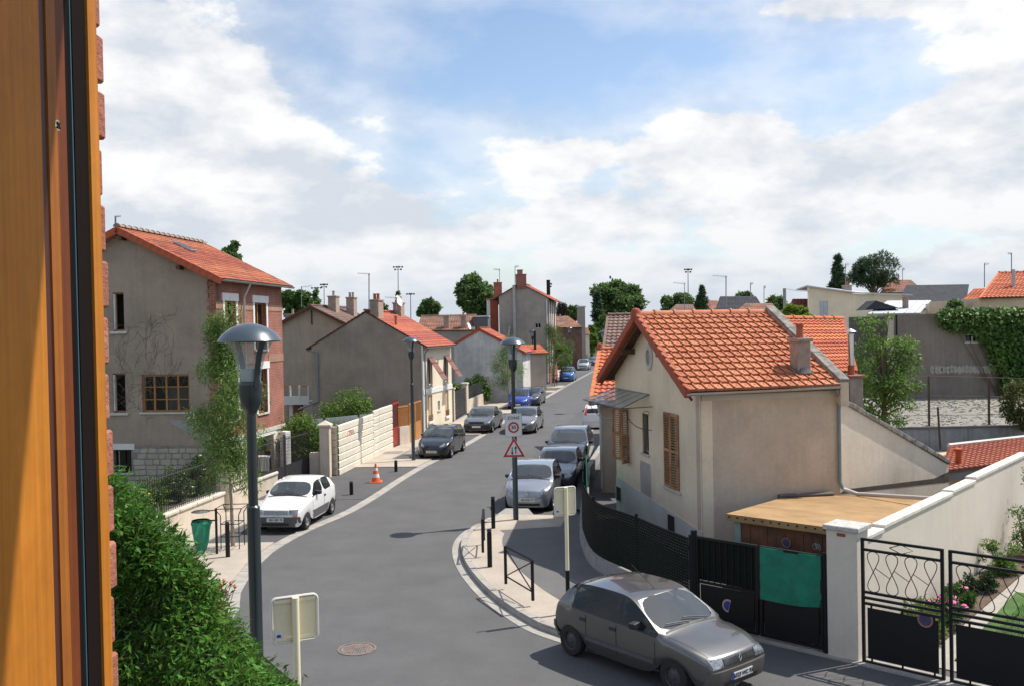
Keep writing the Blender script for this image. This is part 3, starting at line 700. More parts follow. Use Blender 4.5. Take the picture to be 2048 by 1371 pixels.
def car(name,label,P,loc,head,group='cars parked along the street',lvl=2):
    """P: dict of sizes, x measured back from the front bumper. head: direction the nose points (radians, 0 = +X)."""
    L_,W_,H_,wb,fo=P['L'],P['W'],P['H'],P['wb'],P['fo']; r=P.get('r',.285); w=W_/2
    xm=fo+wb/2                                           # origin between the axles
    X=lambda d: xm-d
    belt=P['belt']; cowl,cz=P['cowl']; wt=P['wtop']; rr,rrz=P['rrear']; gb,gz=P['gbot']; hz=P['nose_z']; tz=P['tail_z']; zb=P.get('zb',.20); tum=P.get('tum',.17)
    ra=r+.075; xf=fo; xr=fo+wb; arch=[(-1.18,0),(-.82,.72),(0,1.02),(.82,.72),(1.18,0)]
    bx=[0.0]+[xf+ra*a for a,_ in arch]; bz=[zb]+[max(zb,r*.55+ra*1.08*q) if q else zb for _,q in arch]
    midA=(xf+ra*1.18)*.6+(xr-ra*1.18)*.4; midB=P['bpil']
    bx+= [midA,midB]+[xr+ra*a for a,_ in arch]+[L_]; bz+=[zb,zb]+[max(zb,r*.55+ra*1.08*q) if q else zb for _,q in arch]+[zb+.04]
    n=len(bx)                                            # 14 stations
    def lin(ax,az):                                      # piecewise-linear table
        return lambda t: az[-1] if t>=ax[-1] else next(az[i]+(az[i+1]-az[i])*(t-ax[i])/(ax[i+1]-ax[i]) for i in range(len(ax)-1) if t<=ax[i+1])
    # longitudinal positions of shoulder, top and centre lines at every station
    sx=[.04]+[.04+(cowl+.10-.04)*f for f in (.28,.46,.66,.84,1.0)]+[max(wt-.10,cowl+.35),midB,xr-ra*1.05,rr-.05 if P['type']!='van' else rr-.28,rr+ (gb-rr)*.45,rr+(gb-rr)*.75,gb,L_-.03]
    tx=[.10]+[.10+(cowl+.04-.10)*f for f in (.28,.46,.66,.84,1.0)]+[wt,midB-.03,xr-ra*1.05-.02,rr-.13,rr,rr+(gb-rr)*.5,gb-.02,L_-.06]
    mx=[.0]+[.0+(cowl-.10)*f for f in (.26,.45,.65,.84,1.0)]+[wt-.06,midB-.03,xr-ra*1.05,rr-.2,rr+.03,rr+(gb-rr)*.5+.03,gb+.02,L_]
    hood=lambda f: hz+(cz-hz)*(f**.72)
    sz=[hz-.10]+[min(belt,hz-.05+(belt-hz+.02)*f**.8) for f in (.28,.46,.66,.84,1.0)]+[belt+.005,belt+.015,belt+.03,belt+.04,belt+.04,(belt+gz)/2+.02,gz-.02,tz-.10]
    tzz=[hz-.015]+[hood(f)-.012 for f in (.28,.46,.66,.84)]+[cz+.01]+[H_-.07,H_-.025,H_-.03,rrz-.035,rrz-.07,(rrz+gz)/2+.01,gz+.015,tz-.02]
    mz=[hz]+[hood(f)+.012 for f in (.26,.45,.65,.84)]+[cz+.03]+[H_-.035,H_+.0,H_-.002,rrz+.0,rrz-.02,(rrz+gz)/2+.03,gz+.03,tz]
    plan=lambda d: w*(1-P.get('ntap',.20)*max(0,(1-d/.75))**2.2-.10*max(0,1-(L_-d)/.6)**2)     # plan outline
    verts={}; bm=bmesh.new(); bm.edges.layers.float.new('crease_edge'); bm.verts.layers.float.new('crease_vert')
    def V(i,k,x,y,z,side):
        verts[(i,k,side)]=bm.verts.new((X(x),y*side,z))
    rings=7
    for i in range(n):
        c_=.5*(bx[i]+sx[i]); inn=plan(bx[i]); cr=max(bz[i]+.06,P.get('crease',.52) if bz[i]<.4 else bz[i]+.09)
        cab=i in range(6,10); 
        ty=plan(tx[i])-(.06 if i<=5 else tum if 6<=i<=10 else tum*.75 if i==11 else .08)
        if i==5: ty=plan(tx[i])-.035
        if i==0: ty=inn-.10
        if i==13: ty=inn-.06
        for sd_ in (1,-1):
            V(i,1,bx[i]+(.05 if i==0 else -.04 if i==n-1 else 0),inn-.05,bz[i],sd_)
            V(i,2,bx[i],inn,cr if 0<i<n-1 else zb+.22,sd_)
            V(i,3,sx[i],plan(sx[i])-.015,sz[i],sd_)
            V(i,4,tx[i],ty,tzz[i],sd_)
        verts[(i,0,0)]=bm.verts.new((X(bx[i]+(.03 if i==0 else 0)),0,bz[i] if i in (0,n-1) else zb)); verts[(i,5,0)]=bm.verts.new((X(mx[i]),0,mz[i]))
    g=lambda i,k,s_: verts[(i,k,s_)] if k not in (0,5) else verts[(i,k,0)]
    bm.verts.ensure_lookup_table()
    glass={}; 
    def F(vs,mi=0):
        f=bm.faces.new(vs); f.material_index=mi; f.smooth=True; return f
    for i in range(n-1):
        for s_ in (1,-1):
            for k in range(1,5):
                q=[g(i,k,s_),g(i+1,k,s_),g(i+1,k+1,s_),g(i,k+1,s_)]
                f=F(q if s_==1 else q[::-1])
                if k==3 and i in (5,6): glass.setdefault(('side',s_,0),[]).append(f)
                if k==3 and i in ((7,8) if P['type']=='sedan' or P['type']=='hatch' else (7,8,9)): glass.setdefault(('side',s_,1),[]).append(f)
                if k==4 and i==5: glass.setdefault(('wind',0,0),[]).append(f)
                if k==4 and i in ((10,11)): glass.setdefault(('rear',0,0),[]).append(f)
    # nose and tail: centre points on the middle line
    for i,flip in ((0,1),(n-1,-1)):
        c2=bm.verts.new((verts[(i,2,1)].co.x+(.03*flip),0,verts[(i,2,1)].co.z)); c3=bm.verts.new((verts[(i,3,1)].co.x+(.05*flip),0,verts[(i,3,1)].co.z))
        for s_ in (1,-1):
            for q in ([verts[(i,0,0)],g(i,1,s_),g(i,2,s_),c2],[c2,g(i,2,s_),g(i,3,s_),c3],[c3,g(i,3,s_),g(i,4,s_),verts[(i,5,0)]]): F(q)
    bmesh.ops.recalc_face_normals(bm,faces=bm.faces)
    mi=2; gl=[]; TR=1
    for key,fs in glass.items():
        rs=bmesh.ops.inset_region(bm,faces=fs,thickness=.034 if key[0]!='side' else .03,depth=-.004,use_even_offset=True,use_boundary=True)
        for f in fs: f.material_index=mi
        if key[0]=='side' and P.get('trim',True):
            for f in rs['faces']: f.material_index=TR
        gl.append((mi,key)); mi+=1
    cl=bm.edges.layers.float.get('crease_edge') or bm.edges.layers.float.new('crease_edge')
    for e in bm.edges:
        a={f.material_index for f in e.link_faces}
        if len(a)>1: e[cl]=1.0
        elif len(e.link_faces)==1: e[cl]=1.0
    cv=bm.verts.layers.float.get('crease_vert') or bm.verts.layers.float.new('crease_vert')
    for v in bm.verts:
        be=[e for e in v.link_edges if len({f.material_index for f in e.link_faces})>1]
        if len(be)==2:
            d0=(be[0].other_vert(v).co-v.co).normalized(); d1=(be[1].other_vert(v).co-v.co).normalized()
            if d0.dot(d1)>-.86: v[cv]=P.get('corner',.75)
    def cr(i,k,j,l,s_,v):
        e=bm.edges.get((g(i,k,s_),g(j,l,s_)))
        if e: e[cl]=max(e[cl],v)
    sharp=P.get('sharp',.35)
    for s_ in (1,-1):
        for i in range(n-1):
            cr(i,3,i+1,3,s_,sharp); cr(i,4,i+1,4,s_,max(sharp*.9,.45 if 5<=i<=10 else 0))
        for k in (1,2,3): cr(0,k,0,k+1,s_,sharp*.7); cr(n-1,k,n-1,k+1,s_,sharp*.8)
        cr(0,4,0,5,s_,max(sharp,.5)); cr(5,4,5,5,s_,.5); cr(6,4,6,5,s_,.5); cr(10,4,10,5,s_,.5); cr(n-1,4,n-1,5,s_,sharp); cr(12,4,12,5,s_,sharp)
    me=bpy.data.meshes.new('car_tmp'); bm.to_mesh(me); bm.free()
    for _ in range(mi): me.materials.append(None)
    tmp=bpy.data.objects.new('car_tmp',me); COL.objects.link(tmp); md=tmp.modifiers.new('s','SUBSURF'); md.levels=lvl; md.render_levels=lvl; md.boundary_smooth='ALL'
    dg=bpy.context.evaluated_depsgraph_get(); ev=bpy.data.meshes.new_from_object(tmp.evaluated_get(dg)); bpy.data.objects.remove(tmp)
    co=[v.co.copy() for v in ev.vertices]; polys=[(p.material_index,tuple(p.vertices)) for p in ev.polygons]
    root=thing(name,label,'car',(loc[0],loc[1],loc[2] if len(loc)>2 else 0),group,head)
    I=Matrix.Identity(4)
    def local(o,par=None): o.parent=par or root; o.matrix_parent_inverse=I; return o
    def part(mb,nm,m,smooth=True,par=None,bevel=0): return local(obj(nm,mb.mesh(nm,m,smooth,bevel)),par)
    def pick(sel):
        idx={}; vs=[]; fs=[]
        for m_,p in polys:
            if m_==sel:
                f=[]
                for v in p:
                    if v not in idx: idx[v]=len(vs); vs.append(co[v])
                    f.append(idx[v])
                fs.append(tuple(f))
        return vs,fs
    vs,fs=pick(0); bme=bpy.data.meshes.new('body'); bme.from_pydata(vs,[],fs)
    for p in bme.polygons: p.use_smooth=True
    bme.materials.append(P['paint']); local(obj('body',bme))
    vs,fs=pick(TR)
    if fs:
        q=bpy.data.meshes.new('window_trim'); q.from_pydata(vs,[],fs); q.materials.append(PLASTIC); local(obj('window_trim',q))
    for m_,key in gl:
        vs,fs=pick(m_); q=bpy.data.meshes.new('glass'); q.from_pydata(vs,[],fs)
        for p in q.polygons: p.use_smooth=True
        q.materials.append(WINDGLASS if key[0]=='wind' else CARGLASS); local(obj({'side':'side_window','wind':'windscreen','rear':'rear_window'}[key[0]],q))
    bvh=BVHTree.FromPolygons(co,[p for _,p in polys])
    fx=X(0); bk=X(L_)
    def cast(axis,a,b):                                 # front/back: a=y,b=z; side: a=x,b=z; up: a=x,b=y
        if axis=='f': h=bvh.ray_cast(Vector((fx+1,a,b)),Vector((-1,0,0)))
        elif axis=='b': h=bvh.ray_cast(Vector((bk-1,a,b)),Vector((1,0,0)))
        elif axis=='l': h=bvh.ray_cast(Vector((a,3,b)),Vector((0,-1,0)))
        elif axis=='r': h=bvh.ray_cast(Vector((a,-3,b)),Vector((0,1,0)))
        else: h=bvh.ray_cast(Vector((a,b,4)),Vector((0,0,-1)))
        return h[0],h[1]
    DIRV={'f':Vector((1,0,0)),'b':Vector((-1,0,0)),'l':Vector((0,1,0)),'r':Vector((0,-1,0)),'u':Vector((0,0,1))}
    def patch(axis,quad,nm,m,out=.008,nu=5,nv=3,par=None,skirt=.03):
        """piece that follows the body: quad of 4 (a,b) corners"""
        P4=[Vector(q) for q in quad]; grid=[]
        for j in range(nv+1):
            for i in range(nu+1):
                u,v=i/nu,j/nv; q=P4[0].lerp(P4[1],u).lerp(P4[3].lerp(P4[2],u),v); h,nn=cast(axis,q.x,q.y)
                if h is None: grid.append(None); continue
                if nn.dot(DIRV[axis])<0: nn=-nn
                grid.append(h+nn*out)
        if any(p is None for p in grid):
            ok=[p for p in grid if p is not None]
            if not ok: return None
            grid=[p if p is not None else min(ok,key=lambda q:(q-ok[0]).length) for p in grid]
        mb=MB(); fs=[(j*(nu+1)+i,j*(nu+1)+i+1,(j+1)*(nu+1)+i+1,(j+1)*(nu+1)+i) for j in range(nv) for i in range(nu)]
        back=[p-DIRV[axis]*skirt for p in grid]; N_=len(grid); rim=[i for i in range(nu)]+[ (nu+1)*j+nu for j in range(nv)]+[(nu+1)*nv+i for i in range(nu,0,-1)]+[(nu+1)*j for j in range(nv,0,-1)]
        mb.add(grid+back,fs+[(rim[k],rim[(k+1)%len(rim)],rim[(k+1)%len(rim)]+N_,rim[k]+N_) for k in range(len(rim))])
        return part(mb,nm,m,True,par)
    def rq(a0,a1,b0,b1): return [(a0,b0),(a1,b0),(a1,b1),(a0,b1)]
    # wheels
    tm,rm=wheel_meshes(r,P.get('tw',.18),P.get('rim',RIM))
    for d in (xf,xr):
        for s_ in (1,-1):
            t=local(obj('wheel',tm)); t.matrix_basis=Matrix.Translation((X(d),s_*(w-.115),r))@Matrix.Rotation(-s_*math.pi/2,4,'X')
            q=local(obj('rim',rm),t)
    mb=MB()
    for d in (xf,xr):
        for s_ in (1,-1): mb.lathe([(0,0),(ra*1.02,0),(ra*1.02,.25)],18); 
    mb=MB(); mb.box(X(L_-.25),X(.25),-w+.32,w-.32,zb+.02,zb+.12); 
    for d in (xf,xr): mb.box(X(d)-ra,X(d)+ra,-w+.28,w-.28,zb+.02,r+ra)
    part(mb,'underbody',PLASTIC,False)
    # cabin
    mb=MB(); fx_=X(cowl+.05)
    mb.box(X(rr-.05),X(cowl+.3),-w+.12,w-.12,zb+.12,zb+.2)
    mb.prism([Vector((X(cowl-.02),-w+.14,belt-.22)),Vector((X(cowl-.02),-w+.14,cz-.02)),Vector((X(cowl+.35),-w+.14,cz-.04)),Vector((X(cowl+.45),-w+.14,belt-.3))],(0,W_-.28,0))
    part(mb,'dashboard',PLASTIC,False)
    seatx=[(X(midB-.05),2),(X(min(xr-.1,rr-.35)),1)]
    for sx_,k in seatx:
        for s_ in ((.33,-.33) if k==2 else (0,)):
            ww=.25 if k==2 else w-.22; mb=MB()
            mb.box(sx_-.05,sx_+.45,s_*1-ww,s_+ww,zb+.2,zb+.36); mb.prism([Vector((sx_-.05,s_-ww,zb+.3)),Vector((sx_+.10,s_-ww,zb+.3)),Vector((sx_-.09,s_-ww,belt+.06)),Vector((sx_-.18,s_-ww,belt+.06))],(0,2*ww,0))
            if k==2: mb.box(sx_-.17,sx_-.08,s_-.12,s_+.12,belt+.09,belt+.26)
            part(mb,'seat',P.get('seat',SEAT),False,bevel=.02)
    mb=MB(); c_=Vector((X(cowl+.62),.33,belt-.02)); mb.tube([c_+Vector((.10*math.sin(t)*.5,.17*math.cos(t),.17*math.sin(t)*.85)) for t in [k*2*math.pi/14 for k in range(15)]],.014,6); part(mb,'steering_wheel',PLASTIC)
    # front
    nz=hz; y1=P.get('lamp_y',(.36,.66)); z1=P.get('lamp_z',(hz-.20,hz-.06))
    nw=plan(0)
    for s_ in (1,-1):
        a,b=y1[0]*w/.8,min(y1[1]*w/.8,nw-.03)
        sl=P.get('lamp_slant',0)
        q=[(s_*a,z1[0]),(s_*b,z1[0]+sl*.3),(s_*b,z1[1]+sl),(s_*a,z1[1])]
        patch('f',q,'headlight',LAMPGLASS,.012,6,3)
        if P.get('amber'): patch('f',[(s_*(b-.15),z1[0]-.07),(s_*b,z1[0]-.07),(s_*b,z1[0]-.01),(s_*(b-.15),z1[0]-.01)],'indicator',AMBER,.014,3,1)
    gr=P.get('grille',(hz-.17,hz-.07))
    if gr: patch('f',rq(-y1[0]*w/.8+.03,y1[0]*w/.8-.03,*gr),'grille',P.get('grille_m',PLASTIC),.008,8,2)
    bz0,bz1=P.get('bump',(zb+.06,zb+.26)); bmz=P.get('bump_m')
    if bmz:
        patch('f',rq(-nw+.0,nw-.0,bz0,bz1),'bumper',bmz,.035,14,3,skirt=.06); patch('b',rq(-plan(L_)+.01,plan(L_)-.01,bz0+.04,bz1+.06),'bumper',bmz,.035,14,3,skirt=.06)
    if P.get('intake',True): patch('f',rq(-.42,.42,zb+.05,zb+.13),'intake',PLASTIC,.04 if bmz else .008,8,1)
    h,_=cast('f',0,P.get('plate_z',zb+.25)); pz=P.get('plate_z',zb+.25)
    if h is not None:
        px_=h.x+(.045 if bmz else .02); pl=part(MB().box(px_-.03,px_,-.26,.26,pz-.055,pz+.055),'number_plate',PLATE,False)
        tx_=P.get('plate')
        if tx_:
            me_=text_mesh(tx_,.092,'plate_text',INK,.002); o=local(obj('plate_text',me_),pl); o.matrix_basis=Matrix.Translation((px_+.003,.02,pz))@Matrix(((0,0,1,0),(1,0,0,0),(0,1,0,0),(0,0,0,1)))
        if P.get('eu'): part(MB().box(px_-.01,px_+.002,-.26,-.215,pz-.055,pz+.055),'plate_band',PLATEBLUE,False,pl)
    if P.get('badge'):
        h,nn=cast('f',0,P['badge'])
        if h is not None:
            mb=MB()
            for a,b in (((0,.062),(.034,0)),((.034,0),(0,-.062)),((0,-.062),(-.034,0)),((-.034,0),(0,.062))): mb.tube([Vector((h.x+.016,a[0],h.z+a[1])),Vector((h.x+.016,b[0],h.z+b[1]))],.009,5)
            part(mb,'badge',CHROME)
    # rear lights, side strip, mirrors, handles, seams, wipers
    for s_ in (1,-1):
        t0=plan(L_)-.02; tl=P.get('tail_lamp',(gz-.32,gz-.08))
        patch('b',[(s_*(t0-.20),tl[0]),(s_*t0,tl[0]),(s_*t0,tl[1]),(s_*(t0-.20),tl[1])],'tail_light',REDLENS,.012,4,3)
        ax='l' if s_==1 else 'r'
        if P.get('strip'): patch(ax,rq(X(xr-ra*1.15),X(xf+ra*1.15),P['strip'][0],P['strip'][1]),'side_strip',P['strip'][2],.012,14,1)
        for d in P.get('doors',[midB]):
            a0=X(d)
            patch(ax,rq(a0-.07-.09,a0-.07+.07,belt-.14,belt-.085),'door_handle',P.get('handle',PLASTIC),.012,3,1)
            patch(ax,rq(a0-.008,a0+.008,zb+.10,belt-.02),'door_seam',PLASTIC,.003,1,8,skirt=.0)
        patch(ax,rq(X(cowl+.12)-.006,X(cowl+.12)+.006,zb+.12,belt-.10),'door_seam',PLASTIC,.003,1,8,skirt=0)
        m0=Vector((X(cowl+.52),s_*(w+.02),belt+.09)); mb=MB()
        K=8
        for sc_,xx in ((.55,.05),(1,.02),(1,-.05),(.9,-.07)): pass
        mb.prism([m0+Vector((-.07,-s_*.08,-.06)),m0+Vector((-.07,s_*.10,-.05)),m0+Vector((-.07,s_*.12,.05)),m0+Vector((-.07,-s_*.06,.07))],(.12,-s_*.03,0)); mb.tube([m0+Vector((0,-s_*.13,-.07)),m0+Vector((-.02,0,-.03))],.025,6)
        part(mb,'wing_mirror',P.get('mirror',PLASTIC),False,bevel=.02)
    mb=MB()
    for y0,y1_ in ((.42,-.12),(-.05,-.55)):
        pth=[]
        for t in range(5):
            f=t/4; h,nn=cast('u',X(cowl+.02+.10*f),(y0+(y1_-y0)*f)*w/.82)
            if h is not None: pth.append(h+Vector((.02,0,.03)))
        if len(pth)>1: mb.tube(pth,.010,5)
    if mb.v: part(mb,'wiper',PLASTIC)
    if P.get('aerial'):
        h,nn=cast('u',X(wt+.12),0)
        part(MB().tube([h,h+Vector((-.55,0,.32))],.006,5),'aerial',PLASTIC)
    for s_ in (1,-1):   # bonnet shut lines
        patch('u',[(X(.16),s_*(w-.22)),(X(.16),s_*(w-.212)),(X(cowl-.08),s_*(w-.125)),(X(cowl-.08),s_*(w-.133))],'bonnet_seam',PLASTIC,.003,1,10,skirt=0)
    patch('b',rq(-plan(L_)+.12,plan(L_)-.12,zb+.34,zb+.348),'boot_seam',PLASTIC,.003,8,1,skirt=0)
    mb=MB(); patch('u',rq(X(cowl-.06),X(.10),.0,.0) if False else [(X(cowl-.02),-w+.16),(X(cowl-.02),w-.16),(X(cowl+.02),w-.16),(X(cowl+.02),-w+.16)],'scuttle',PLASTIC,.006,8,1,skirt=0)
    return root

def on_wheels(front,rear,side,W_):      # placing by the visible wheels: ground points under the near-side wheels
    f,b=Vector(front),Vector(rear); d=(f-b).normalized(); nrm=Vector((-d.y,d.x,0)); c=(f+b)/2 - nrm*side*(W_/2-.115)
    return (c.x,c.y,.012), math.atan2(d.y,d.x)
HATCH=dict(type='hatch')
CLIO=dict(type='hatch',L=3.71,W=1.63,H=1.40,wb=2.47,fo=.76,belt=.87,cowl=(1.0,.91),wtop=1.72,rrear=(3.22,1.36),gbot=(3.60,.95),nose_z=.70,tail_z=.80,bpil=2.02,r=.285,paint=paint('grey_bronze',(.132,.131,.129),.36,1.15),
   lamp_y=(.40,.72),lamp_z=(.55,.68),grille=(.57,.665),grille_m=paint('grey_bronze',(.132,.131,.129)),bump=(.24,.50),bump_m=mat('bumper_clio',(.13,.12,.11),.45,.05,metal=.4),plate='6523 WC 93',plate_z=.38,eu=True,badge=.625,sharp=.8,corner=.9,doors=[2.02,2.78],rim=RIMDARK,aerial=True,strip=(.40,.47,BUMPGREY),ntap=.16)
S5=dict(type='hatch',trim=False,L=3.59,W=1.58,H=1.40,wb=2.41,fo=.68,belt=.90,cowl=(1.02,.93),wtop=1.62,rrear=(3.02,1.36),gbot=(3.45,.95),nose_z=.72,tail_z=.78,bpil=2.20,r=.275,paint=paint('white',(.78,.79,.79),.35,0),lamp_y=(.42,.72),lamp_z=(.56,.70),amber=True,grille=(.56,.69),grille_m=mat('grille_grey',(.33,.34,.35),.5,.05),bump=(.22,.50),bump_m=BUMPGREY,plate='303 GFF 75',plate_z=.42,badge=.64,sharp=.7,doors=[2.2],strip=(.24,.50,BUMPGREY),ntap=.10)
TWINGO=dict(type='hatch',L=3.60,W=1.65,H=1.47,wb=2.37,fo=.70,belt=.93,cowl=(.82,.98),wtop=1.55,rrear=(3.15,1.42),gbot=(3.50,1.0),nose_z=.74,tail_z=.82,bpil=2.1,r=.295,paint=paint('silver_blue',(.33,.36,.40),.3,.8),lamp_y=(.42,.76),lamp_z=(.60,.72),lamp_slant=.10,grille=None,plate='AK-616-YT',plate_z=.45,badge=.66,sharp=.15,ntap=.26,mirror=PLASTIC,doors=[2.1],seat=mat('seat_red',(.35,.05,.05),.9,.2,6))
P206=dict(type='hatch',L=3.83,W=1.65,H=1.43,wb=2.44,fo=.80,belt=.91,cowl=(1.0,.95),wtop=1.80,rrear=(3.35,1.38),gbot=(3.70,1.0),nose_z=.64,tail_z=.80,bpil=2.15,r=.295,paint=paint('black',(.012,.014,.018),.22,.3),lamp_y=(.36,.76),lamp_z=(.56,.62),lamp_slant=.12,grille=(.42,.50),plate='717 DXN 75',plate_z=.37,sharp=.18,ntap=.28,doors=[2.15,2.9],mirror=None or PLASTIC)
SED=dict(type='sedan',L=4.5,W=1.72,H=1.40,wb=2.66,fo=.88,belt=.90,cowl=(1.28,.93),wtop=2.0,rrear=(3.30,1.36),gbot=(3.95,.99),nose_z=.72,tail_z=.90,bpil=2.42,r=.295,paint=paint('dark_grey',(.085,.087,.092),.35,.5),lamp_y=(.42,.74),lamp_z=(.58,.70),grille=(.59,.69),bump=(.24,.50),bump_m=PLASTIC,plate='',plate_z=.42,sharp=.65,ntap=.12,doors=[2.42,3.2])
LAG=dict(SED,L=4.6,W=1.77,H=1.43,wb=2.75,cowl=(1.20,.96),wtop=2.05,rrear=(3.45,1.38),gbot=(4.15,1.05),nose_z=.68,tail_z=.95,bump_m=None,grille=(.55,.62),lamp_y=(.36,.76),lamp_z=(.54,.64),lamp_slant=.06,paint=paint('mid_grey',(.20,.205,.215),.3,.6),plate='',sharp=.25,ntap=.24,bpil=2.5)
OLDS=dict(SED,L=4.1,W=1.66,H=1.40,paint=paint('silver',(.17,.185,.185),.35,.8),bump_m=BUMPGREY,plate='',cowl=(1.15,.93),wtop=1.85,rrear=(3.0,1.36),gbot=(3.65,1.0),wb=2.5,fo=.8,bpil=2.2,doors=[2.2,2.95])
ESP=dict(type='van',L=4.66,W=1.85,H=1.70,wb=2.80,fo=.92,belt=1.02,cowl=(.98,1.10),wtop=2.0,rrear=(4.35,1.62),gbot=(4.56,1.12),nose_z=.82,tail_z=.95,bpil=2.6,r=.33,paint=paint('blue_grey',(.105,.13,.16),.3,.7),lamp_y=(.44,.78),lamp_z=(.64,.78),lamp_slant=.12,grille=(.55,.64),plate='',sharp=.2,ntap=.24,doors=[2.6,3.5],tum=.22)
VAN=dict(ESP,L=3.9,W=1.70,H=1.68,wb=2.6,fo=.75,belt=1.0,cowl=(.85,1.06),wtop=1.6,rrear=(3.65,1.62),gbot=(3.82,1.1),bpil=2.2,r=.30,doors=[2.2,3.0],paint=paint('bright_blue',(.03,.17,.52),.3,.3))
SCE=dict(VAN,L=4.2,W=1.75,H=1.62,paint=paint('silver2',(.48,.51,.54),.3,.6))
BLUEC=dict(P206,paint=paint('royal_blue',(.015,.055,.36),.28,.3),L=3.85,H=1.47,plate='')
DKG=dict(LAG,paint=paint('dark_green_grey',(.045,.055,.06),.3,.5),plate='')
PUNTO=dict(P206,paint=paint('white2',(.74,.75,.76),.3,0),L=3.8,H=1.48,tail_lamp=(.95,1.40),plate='')
# each car where its wheels stand
E_=lambda x,y: tuple(G(x,y))
l,hd=on_wheels(G(1349,1385),G(1150,1310),-1,1.63); car('parked_car','bronze grey five-door hatchback on the kerb before the gates, its bonnet shining',CLIO,l,hd)
l,hd=on_wheels(G(612,1057),G(659.6,1028),1,1.58); car('parked_car','white three-door hatchback with grey lower body beside the young tree',S5,l,hd)
l,hd=on_wheels(G(901.5,914),G(925,901),1,1.65); car('parked_car','glossy black hatchback parked beside the orange gate',P206,l,hd)
c=G(1054,1026); hd0=R(270-9.5); dv=Vector((math.cos(hd0),math.sin(hd0),0))
car('parked_car','silver blue rounded hatchback with red seats behind the ZONE 30 pole',TWINGO,tuple(c-dv*(TWINGO['fo']+TWINGO['wb']/2)),hd0)
def park(P,label,px,py,deg,z=.006,name='parked_car',grp='cars parked along the street',lvl=2):
    hd=R(270-deg); dv=Vector((math.cos(hd),math.sin(hd),0)); c=G(px,py); q=c-dv*(P['fo']+P['wb']/2); car(name,label,P,(q.x,q.y,z),hd,grp,lvl)
park(OLDS,'boxy dull grey saloon between the silver hatchback and the people carrier',1107,985,9.5)
park(ESP,'large blue grey people carrier parked behind the boxy dull grey saloon',1132,945,9.0)
park(SED,'boxy dark grey saloon parked beside the cream house',953,867,9.5)
hd=R(270-9.5); car('moving_car','mid grey liftback saloon driving up the middle of the road',LAG,tuple(G(1040,868)-Vector((math.cos(hd),math.sin(hd),0))*2.25),hd,None)
park(BLUEC,'royal blue hatchback parked in front of the dark grey saloon',1034,818,10,lvl=1)
park(DKG,'dark green grey saloon parked behind the royal blue hatchback',1056,812,10,lvl=1)
park(VAN,'bright blue small van parked near the hedge',1132,763,10,lvl=1)
park(SCE,'pale silver people carrier beyond the bright blue van',1165,740,10.5,lvl=1)
park(dict(DKG,paint=paint('navy',(.02,.04,.10),.3,.4)),'navy blue car behind the pale silver people carrier',1181,731,11,lvl=1)
park(dict(BLUEC,paint=paint('white3',(.7,.71,.72),.3,0)),'small white car at the far end of the parked row',1190,723,11,lvl=1)
# the white hatchback on the right shows its tail
hd=R(90-9); q=G(1192,862); dv=Vector((math.cos(hd),math.sin(hd),0)); q=q+dv*(PUNTO['L']-PUNTO['fo']-PUNTO['wb']/2)
car('parked_car','white hatchback with tall red tail lights seen from behind beside the tan house',PUNTO,(q.x,q.y,.006),hd)
# ------------------------------------------------------------------ street furniture
LAMPBLUE=mat('lamp_enamel',(.02,.03,.035),.35,.08,4,coat=.4); LAMPTOP=mat('lamp_top',(.055,.077,.098),.32,.1,3,metal=.2,coat=.3)
CLEAR=glass_mat('lamp_clear',(.55,.57,.57),.68,.05)
FROST=mat('lamp_frost',(.62,.63,.62),.4,.05)
def lamp_proto(label):
    t=thing('street_lamp',label,'street lamp',(0,0,0),'street lamps along both pavements')
    MB().lathe([(.16,0),(.16,.03),(.11,.05),(.085,.1),(.08,3.6),(.06,3.62),(.06,4.78),(.035,4.8)],18).build('pole',LAMPBLUE,t,True)
    MB().lathe([(.07,4.72),(.12,4.82),(.145,4.95),(.145,5.05),(.15,5.08),(.14,5.10),(0,5.10)],20).build('lamp_housing',LAMPBLUE,t,True)
    MB().lathe([(.125,5.08),(.14,5.2),(.19,5.40),(.28,5.55),(.30,5.565)],24).build('lamp_glass',CLEAR,t,True)
    MB().lathe([(.0,5.09),(.10,5.09),(.12,5.22),(.12,5.25),(0,5.25)],18).build('reflector',FROST,t,True)
    MB().lathe([(.385,5.565),(.395,5.575),(.33,5.66),(.22,5.735),(.10,5.775),(0,5.785)],28).build('lamp_shade',LAMPTOP,t,True)
    MB().lathe([(.0,5.56),(.38,5.56),(.385,5.566)],28).build('shade_underside',LAMPBLUE,t,True)
    for a in (R(35),R(215)):
        ca,sa=math.cos(a),math.sin(a); path=[(r_,z_) for r_,z_ in ((.145,5.03),(.16,5.2),(.215,5.40),(.30,5.555))]; mb=MB()
        for i in range(len(path)-1):
            (r0,z0),(r1,z1)=path[i],path[i+1]; tv=Vector((-sa,ca,0))*.035; p=Vector((ca*r0,sa*r0,z0)); q=Vector((ca*r1,sa*r1,z1)); o_=Vector((ca,sa,0))*.018
            mb.add([p-tv,p+tv,q+tv,q-tv,p-tv+o_,p+tv+o_,q+tv+o_,q-tv+o_],[(0,1,2,3),(4,5,6,7),(0,1,5,4),(1,2,6,5),(2,3,7,6),(3,0,4,7)])
        mb.build('arm',LAMPBLUE,t)
    return t
c3=G(1032,1046); lp=lamp_proto('dark lamp post carrying the ZONE 30 sign at the pavement corner'); lp.location=c3; lp.rotation_euler=(0,0,R(-115))
q=D(504,900,11.8); dup(lp,(q.x,q.y,.05),R(-80),'tall dark lamp post rising close behind the leafy shrub',scale=(1,1,1.055))
q=G(827,921); dup(lp,q,R(-100),'lamp post beside the black hatchback and a kerb ramp')
q=G(1067,771); dup(lp,(q.x,q.y,0),R(-60),'lamp post standing beside the clipped hedge',scale=(1,1,1.04))
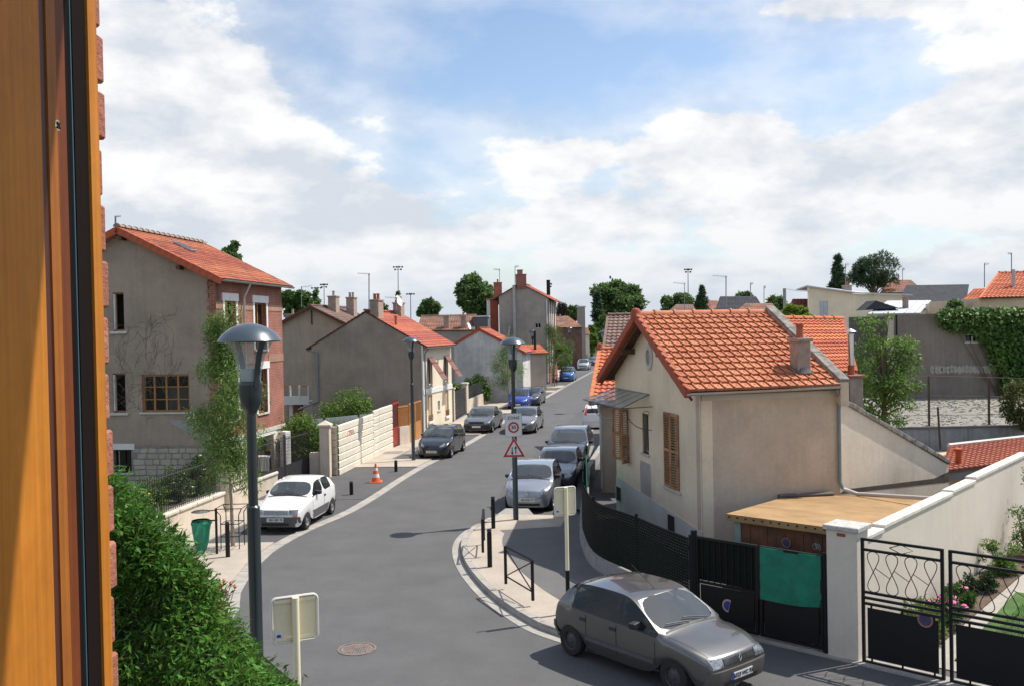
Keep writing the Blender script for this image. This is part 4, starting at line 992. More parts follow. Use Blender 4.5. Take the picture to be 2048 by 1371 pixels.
q=D(1140,700,122); dup(lp,(q.x,q.y,0),R(-60),'lamp post beyond the bright blue van',scale=(1,1,1.09))
q=D(1209,700,68); dup(lp,(q.x,q.y,0),R(-60),'lamp post on the far pavement behind the tan house roof',scale=(1.0,1.0,1.02))
# signs
def poly_plate(W,pts2,o0,o1): return MB().prism([W.P(a,b,o0) for a,b in pts2],W.n*(o1-o0))
def rrect(cx,cz,w,h,r,k=4):
    out=[]
    for sx,sz,a0 in ((1,1,0),(-1,1,90),(-1,-1,180),(1,-1,270)):
        for i in range(k+1):
            a=R(a0+90*i/k); out.append((cx+sx*(w/2-r)+r*math.cos(a),cz+sz*(h/2-r)+r*math.sin(a)))
    return out
SIGNWHITE=mat('sign_white',(.72,.73,.72),.4,.03); SIGNRED=mat('sign_red',(.52,.02,.025),.4,.03); SIGNBACK=mat('sign_cream_back',(.80,.72,.50),.55,.05); SIGNBLUE=mat('sign_blue',(.03,.06,.30),.4,.03)
def put_text(W,par,txt,size,s,z,o,m,bold=.0,space=1.0,subpart=True):
    me=text_mesh(txt,size,'lettering',m,bold,space=space); x=W.u if W.u.x>0 else -W.u; M=Matrix((x,Vector((0,0,1)),x.cross(Vector((0,0,1))))).transposed().to_4x4(); M.translation=W.P(s,z,o)
    ob=bpy.data.objects.new('lettering',me); COL.objects.link(ob); ob.parent=par; ob.matrix_parent_inverse=par.matrix_basis.inverted() if par.parent is None else Matrix.Identity(4); ob.matrix_basis=M; return ob
def ring_mesh(W,s,z,r0,r1,o0,o1,n=28):
    mb=MB(); vs=[];fs=[]
    for r_,o in ((r0,o0),(r1,o0),(r1,o1),(r0,o1)):
        for k in range(n): a=2*math.pi*k/n; vs.append(W.P(s+r_*math.cos(a),z+r_*math.sin(a),o))
    for j in range(4):
        for k in range(n): fs.append((j*n+k,j*n+(k+1)%n,((j+1)%4)*n+(k+1)%n,((j+1)%4)*n+k))
    return mb.add(vs,fs)
def disc_mesh(W,s,z,r,o,n=28): return MB().add([W.P(s+r*math.cos(2*math.pi*k/n),z+r*math.sin(2*math.pi*k/n),o) for k in range(n)],[tuple(range(n))])
def zone_signs():
    W=Wall((c3.x-1,c3.y-.12),(c3.x+1,c3.y-.12)); s0,_=W.pix(1027,850); zc=W.pix(1027,849)[1]; z2=W.pix(1027,893)[1]
    t=thing('road_sign','white square ZONE 30 sign fixed to the lamp post','sign',W.P(s0,zc-.36))
    poly_plate(W,rrect(s0,zc,.53,.72,.04),0,.02).build('back_plate',mat('sign_grey_edge',(.35,.35,.35),.5,.05),t); poly_plate(W,rrect(s0,zc,.50,.69,.035),.021,.024).build('face',SIGNWHITE,t)
    ring_mesh(W,s0,zc-.07,.115,.17,.026,.029).build('ring',SIGNRED,t); put_text(W,t,'ZONE',.125,s0,zc+.22,.027,INK,.002,1.15); put_text(W,t,'30',.155,s0,zc-.07,.027,INK,.004)
    t=thing('road_sign','triangular red bordered two-way traffic sign with opposing arrows under the ZONE 30 sign','sign',W.P(s0,z2-.3))
    hgt=.60; wdt=.68; tri=[(s0-wdt/2,z2-hgt/2),(s0+wdt/2,z2-hgt/2),(s0,z2+hgt/2)]
    ctr=(s0,z2-hgt/6)
    sc=lambda k:[(ctr[0]+(a-ctr[0])*k,ctr[1]+(b-ctr[1])*k) for a,b in tri]
    poly_plate(W,sc(1.04),0,.02).build('back_plate',SIGNWHITE,t); poly_plate(W,sc(1.0),.021,.024).build('border',SIGNRED,t); poly_plate(W,sc(.70),.025,.028).build('face',SIGNWHITE,t)
    for dx,up in ((-.055,-1),(.055,1)):
        x=s0+dx; zc2=z2-.10; mb=poly_plate(W,[(x-.014,zc2-.10),(x+.014,zc2-.10),(x+.014,zc2+.10),(x-.014,zc2+.10)],.029,.031); hh=zc2+up*.10
        mb.prism([W.P(x-.045,hh-up*.04,.0292),W.P(x+.045,hh-up*.04,.0292),W.P(x,hh+up*.045,.0292)],W.n*.002); mb.build('arrow',INK,t)
zone_signs()
def sign_back(px,py,Y,w,h,yaw,label,base_z=.13,black=True,ang=0):
    c=D(px,py,Y); d=Vector((math.cos(yaw),math.sin(yaw),0)); W=Wall((c.x-d.x,c.y-d.y),(c.x+d.x,c.y+d.y)); s=1.0; z=c.z
    t=thing('road_sign',label,'sign',(c.x,c.y,base_z))
    poly_plate(W,rrect(s,z,w,h,.05),-.02,-.01).build('plate',SIGNBACK,t); poly_plate(W,rrect(s,z,w-.02,h-.02,.045),-.024,-.021).build('face',SIGNBLUE,t)
    rim=MB(); loop=[W.P(a,b,.0) for a,b in rrect(s,z,w,h,.05)]; rim.tube(loop+[loop[0]],.016,6); rim.build('rim',mat('sign_rim',(.68,.66,.60),.4,.05),t,True)
    for f in (.42,-.42): wbox(W,s-w*.46,s+w*.46,z+f*h-.02,z+f*h+.02,-.008,.012).build('bracket',SIGNBACK,t)
    p=W.P(s,0,.05); zt=z+h/2
    MB().tube([p+Vector((0,0,base_z+(.9 if black else 0))),p+Vector((0,0,zt))],.04,12).build('post',SIGNBACK,t,True)
    if black: MB().tube([p+Vector((0,0,base_z-.05)),p+Vector((0,0,base_z+.9))],.042,12).build('post_foot',BLACK,t,True)
    st=poly_plate(W,rrect(s-w*.36,z-h*.36,.08,.12,.008),-.0085,-.006).build('sticker',SIGNWHITE,t)
    sub(poly_plate(W,rrect(s-w*.36,z-h*.34,.045,.03,.012),-.0055,-.004),'sticker_mark',SIGNBLUE,st); put_text(W,st,'ASN',.032,s-w*.36,z-h*.38,-.004,SIGNBLUE)
sign_back(1130,1001,19.4,.47,.58,R(22),'cream metal back of a square sign behind the bronze grey hatchback')
sign_back(590,1236,10.4,.50,.50,R(24),'cream metal back of a square sign rising out of the leafy shrub',0.05,False)
# bollards
def bollard(label,h,r,cap=True):
    t=thing('bollard',label,'bollard',(0,0,0),'black metal bollards')
    MB().lathe([(r,0),(r,h-.09),(r*.72,h-.085),(r*.72,h-.07),(r,h-.065),(r,h-.03),(r*.75,h-.005),(0,h)],16).build('post',BLACK,t,True)
    MB().lathe([(r*1.02,h-.055),(r*1.06,h-.05),(r*1.06,h-.04),(r*1.02,h-.035)],16).build('band',mat('bollard_band',(.06,.06,.065),.4,.1),t,True)
    return t
b=bollard('tall black bollard beside the crossed barrier on the corner pavement',.95,.06); q=G(980,1143); b.location=(q.x,q.y,.13)
q=G(987,1064); dup(b,(q.x,q.y,.13),0,'tall black bollard at the end of the corner pavement by the silver blue hatchback')
q=G(456,1116); dup(b,(q.x,q.y,.05),0,'tall black bollard in front of the tree guard')
q=G(430,1107); 
b2=bollard('short black bollard between the white hatchback and the traffic cone',.5,.07); q=G(703,989); b2.location=(q.x,q.y,.018)
q=G(792,943); dup(b2,(q.x,q.y,.018),0,'short black bollard between the traffic cone and the lamp post')
def cross_barrier(p,q,h,label):
    p,q=Vector(p),Vector(q); t=thing('crossed_barrier',label,'barrier',p,'low crossed barriers on the corner'); Z=Vector((0,0,1)); z0=Vector((0,0,.12))
    for e in (p,q): MB().tube([e+z0,e+Z*(h+.12)],.035,4).build('post',BLACK,t)
    MB().tube([p+Z*(h+.11),q+Z*(h+.11)],.028,4).build('top_rail',BLACK,t); MB().tube([p+Z*.30,q+Z*.30],.02,4).build('bottom_rail',BLACK,t)
    MB().tube([p+Z*.30,q+Z*(h+.08)],.014,6).build('brace',BLACK,t); MB().tube([q+Z*.30,p+Z*(h+.08)],.014,6).build('brace',BLACK,t)
cross_barrier(G(1012,1177,.13)*1,G(1066,1211,.13),.86,'low black barrier with crossed braces along the kerb nearest the bronze grey hatchback')
cross_barrier(G(966,1113,.13),G(968,1088,.13),.86,'low black barrier with crossed braces seen end on beside the bollards')
kerb_ramp(1032,1033,.75,'small concrete kerb ramp behind the ZONE 30 lamp post'); kerb_ramp(836,908,.75,'small concrete kerb ramp beside the black hatchback')
# traffic cone
def cone():
    q=G(752,964); t=thing('traffic_cone','orange traffic cone with two white bands on the driveway','traffic cone',q); OR=mat('cone_orange',(.80,.13,.03),.5,.06); WB=mat('cone_white',(.7,.7,.68),.5,.04); x,y=q.x,q.y; z=.02
    MB().box(x-.24,x+.24,y-.24,y+.24,z,z+.035).build('base',OR,t,False,.01)
    r=lambda h: .19-.16*h/.75
    for a,b,m in ((.035,.2,OR),(.2,.34,WB),(.34,.47,OR),(.47,.58,WB),(.58,.75,OR)):
        MB().lathe([(r(a),a+z),(r(b),b+z)]+([(0,b+z)] if b==.75 else []),18,(x,y,0)).build('cone_band' if m is WB else 'cone_body',m,t,True)
cone()
# manhole
q=G(714,1297); t=thing('manhole_cover','round rusty iron manhole cover set in the road','manhole cover',(q.x,q.y,0)); IRON=mat('rusty_iron',(.17,.15,.14),.8,.3,8,.6,40,col2=(.22,.155,.12),mask=(.45,.6))
MB().lathe([(.0,.008),(.31,.008)],28,q).build('cover',IRON,t); MB().lathe([(.325,.007),(.325,.012),(.37,.012),(.37,.003)],28,q).build('ring',IRON,t)
mb=MB()
for i in range(-6,7):
    for j in range(-6,7):
        if (i*i+j*j)<33: mb.box(q.x+i*.046-.014,q.x+i*.046+.014,q.y+j*.046-.014,q.y+j*.046+.014,.008,.013)
kind(mb.build('tread',IRON,t),'stuff')
q=G(785,906); o=slab([q+Vector((a,b,0)) for a,b in ((-.45,-.5),(.45,-.5),(.5,.5),(-.4,.5))],.048,.056,'access_cover',mat('cover_grey',(.22,.20,.18),.8,.1,6)); tag(o,'grey square access cover in the pavement by the red gate','access cover')
# bin bag holder
def bag_holder():
    q=G(434,1110); t=thing('litter_bin','green bag litter bin hanging from a dark post with a flat lid','litter bin',(q.x,q.y,.05)); Z=Vector((0,0,1)); s=1.0
    p=Vector((q.x,q.y,.05)); MB().tube([p,p+Z*1.25],.035,4).build('post',BLACK,t)
    c=p+Vector((-.42,.0,0))
    MB().tube([p+Z*.92,c+Vector((.2,0,.92))],.02,6).build('arm',BLACK,t); MB().tube([p+Z*1.2,c+Vector((.1,0,1.18))],.015,6).build('arm',BLACK,t)
    MB().lathe([(.23,.90),(.24,.91),(.24,.93),(.23,.94)],20,c).build('hoop',BLACK,t,True)
    MB().lathe([(.0,1.20),(.2,1.19),(.25,1.17),(.25,1.16),(0,1.17)],20,c).build('lid',mat('lid_grey',(.12,.13,.12),.5,.1),t,True)
    BAG=mat('bag_green',(.03,.30,.18),.4,.15,6,trans=.35); prof=[(.25,.92),(.27,.86),(.24,.80),(.225,.62),(.19,.38),(.13,.14),(.06,.03),(0,.02)]; mb=MB(); n=24; vs=[];fs=[]
    for j,(r_,z_) in enumerate(prof):
        for k in range(n):
            a=2*math.pi*k/n; w=1+.09*math.sin(5*a+j*.4)+.05*math.sin(9*a-j); vs.append((c.x+r_*w*math.cos(a),c.y+r_*w*math.sin(a),c.z+z_))
    for j in range(len(prof)-1):
        for k in range(n): fs.append((j*n+k,j*n+(k+1)%n,(j+1)*n+(k+1)%n,(j+1)*n+k))
    mb.add(vs,fs).build('bag',BAG,t,True); return t
lb=bag_holder(); q=G(1156,748); dup(lb,(q.x,q.y,.05),R(200),'green bag litter bin beside the bright blue van',None)
def tree_guard(c,label):
    t=thing('tree_guard',label,'tree guard',c); Z=Vector((0,0,1)); r=.36
    for k in range(4):
        a=R(45+90*k); u=Vector((math.cos(a),math.sin(a),0)); MB().tube([c+u*r,c+u*r+Z*.95,c+u*(r+.16)+Z*1.15],.014,6).build('upright',BLACK,t)
    for h,rr in ((.35,r),(.70,r),(1.15,r+.16)):
        ps=[c+Vector((math.cos(R(45+90*k)),math.sin(R(45+90*k)),0))*rr+Z*h for k in range(5)]; MB().tube(ps,.012,6).build('ring',BLACK,t)
tree_guard(G(466,1093,.05),'open black iron tree guard around the young street tree'); tree_guard(G(1109,771,.05),'dark iron guard round the small tree near the bright blue van')
# ------------------------------------------------------------------ houses on the left of the street
WOODW=mat('window_wood',(.38,.17,.05),.55,.15,4); CURT=mat('curtain',(.55,.53,.48),.9,.1,3)
STONEW=mat('rubble_stone',(.40,.365,.30),.9,.18,2.2,.5,30,island=.2); MORTAR=mat('rubble_mortar',(.24,.22,.185),.95,.2,3,.4,60)
def rect(W,x0,y0,x1,y1):
    xm,ym=(x0+x1)/2,(y0+y1)/2; a=W.pix(x0,ym)[0]; b=W.pix(x1,ym)[0]; return (min(a,b),max(a,b),W.pix(xm,y1)[1],W.pix(xm,y0)[1])
def skylight(par,e0,e1,r0,r1,u,v,w,l):
    e0,e1,r0,r1=map(Vector,(e0,e1,r0,r1)); n=((e1-e0).cross(r0-e0)).normalized(); n=n if n.z>0 else -n
    X_=(e1-e0).normalized(); Y_=(r0-e0).normalized(); o=e0.lerp(e1,u).lerp(r0.lerp(r1,u),v)+n*.05
    f=MB().frame(o,X_,Y_,n,w,l,.07).build('skylight',ZINC,par); sub(MB().frame(o+X_*.06+Y_*.06+n*.071,X_,Y_,n,w-.12,l-.12,.006),'pane',GLASS,f)
def brick_house():
    s=Vector((.139,.990,0)).normalized(); g=Vector((-s.y,s.x,0)); A=Vector((-11.13,35.4,0)); FL_=6.55; hw=3.69; GWD=2*hw
    B=A+s*FL_; Cc=A+g*GWD; ez=8.25; rz_=10.15
    h=thing('brick_house','tall two-storey house with grey gable wall, red brick street front and orange tiled roof','house',A)
    GW=Wall(A,Cc); FW=Wall(A,B,(1,0))
    wu=rect(GW,226,585,248,662); wm=rect(GW,226,746,251,824); wb_=rect(GW,284,748,379,823); bs=rect(GW,228,898,263,944)
    stz=GW.pix(345,890)[1]
    slope=(rz_-ez)/hw
    wall_mesh(GW,[(0,stz),(GWD,stz),(GWD,ez),(hw,rz_-.12),(0,ez)],[wu,wm,wb_],.2,.3).build('wall',REND_GREY,h)
    wall_mesh(GW,[(0,-.1),(GWD,-.1),(GWD,stz-.002),(0,stz-.002)],[bs],.25,.3).build('stone_base',MORTAR,h)
    # rubble stones, one by one
    z=.02; row=0
    while z<stz-.06:
        hgt=random.uniform(.17,.235); hgt=min(hgt,stz-.02-z); x=random.uniform(-.05,.02); 
        while x<5.2:
            wdt=random.uniform(.26,.52); x1=min(x+wdt,5.4); a,b=max(x,.02)+.014,x1-.014; c,d=z+.013,z+hgt-.013
            clash=not(b<bs[0]-.03 or a>bs[1]+.03 or d<bs[2]-.06 or c>bs[3]+.24)
            if b-a>.08 and not clash and d-c>.07:
                j=lambda: random.uniform(-.016,.016); pr=random.uniform(.012,.03); k=.03
                o8=[(a+k+j(),c+j()),(b-k+j(),c+j()),(b+j()*.5,c+k),(b+j()*.5,d-k),(b-k+j(),d+j()),(a+k+j(),d+j()),(a+j()*.5,d-k),(a+j()*.5,c+k)]
                ca,cb=(a+b)/2,(c+d)/2; mb=MB(); vs=[GW.P(p,q,.0) for p,q in o8]+[GW.P(ca+(p-ca)*.90,cb+(q-cb)*.84,pr) for p,q in o8]
                mb.add(vs,[(i,(i+1)%8,(i+1)%8+8,i+8) for i in range(8)]+[tuple(range(8,16))]); mb.build('stone',STONEW,h)
            x=x1
        z+=hgt; row+=1
    wbox(GW,bs[0]-.15,bs[1]+.25,bs[3],bs[3]+.22,.0,.04).build('lintel',WHITE,h); window(GW,h,*bs,fm=BLACK,depth=.24,cols=2,sm=STONE)
    window(GW,h,*wb_,fm=WOODW,depth=.14,cols=4,rows=3,t=.07,sm=STONE)
    mb=MB(); K=14; o_=-.36
    for i in range(K): 
        a=wb_[0]+.1+(wb_[1]-wb_[0]-.2)*i/K*.55; b=a+(wb_[1]-wb_[0])*.04; mb.quad(GW.P(a,wb_[2]+.05,o_-.05*(i%2)),GW.P(b,wb_[2]+.05,o_-.05*((i+1)%2)),GW.P(b,wb_[2]+.95,o_-.05*((i+1)%2)),GW.P(a,wb_[2]+.95,o_-.05*(i%2)))
    mb.build('curtain',CURT,h)
    for w_ in (wu,wm):
        wbox(GW,w_[0]-.12,w_[1]+.12,w_[2]-.1,w_[2],-.15,.08).build('sill',STONE,h)
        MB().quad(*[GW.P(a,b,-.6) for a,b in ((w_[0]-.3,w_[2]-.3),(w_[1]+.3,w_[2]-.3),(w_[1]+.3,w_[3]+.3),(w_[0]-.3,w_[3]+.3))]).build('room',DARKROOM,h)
        f=bar_loop(GW,MB(),w_[0],w_[1],w_[2],w_[3],-.2,-.14,.06).build('window',WOODW,h)
        f2=MB().frame(GW.P(w_[1]-.05,w_[2]+.05,-.14),GW.n,GW.u,(0,0,1),.10,.05,w_[3]-w_[2]-.1).build('casement',WHITE,h)
    # pale patch where old render was repaired, lines of dead creeper
    pz=[GW.pix(*p) for p in ((335,838),(412,842),(428,888),(404,884),(385,868),(350,850))]
    MB().add([GW.P(a,b,.004) for a,b in pz],[tuple(range(len(pz)))]).build('render_patch',mat('render_pale',(.33,.32,.30),.9,.12,2,.3,60),h)
    CRE=mat('dry_creeper',(.20,.17,.14),.95,.1); mb=MB(); rnd=random.Random(3)
    def creep(s0,z0,a,n,l):
        for _ in range(n):
            s1=s0+math.cos(a)*l; z1=z0+math.sin(a)*l
            if 0.1<s1<GWD-.1 and stz<z1<ez+min(s1,GWD-s1)*slope-.2:
                mb.tube([GW.P(s0,z0,.012),GW.P(s1,z1,.012)],.004,3,False)
                if rnd.random()<.22 and n>3: creep(s1,z1,a+rnd.choice((-.7,.7)),n//2,l*.85)
                s0,z0=s1,z1
            a+=rnd.uniform(-.4,.4)
    for _ in range(17): creep(rnd.uniform(1.5,4.2),rnd.uniform(2.3,5.2),rnd.uniform(.6,2.5),rnd.randint(8,20),.14)
    kind(mb.build('dry_creeper',CRE,h),'stuff')
    # brick front
    u1=rect(FW,441,584,455,655); u2=rect(FW,499,584,520,655); m1=rect(FW,441,700,455,800); m2=rect(FW,519,716,533,800); dr=rect(FW,515,872,545,935)
    u1=(.75,1.75,5.4,7.35); u2=(3.55,4.75,5.4,7.35); m1=(.75,1.75,2.7,4.6); m2=(3.7,4.7,2.75,4.6); dr=(3.2,5.3,-.05,1.75)
    wall_mesh(FW,[(0,2.0),(FL_,2.0),(FL_,ez-.12),(0,ez-.12)],[u1,u2,m1,m2],.22,.3).build('wall',BRICKRED,h)
    wall_mesh(FW,[(0,-.1),(FL_,-.1),(FL_,1.995),(0,1.995)],[dr],.4,.3).build('street_base',REND_WARM,h)
    wbox(FW,-.03,FL_+.03,1.9,2.06,-.02,.05).build('base_moulding',STONE,h)
    for w_ in (u1,u2,m1,m2):
        window(FW,h,*w_,fm=WOODW,depth=.2,cols=2,rows=2,sm=STONE); wbox(FW,w_[0]-.22,w_[1]+.22,w_[3]+.002,w_[3]+.30,-.01,.05).build('lintel',WHITE,h)
        for e in (w_[0]-.16,w_[1]+.002): wbox(FW,e,e+.158,w_[2],w_[3],-.01,.03).build('jamb_stone',WHITE,h)
    wbox(FW,dr[0]-.2,dr[1]+.2,dr[3]+.002,dr[3]+.2,-.01,.03).build('lintel',WHITE,h)
    wbox(FW,dr[0],dr[1],0,dr[3],-.4,-.35).build('garage_door',mat('door_dark',(.06,.045,.035),.7,.15,4),h)
    for z0,z1 in ((7.05-.02,7.3),(4.85,5.18)):
        for a,b in ((-.012,u1[0]-.17),(u1[1]+.17,u2[0]-.17),(u2[1]+.17,FL_+.012)): wbox(FW,a,b,z0,z1,-.02,.022).build('brick_band',BRICKBAND,h)
    # brick quoins turning the corner on the gable wall
    z=2.05; k=0
    while z<ez-.3:
        wbox(GW,-.02,.34 if k%2 else .22,z,z+.14,-.0,.012).build('quoin',BRICKRED,h); z+=.15; k+=1
    wbox(FW,FL_-.01,FL_+.005,0,ez,-5,-.01).build('wall',REND_GREY,h)
    # roof
    n1=Vector((0,0,1)); oe=.42; og=.38
    zE=ez-oe*slope+.1
    E0=A-g*oe-s*og+n1*zE; E1=B-g*oe+s*.3+n1*zE; RA=A+g*hw-s*og+n1*(rz_+.02); RB=B+g*hw+s*.3+n1*(rz_+.02); L0=Cc+g*oe-s*og+n1*zE; L1=Cc+g*oe+s*(FL_+.3)+n1*zE
    TB=mat('roof_tile_bright',(.40,.115,.06),.85,.28,3,.3,40,col2=(.22,.085,.06),mask=(.42,.68),island=.2)
    roof_plane(E0,E1,RA,RB,.24,.17,.03,.02,par=h,m=TB); roof_plane(L1,L0,RB,RA,.24,.17,.03,.02,par=h,m=TB)
    skylight(h,E0,E1,RA,RB,.37,.62,.55,.85)
    ridge_tiles(RA+n1*.03,RB+n1*.03,.12,mat('ridge_grey',(.26,.20,.165),.9,.2,4),h,.42)
    VB=mat('verge_bright',(.42,.10,.045),.85,.2,3)
    verge(E0+s*.05,RA+s*.05,h,VB,.18,.26,.3); verge(L0+s*.05,RA+s*.05,h,VB,.18,.26,.3); verge(E1-s*.05,RB-s*.05,h,TILE_OLD,.14,.12,.3)
    gutter(E0-g*.03-n1*.03+s*.1,E1-g*.03-n1*.03,h,.07)
    MB().tube([E0-g*.02+s*2.6-n1*.08,A+s*2.3+g*(-.12)+n1*(ez-.75),A+s*2.3+g*(-.12)+n1*.3],.045,8).build('downpipe',mat('pipe_pale',(.5,.5,.49),.5,.1),h,True)
    for t in (.33,.95): 
        q=A+g*(hw*t)-s*og+n1*(ez+slope*hw*t-.36); MB().frame(q,g,s,n1,.14,og,.16).build('purlin',SOFFIT,h)
brick_house()

def gable_house(name,label,A,s,depth,hw,ez,rz_,wallm,roofm,oe=.3,og=.2,front=None,fronth=(),vergem=None,course=.3,width=.22,hwl=None,ezl=None,cat='house',gholes=(),roofstuff=True,ridge=True,gut=True):
    """A: near street corner; s: street direction; gable faces the camera, ridge runs along s"""
    A=Vector((A[0],A[1],0)); s=Vector((s[0],s[1],0)).normalized(); g=Vector((-s.y,s.x,0)); hl=hwl or hw; GWD=hw+hl; B=A+s*depth; Cc=A+g*GWD; n1=Vector((0,0,1)); el=ezl or ez
    h=thing(name,label,cat,A); GW=Wall(A,Cc); FW=Wall(A,B,(-g.x,-g.y))
    wall_mesh(GW,[(0,-.1),(GWD,-.1),(GWD,el),(hw,rz_-.08),(0,ez)],gholes,.2,.3).build('wall',wallm,h)
    wall_mesh(FW,[(.003,-.1),(depth,-.1),(depth,ez-.02),(.003,ez-.02)],fronth,.2,.3).build('front_wall' if front else 'wall',front or wallm,h)
    BW=Wall(B+g*.003,B+g*GWD,(s.x,s.y)); wall_mesh(BW,[(0,-.1),(GWD,-.1),(GWD,el),(hw,rz_-.08),(0,ez)]).build('wall',wallm,h)
    LW=Wall(Cc,Cc+s*depth,(g.x,g.y)); wall_mesh(LW,[(.003,-.1),(depth,-.1),(depth,el-.02),(.003,el-.02)]).build('wall',wallm,h)
    sl=(rz_-ez)/hw; sl2=(rz_-el)/hl
    E0=A-g*oe-s*og+n1*(ez-oe*sl+.06); E1=B-g*oe+s*og+n1*(ez-oe*sl+.06); RA=A+g*hw-s*og+n1*(rz_+.02); RB=RA+s*(depth+2*og); L0=Cc+g*oe-s*og+n1*(el-oe*sl2+.06); L1=L0+s*(depth+2*og)
    roof_plane(E0,E1,RA,RB,course,width,.03,.02,par=h,m=roofm); roof_plane(L1,L0,RB,RA,course,width,.03,.02,par=h,m=roofm)
    if ridge: ridge_tiles(RA+n1*.02,RB+n1*.02,.11,roofm,h,.45,parts=False)
    if vergem: verge(E0+s*.04,RA+s*.04,h,vergem,.16,.2,.4); verge(L0+s*.04,RA+s*.04,h,vergem,.16,.2,.4)
    if gut: gutter(E0-g*.03-n1*.03,E1-g*.03-n1*.03,h,.07)
    return h,dict(A=A,B=B,C=Cc,s=s,g=g,GW=GW,FW=FW,E0=E0,E1=E1,RA=RA,RB=RB,L0=L0,L1=L1)
def cream_house():
    A=G(848,864); B=G(905,843); s=(B-A).normalized(); Lh=(B-A).length; gx=Vector((-s.y,s.x,0))
    hw=3.55
    FWt=Wall(A,B,(1,0))
    up1=(.95,2.0,2.85,4.75); up2=(4.55,5.55,2.85,4.75); lo1=(.95,1.85,.55,2.15); lo2=(4.7,5.5,.55,2.2); sm_=(3.0,3.5,1.05,1.65); sl_=(3.1,3.35,3.9,4.6)
    up1=(.95,2.0,2.75,4.45); up2=(4.55,5.55,2.75,4.45); sl_=(3.1,3.35,3.6,4.3)
    h,d=gable_house('cream_house','cream fronted house with dark grey blank gable wall and brown awning shutters',A,s,Lh,hw,5.25,7.3,REND_GREY,TILE_RED,.35,.05,REND_CREAM,[up1,up2,lo1,lo2,sm_,sl_],None,.26,.2)
    FW=d['FW']; n1=Vector((0,0,1))
    wbox(FW,0,Lh,2.25,2.55,.002,.05).build('string_course',WHITE,h); wbox(FW,-.03,.12,0,5.2,-.05,.03).build('corner_strip',WHITE,h)
    BSH=mat('shutter_brown',(.22,.085,.065),.6,.15,4); LOW=mat('shutter_tan',(.50,.34,.19),.6,.1,4)
    for w_ in (up1,up2):
        f=window(FW,h,*w_,fm=WHITE,cols=2,sm=STONE)
        for k in range(5):                     # boards of the propped awning shutter
            a=w_[0]+(w_[1]-w_[0])*k/5+.01; b=w_[0]+(w_[1]-w_[0])*(k+1)/5-.01
            MB().prism([FW.P(a,w_[3],.05),FW.P(b,w_[3],.05),FW.P(b,w_[2]+.35,.95),FW.P(a,w_[2]+.35,.95)],FW.n*.03).build('awning_board',BSH,h)
        for t in (.25,.7):
            z=w_[3]+(w_[2]+.35-w_[3])*t; o=.05+.9*t; wbox(FW,w_[0],w_[1],z-.04,z+.04,o+.03,o+.06).build('batten',BSH,h)
    for w_ in (lo1,lo2): 
        wbox(FW,w_[0],w_[1],w_[2],w_[3],-.12,-.08).build('shutter',LOW,h); wbox(FW,w_[0]-.1,w_[1]+.1,w_[2]-.14,w_[2],-.05,.10).build('sill',WHITE,h)
        mb=MB(); 
        for i in range(8): x=w_[0]+(w_[1]-w_[0])*i/7; mb.tube([FW.P(x,w_[2],.03),FW.P(x,w_[2]+.38,.03)],.012,4)
        mb.tube([FW.P(w_[0],w_[2]+.38,.03),FW.P(w_[1],w_[2]+.38,.03)],.016,4); mb.build('window_rail',mat('rail_rust',(.16,.07,.05),.7,.1),h)
    window(FW,h,*sm_,fm=WHITE,cols=1); window(FW,h,*sl_,fm=WHITE,cols=1,sill=False)
    MB().tube([d['E0']-d['g']*.02+n1*-.05+d['s']*.3,FW.P(.25,4.7,.08),FW.P(.25,.2,.08)],.045,8).build('downpipe',PIPE,h,True)
    MB().tube([d['L0']+n1*-.1+d['s']*.2,d['C']+d['g']*(-.4)-d['s']*.1+n1*4.9,d['C']+d['g']*(-.4)-d['s']*.1+n1*1.9,d['C']+d['g']*.9-d['s']*.1+n1*1.4],.06,8).build('downpipe',PIPE,h,True)
    rz0=math.atan2(s.y,s.x)
    c=d['RA']-d['g']*.55+s*.55; chimney(h,(c.x,c.y),.55,.9,6.5,7.95,CHIM,2,rz0+math.pi/2)
    c=d['RA']+s*(Lh-.9)-d['g']*.3; chimney(h,(c.x,c.y),.55,.75,6.8,7.9,CHIM,2,rz0+math.pi/2)
    MB().lathe([(.07,0),(.07,.45),(.1,.46),(.1,.52)],8,d['RA']-d['g']*1.6+s*1.0+n1*-.85).build('vent_pipe',POT,h)
    # crack lines in the gable render
    GW=d['GW']; mb=MB(); pth=[GW.pix(*p) for p in ((634,778),(652,775),(662,781),(705,780),(718,783),(722,768))]; pth2=[GW.pix(*p) for p in ((718,783),(730,789),(731,805))]
    for p in (pth,pth2): mb.tube([GW.P(a,b,.006) for a,b in p],.018,4)
    mb.build('crack',mat('crack_pale',(.36,.34,.31),.9,.1),h)
cream_house()
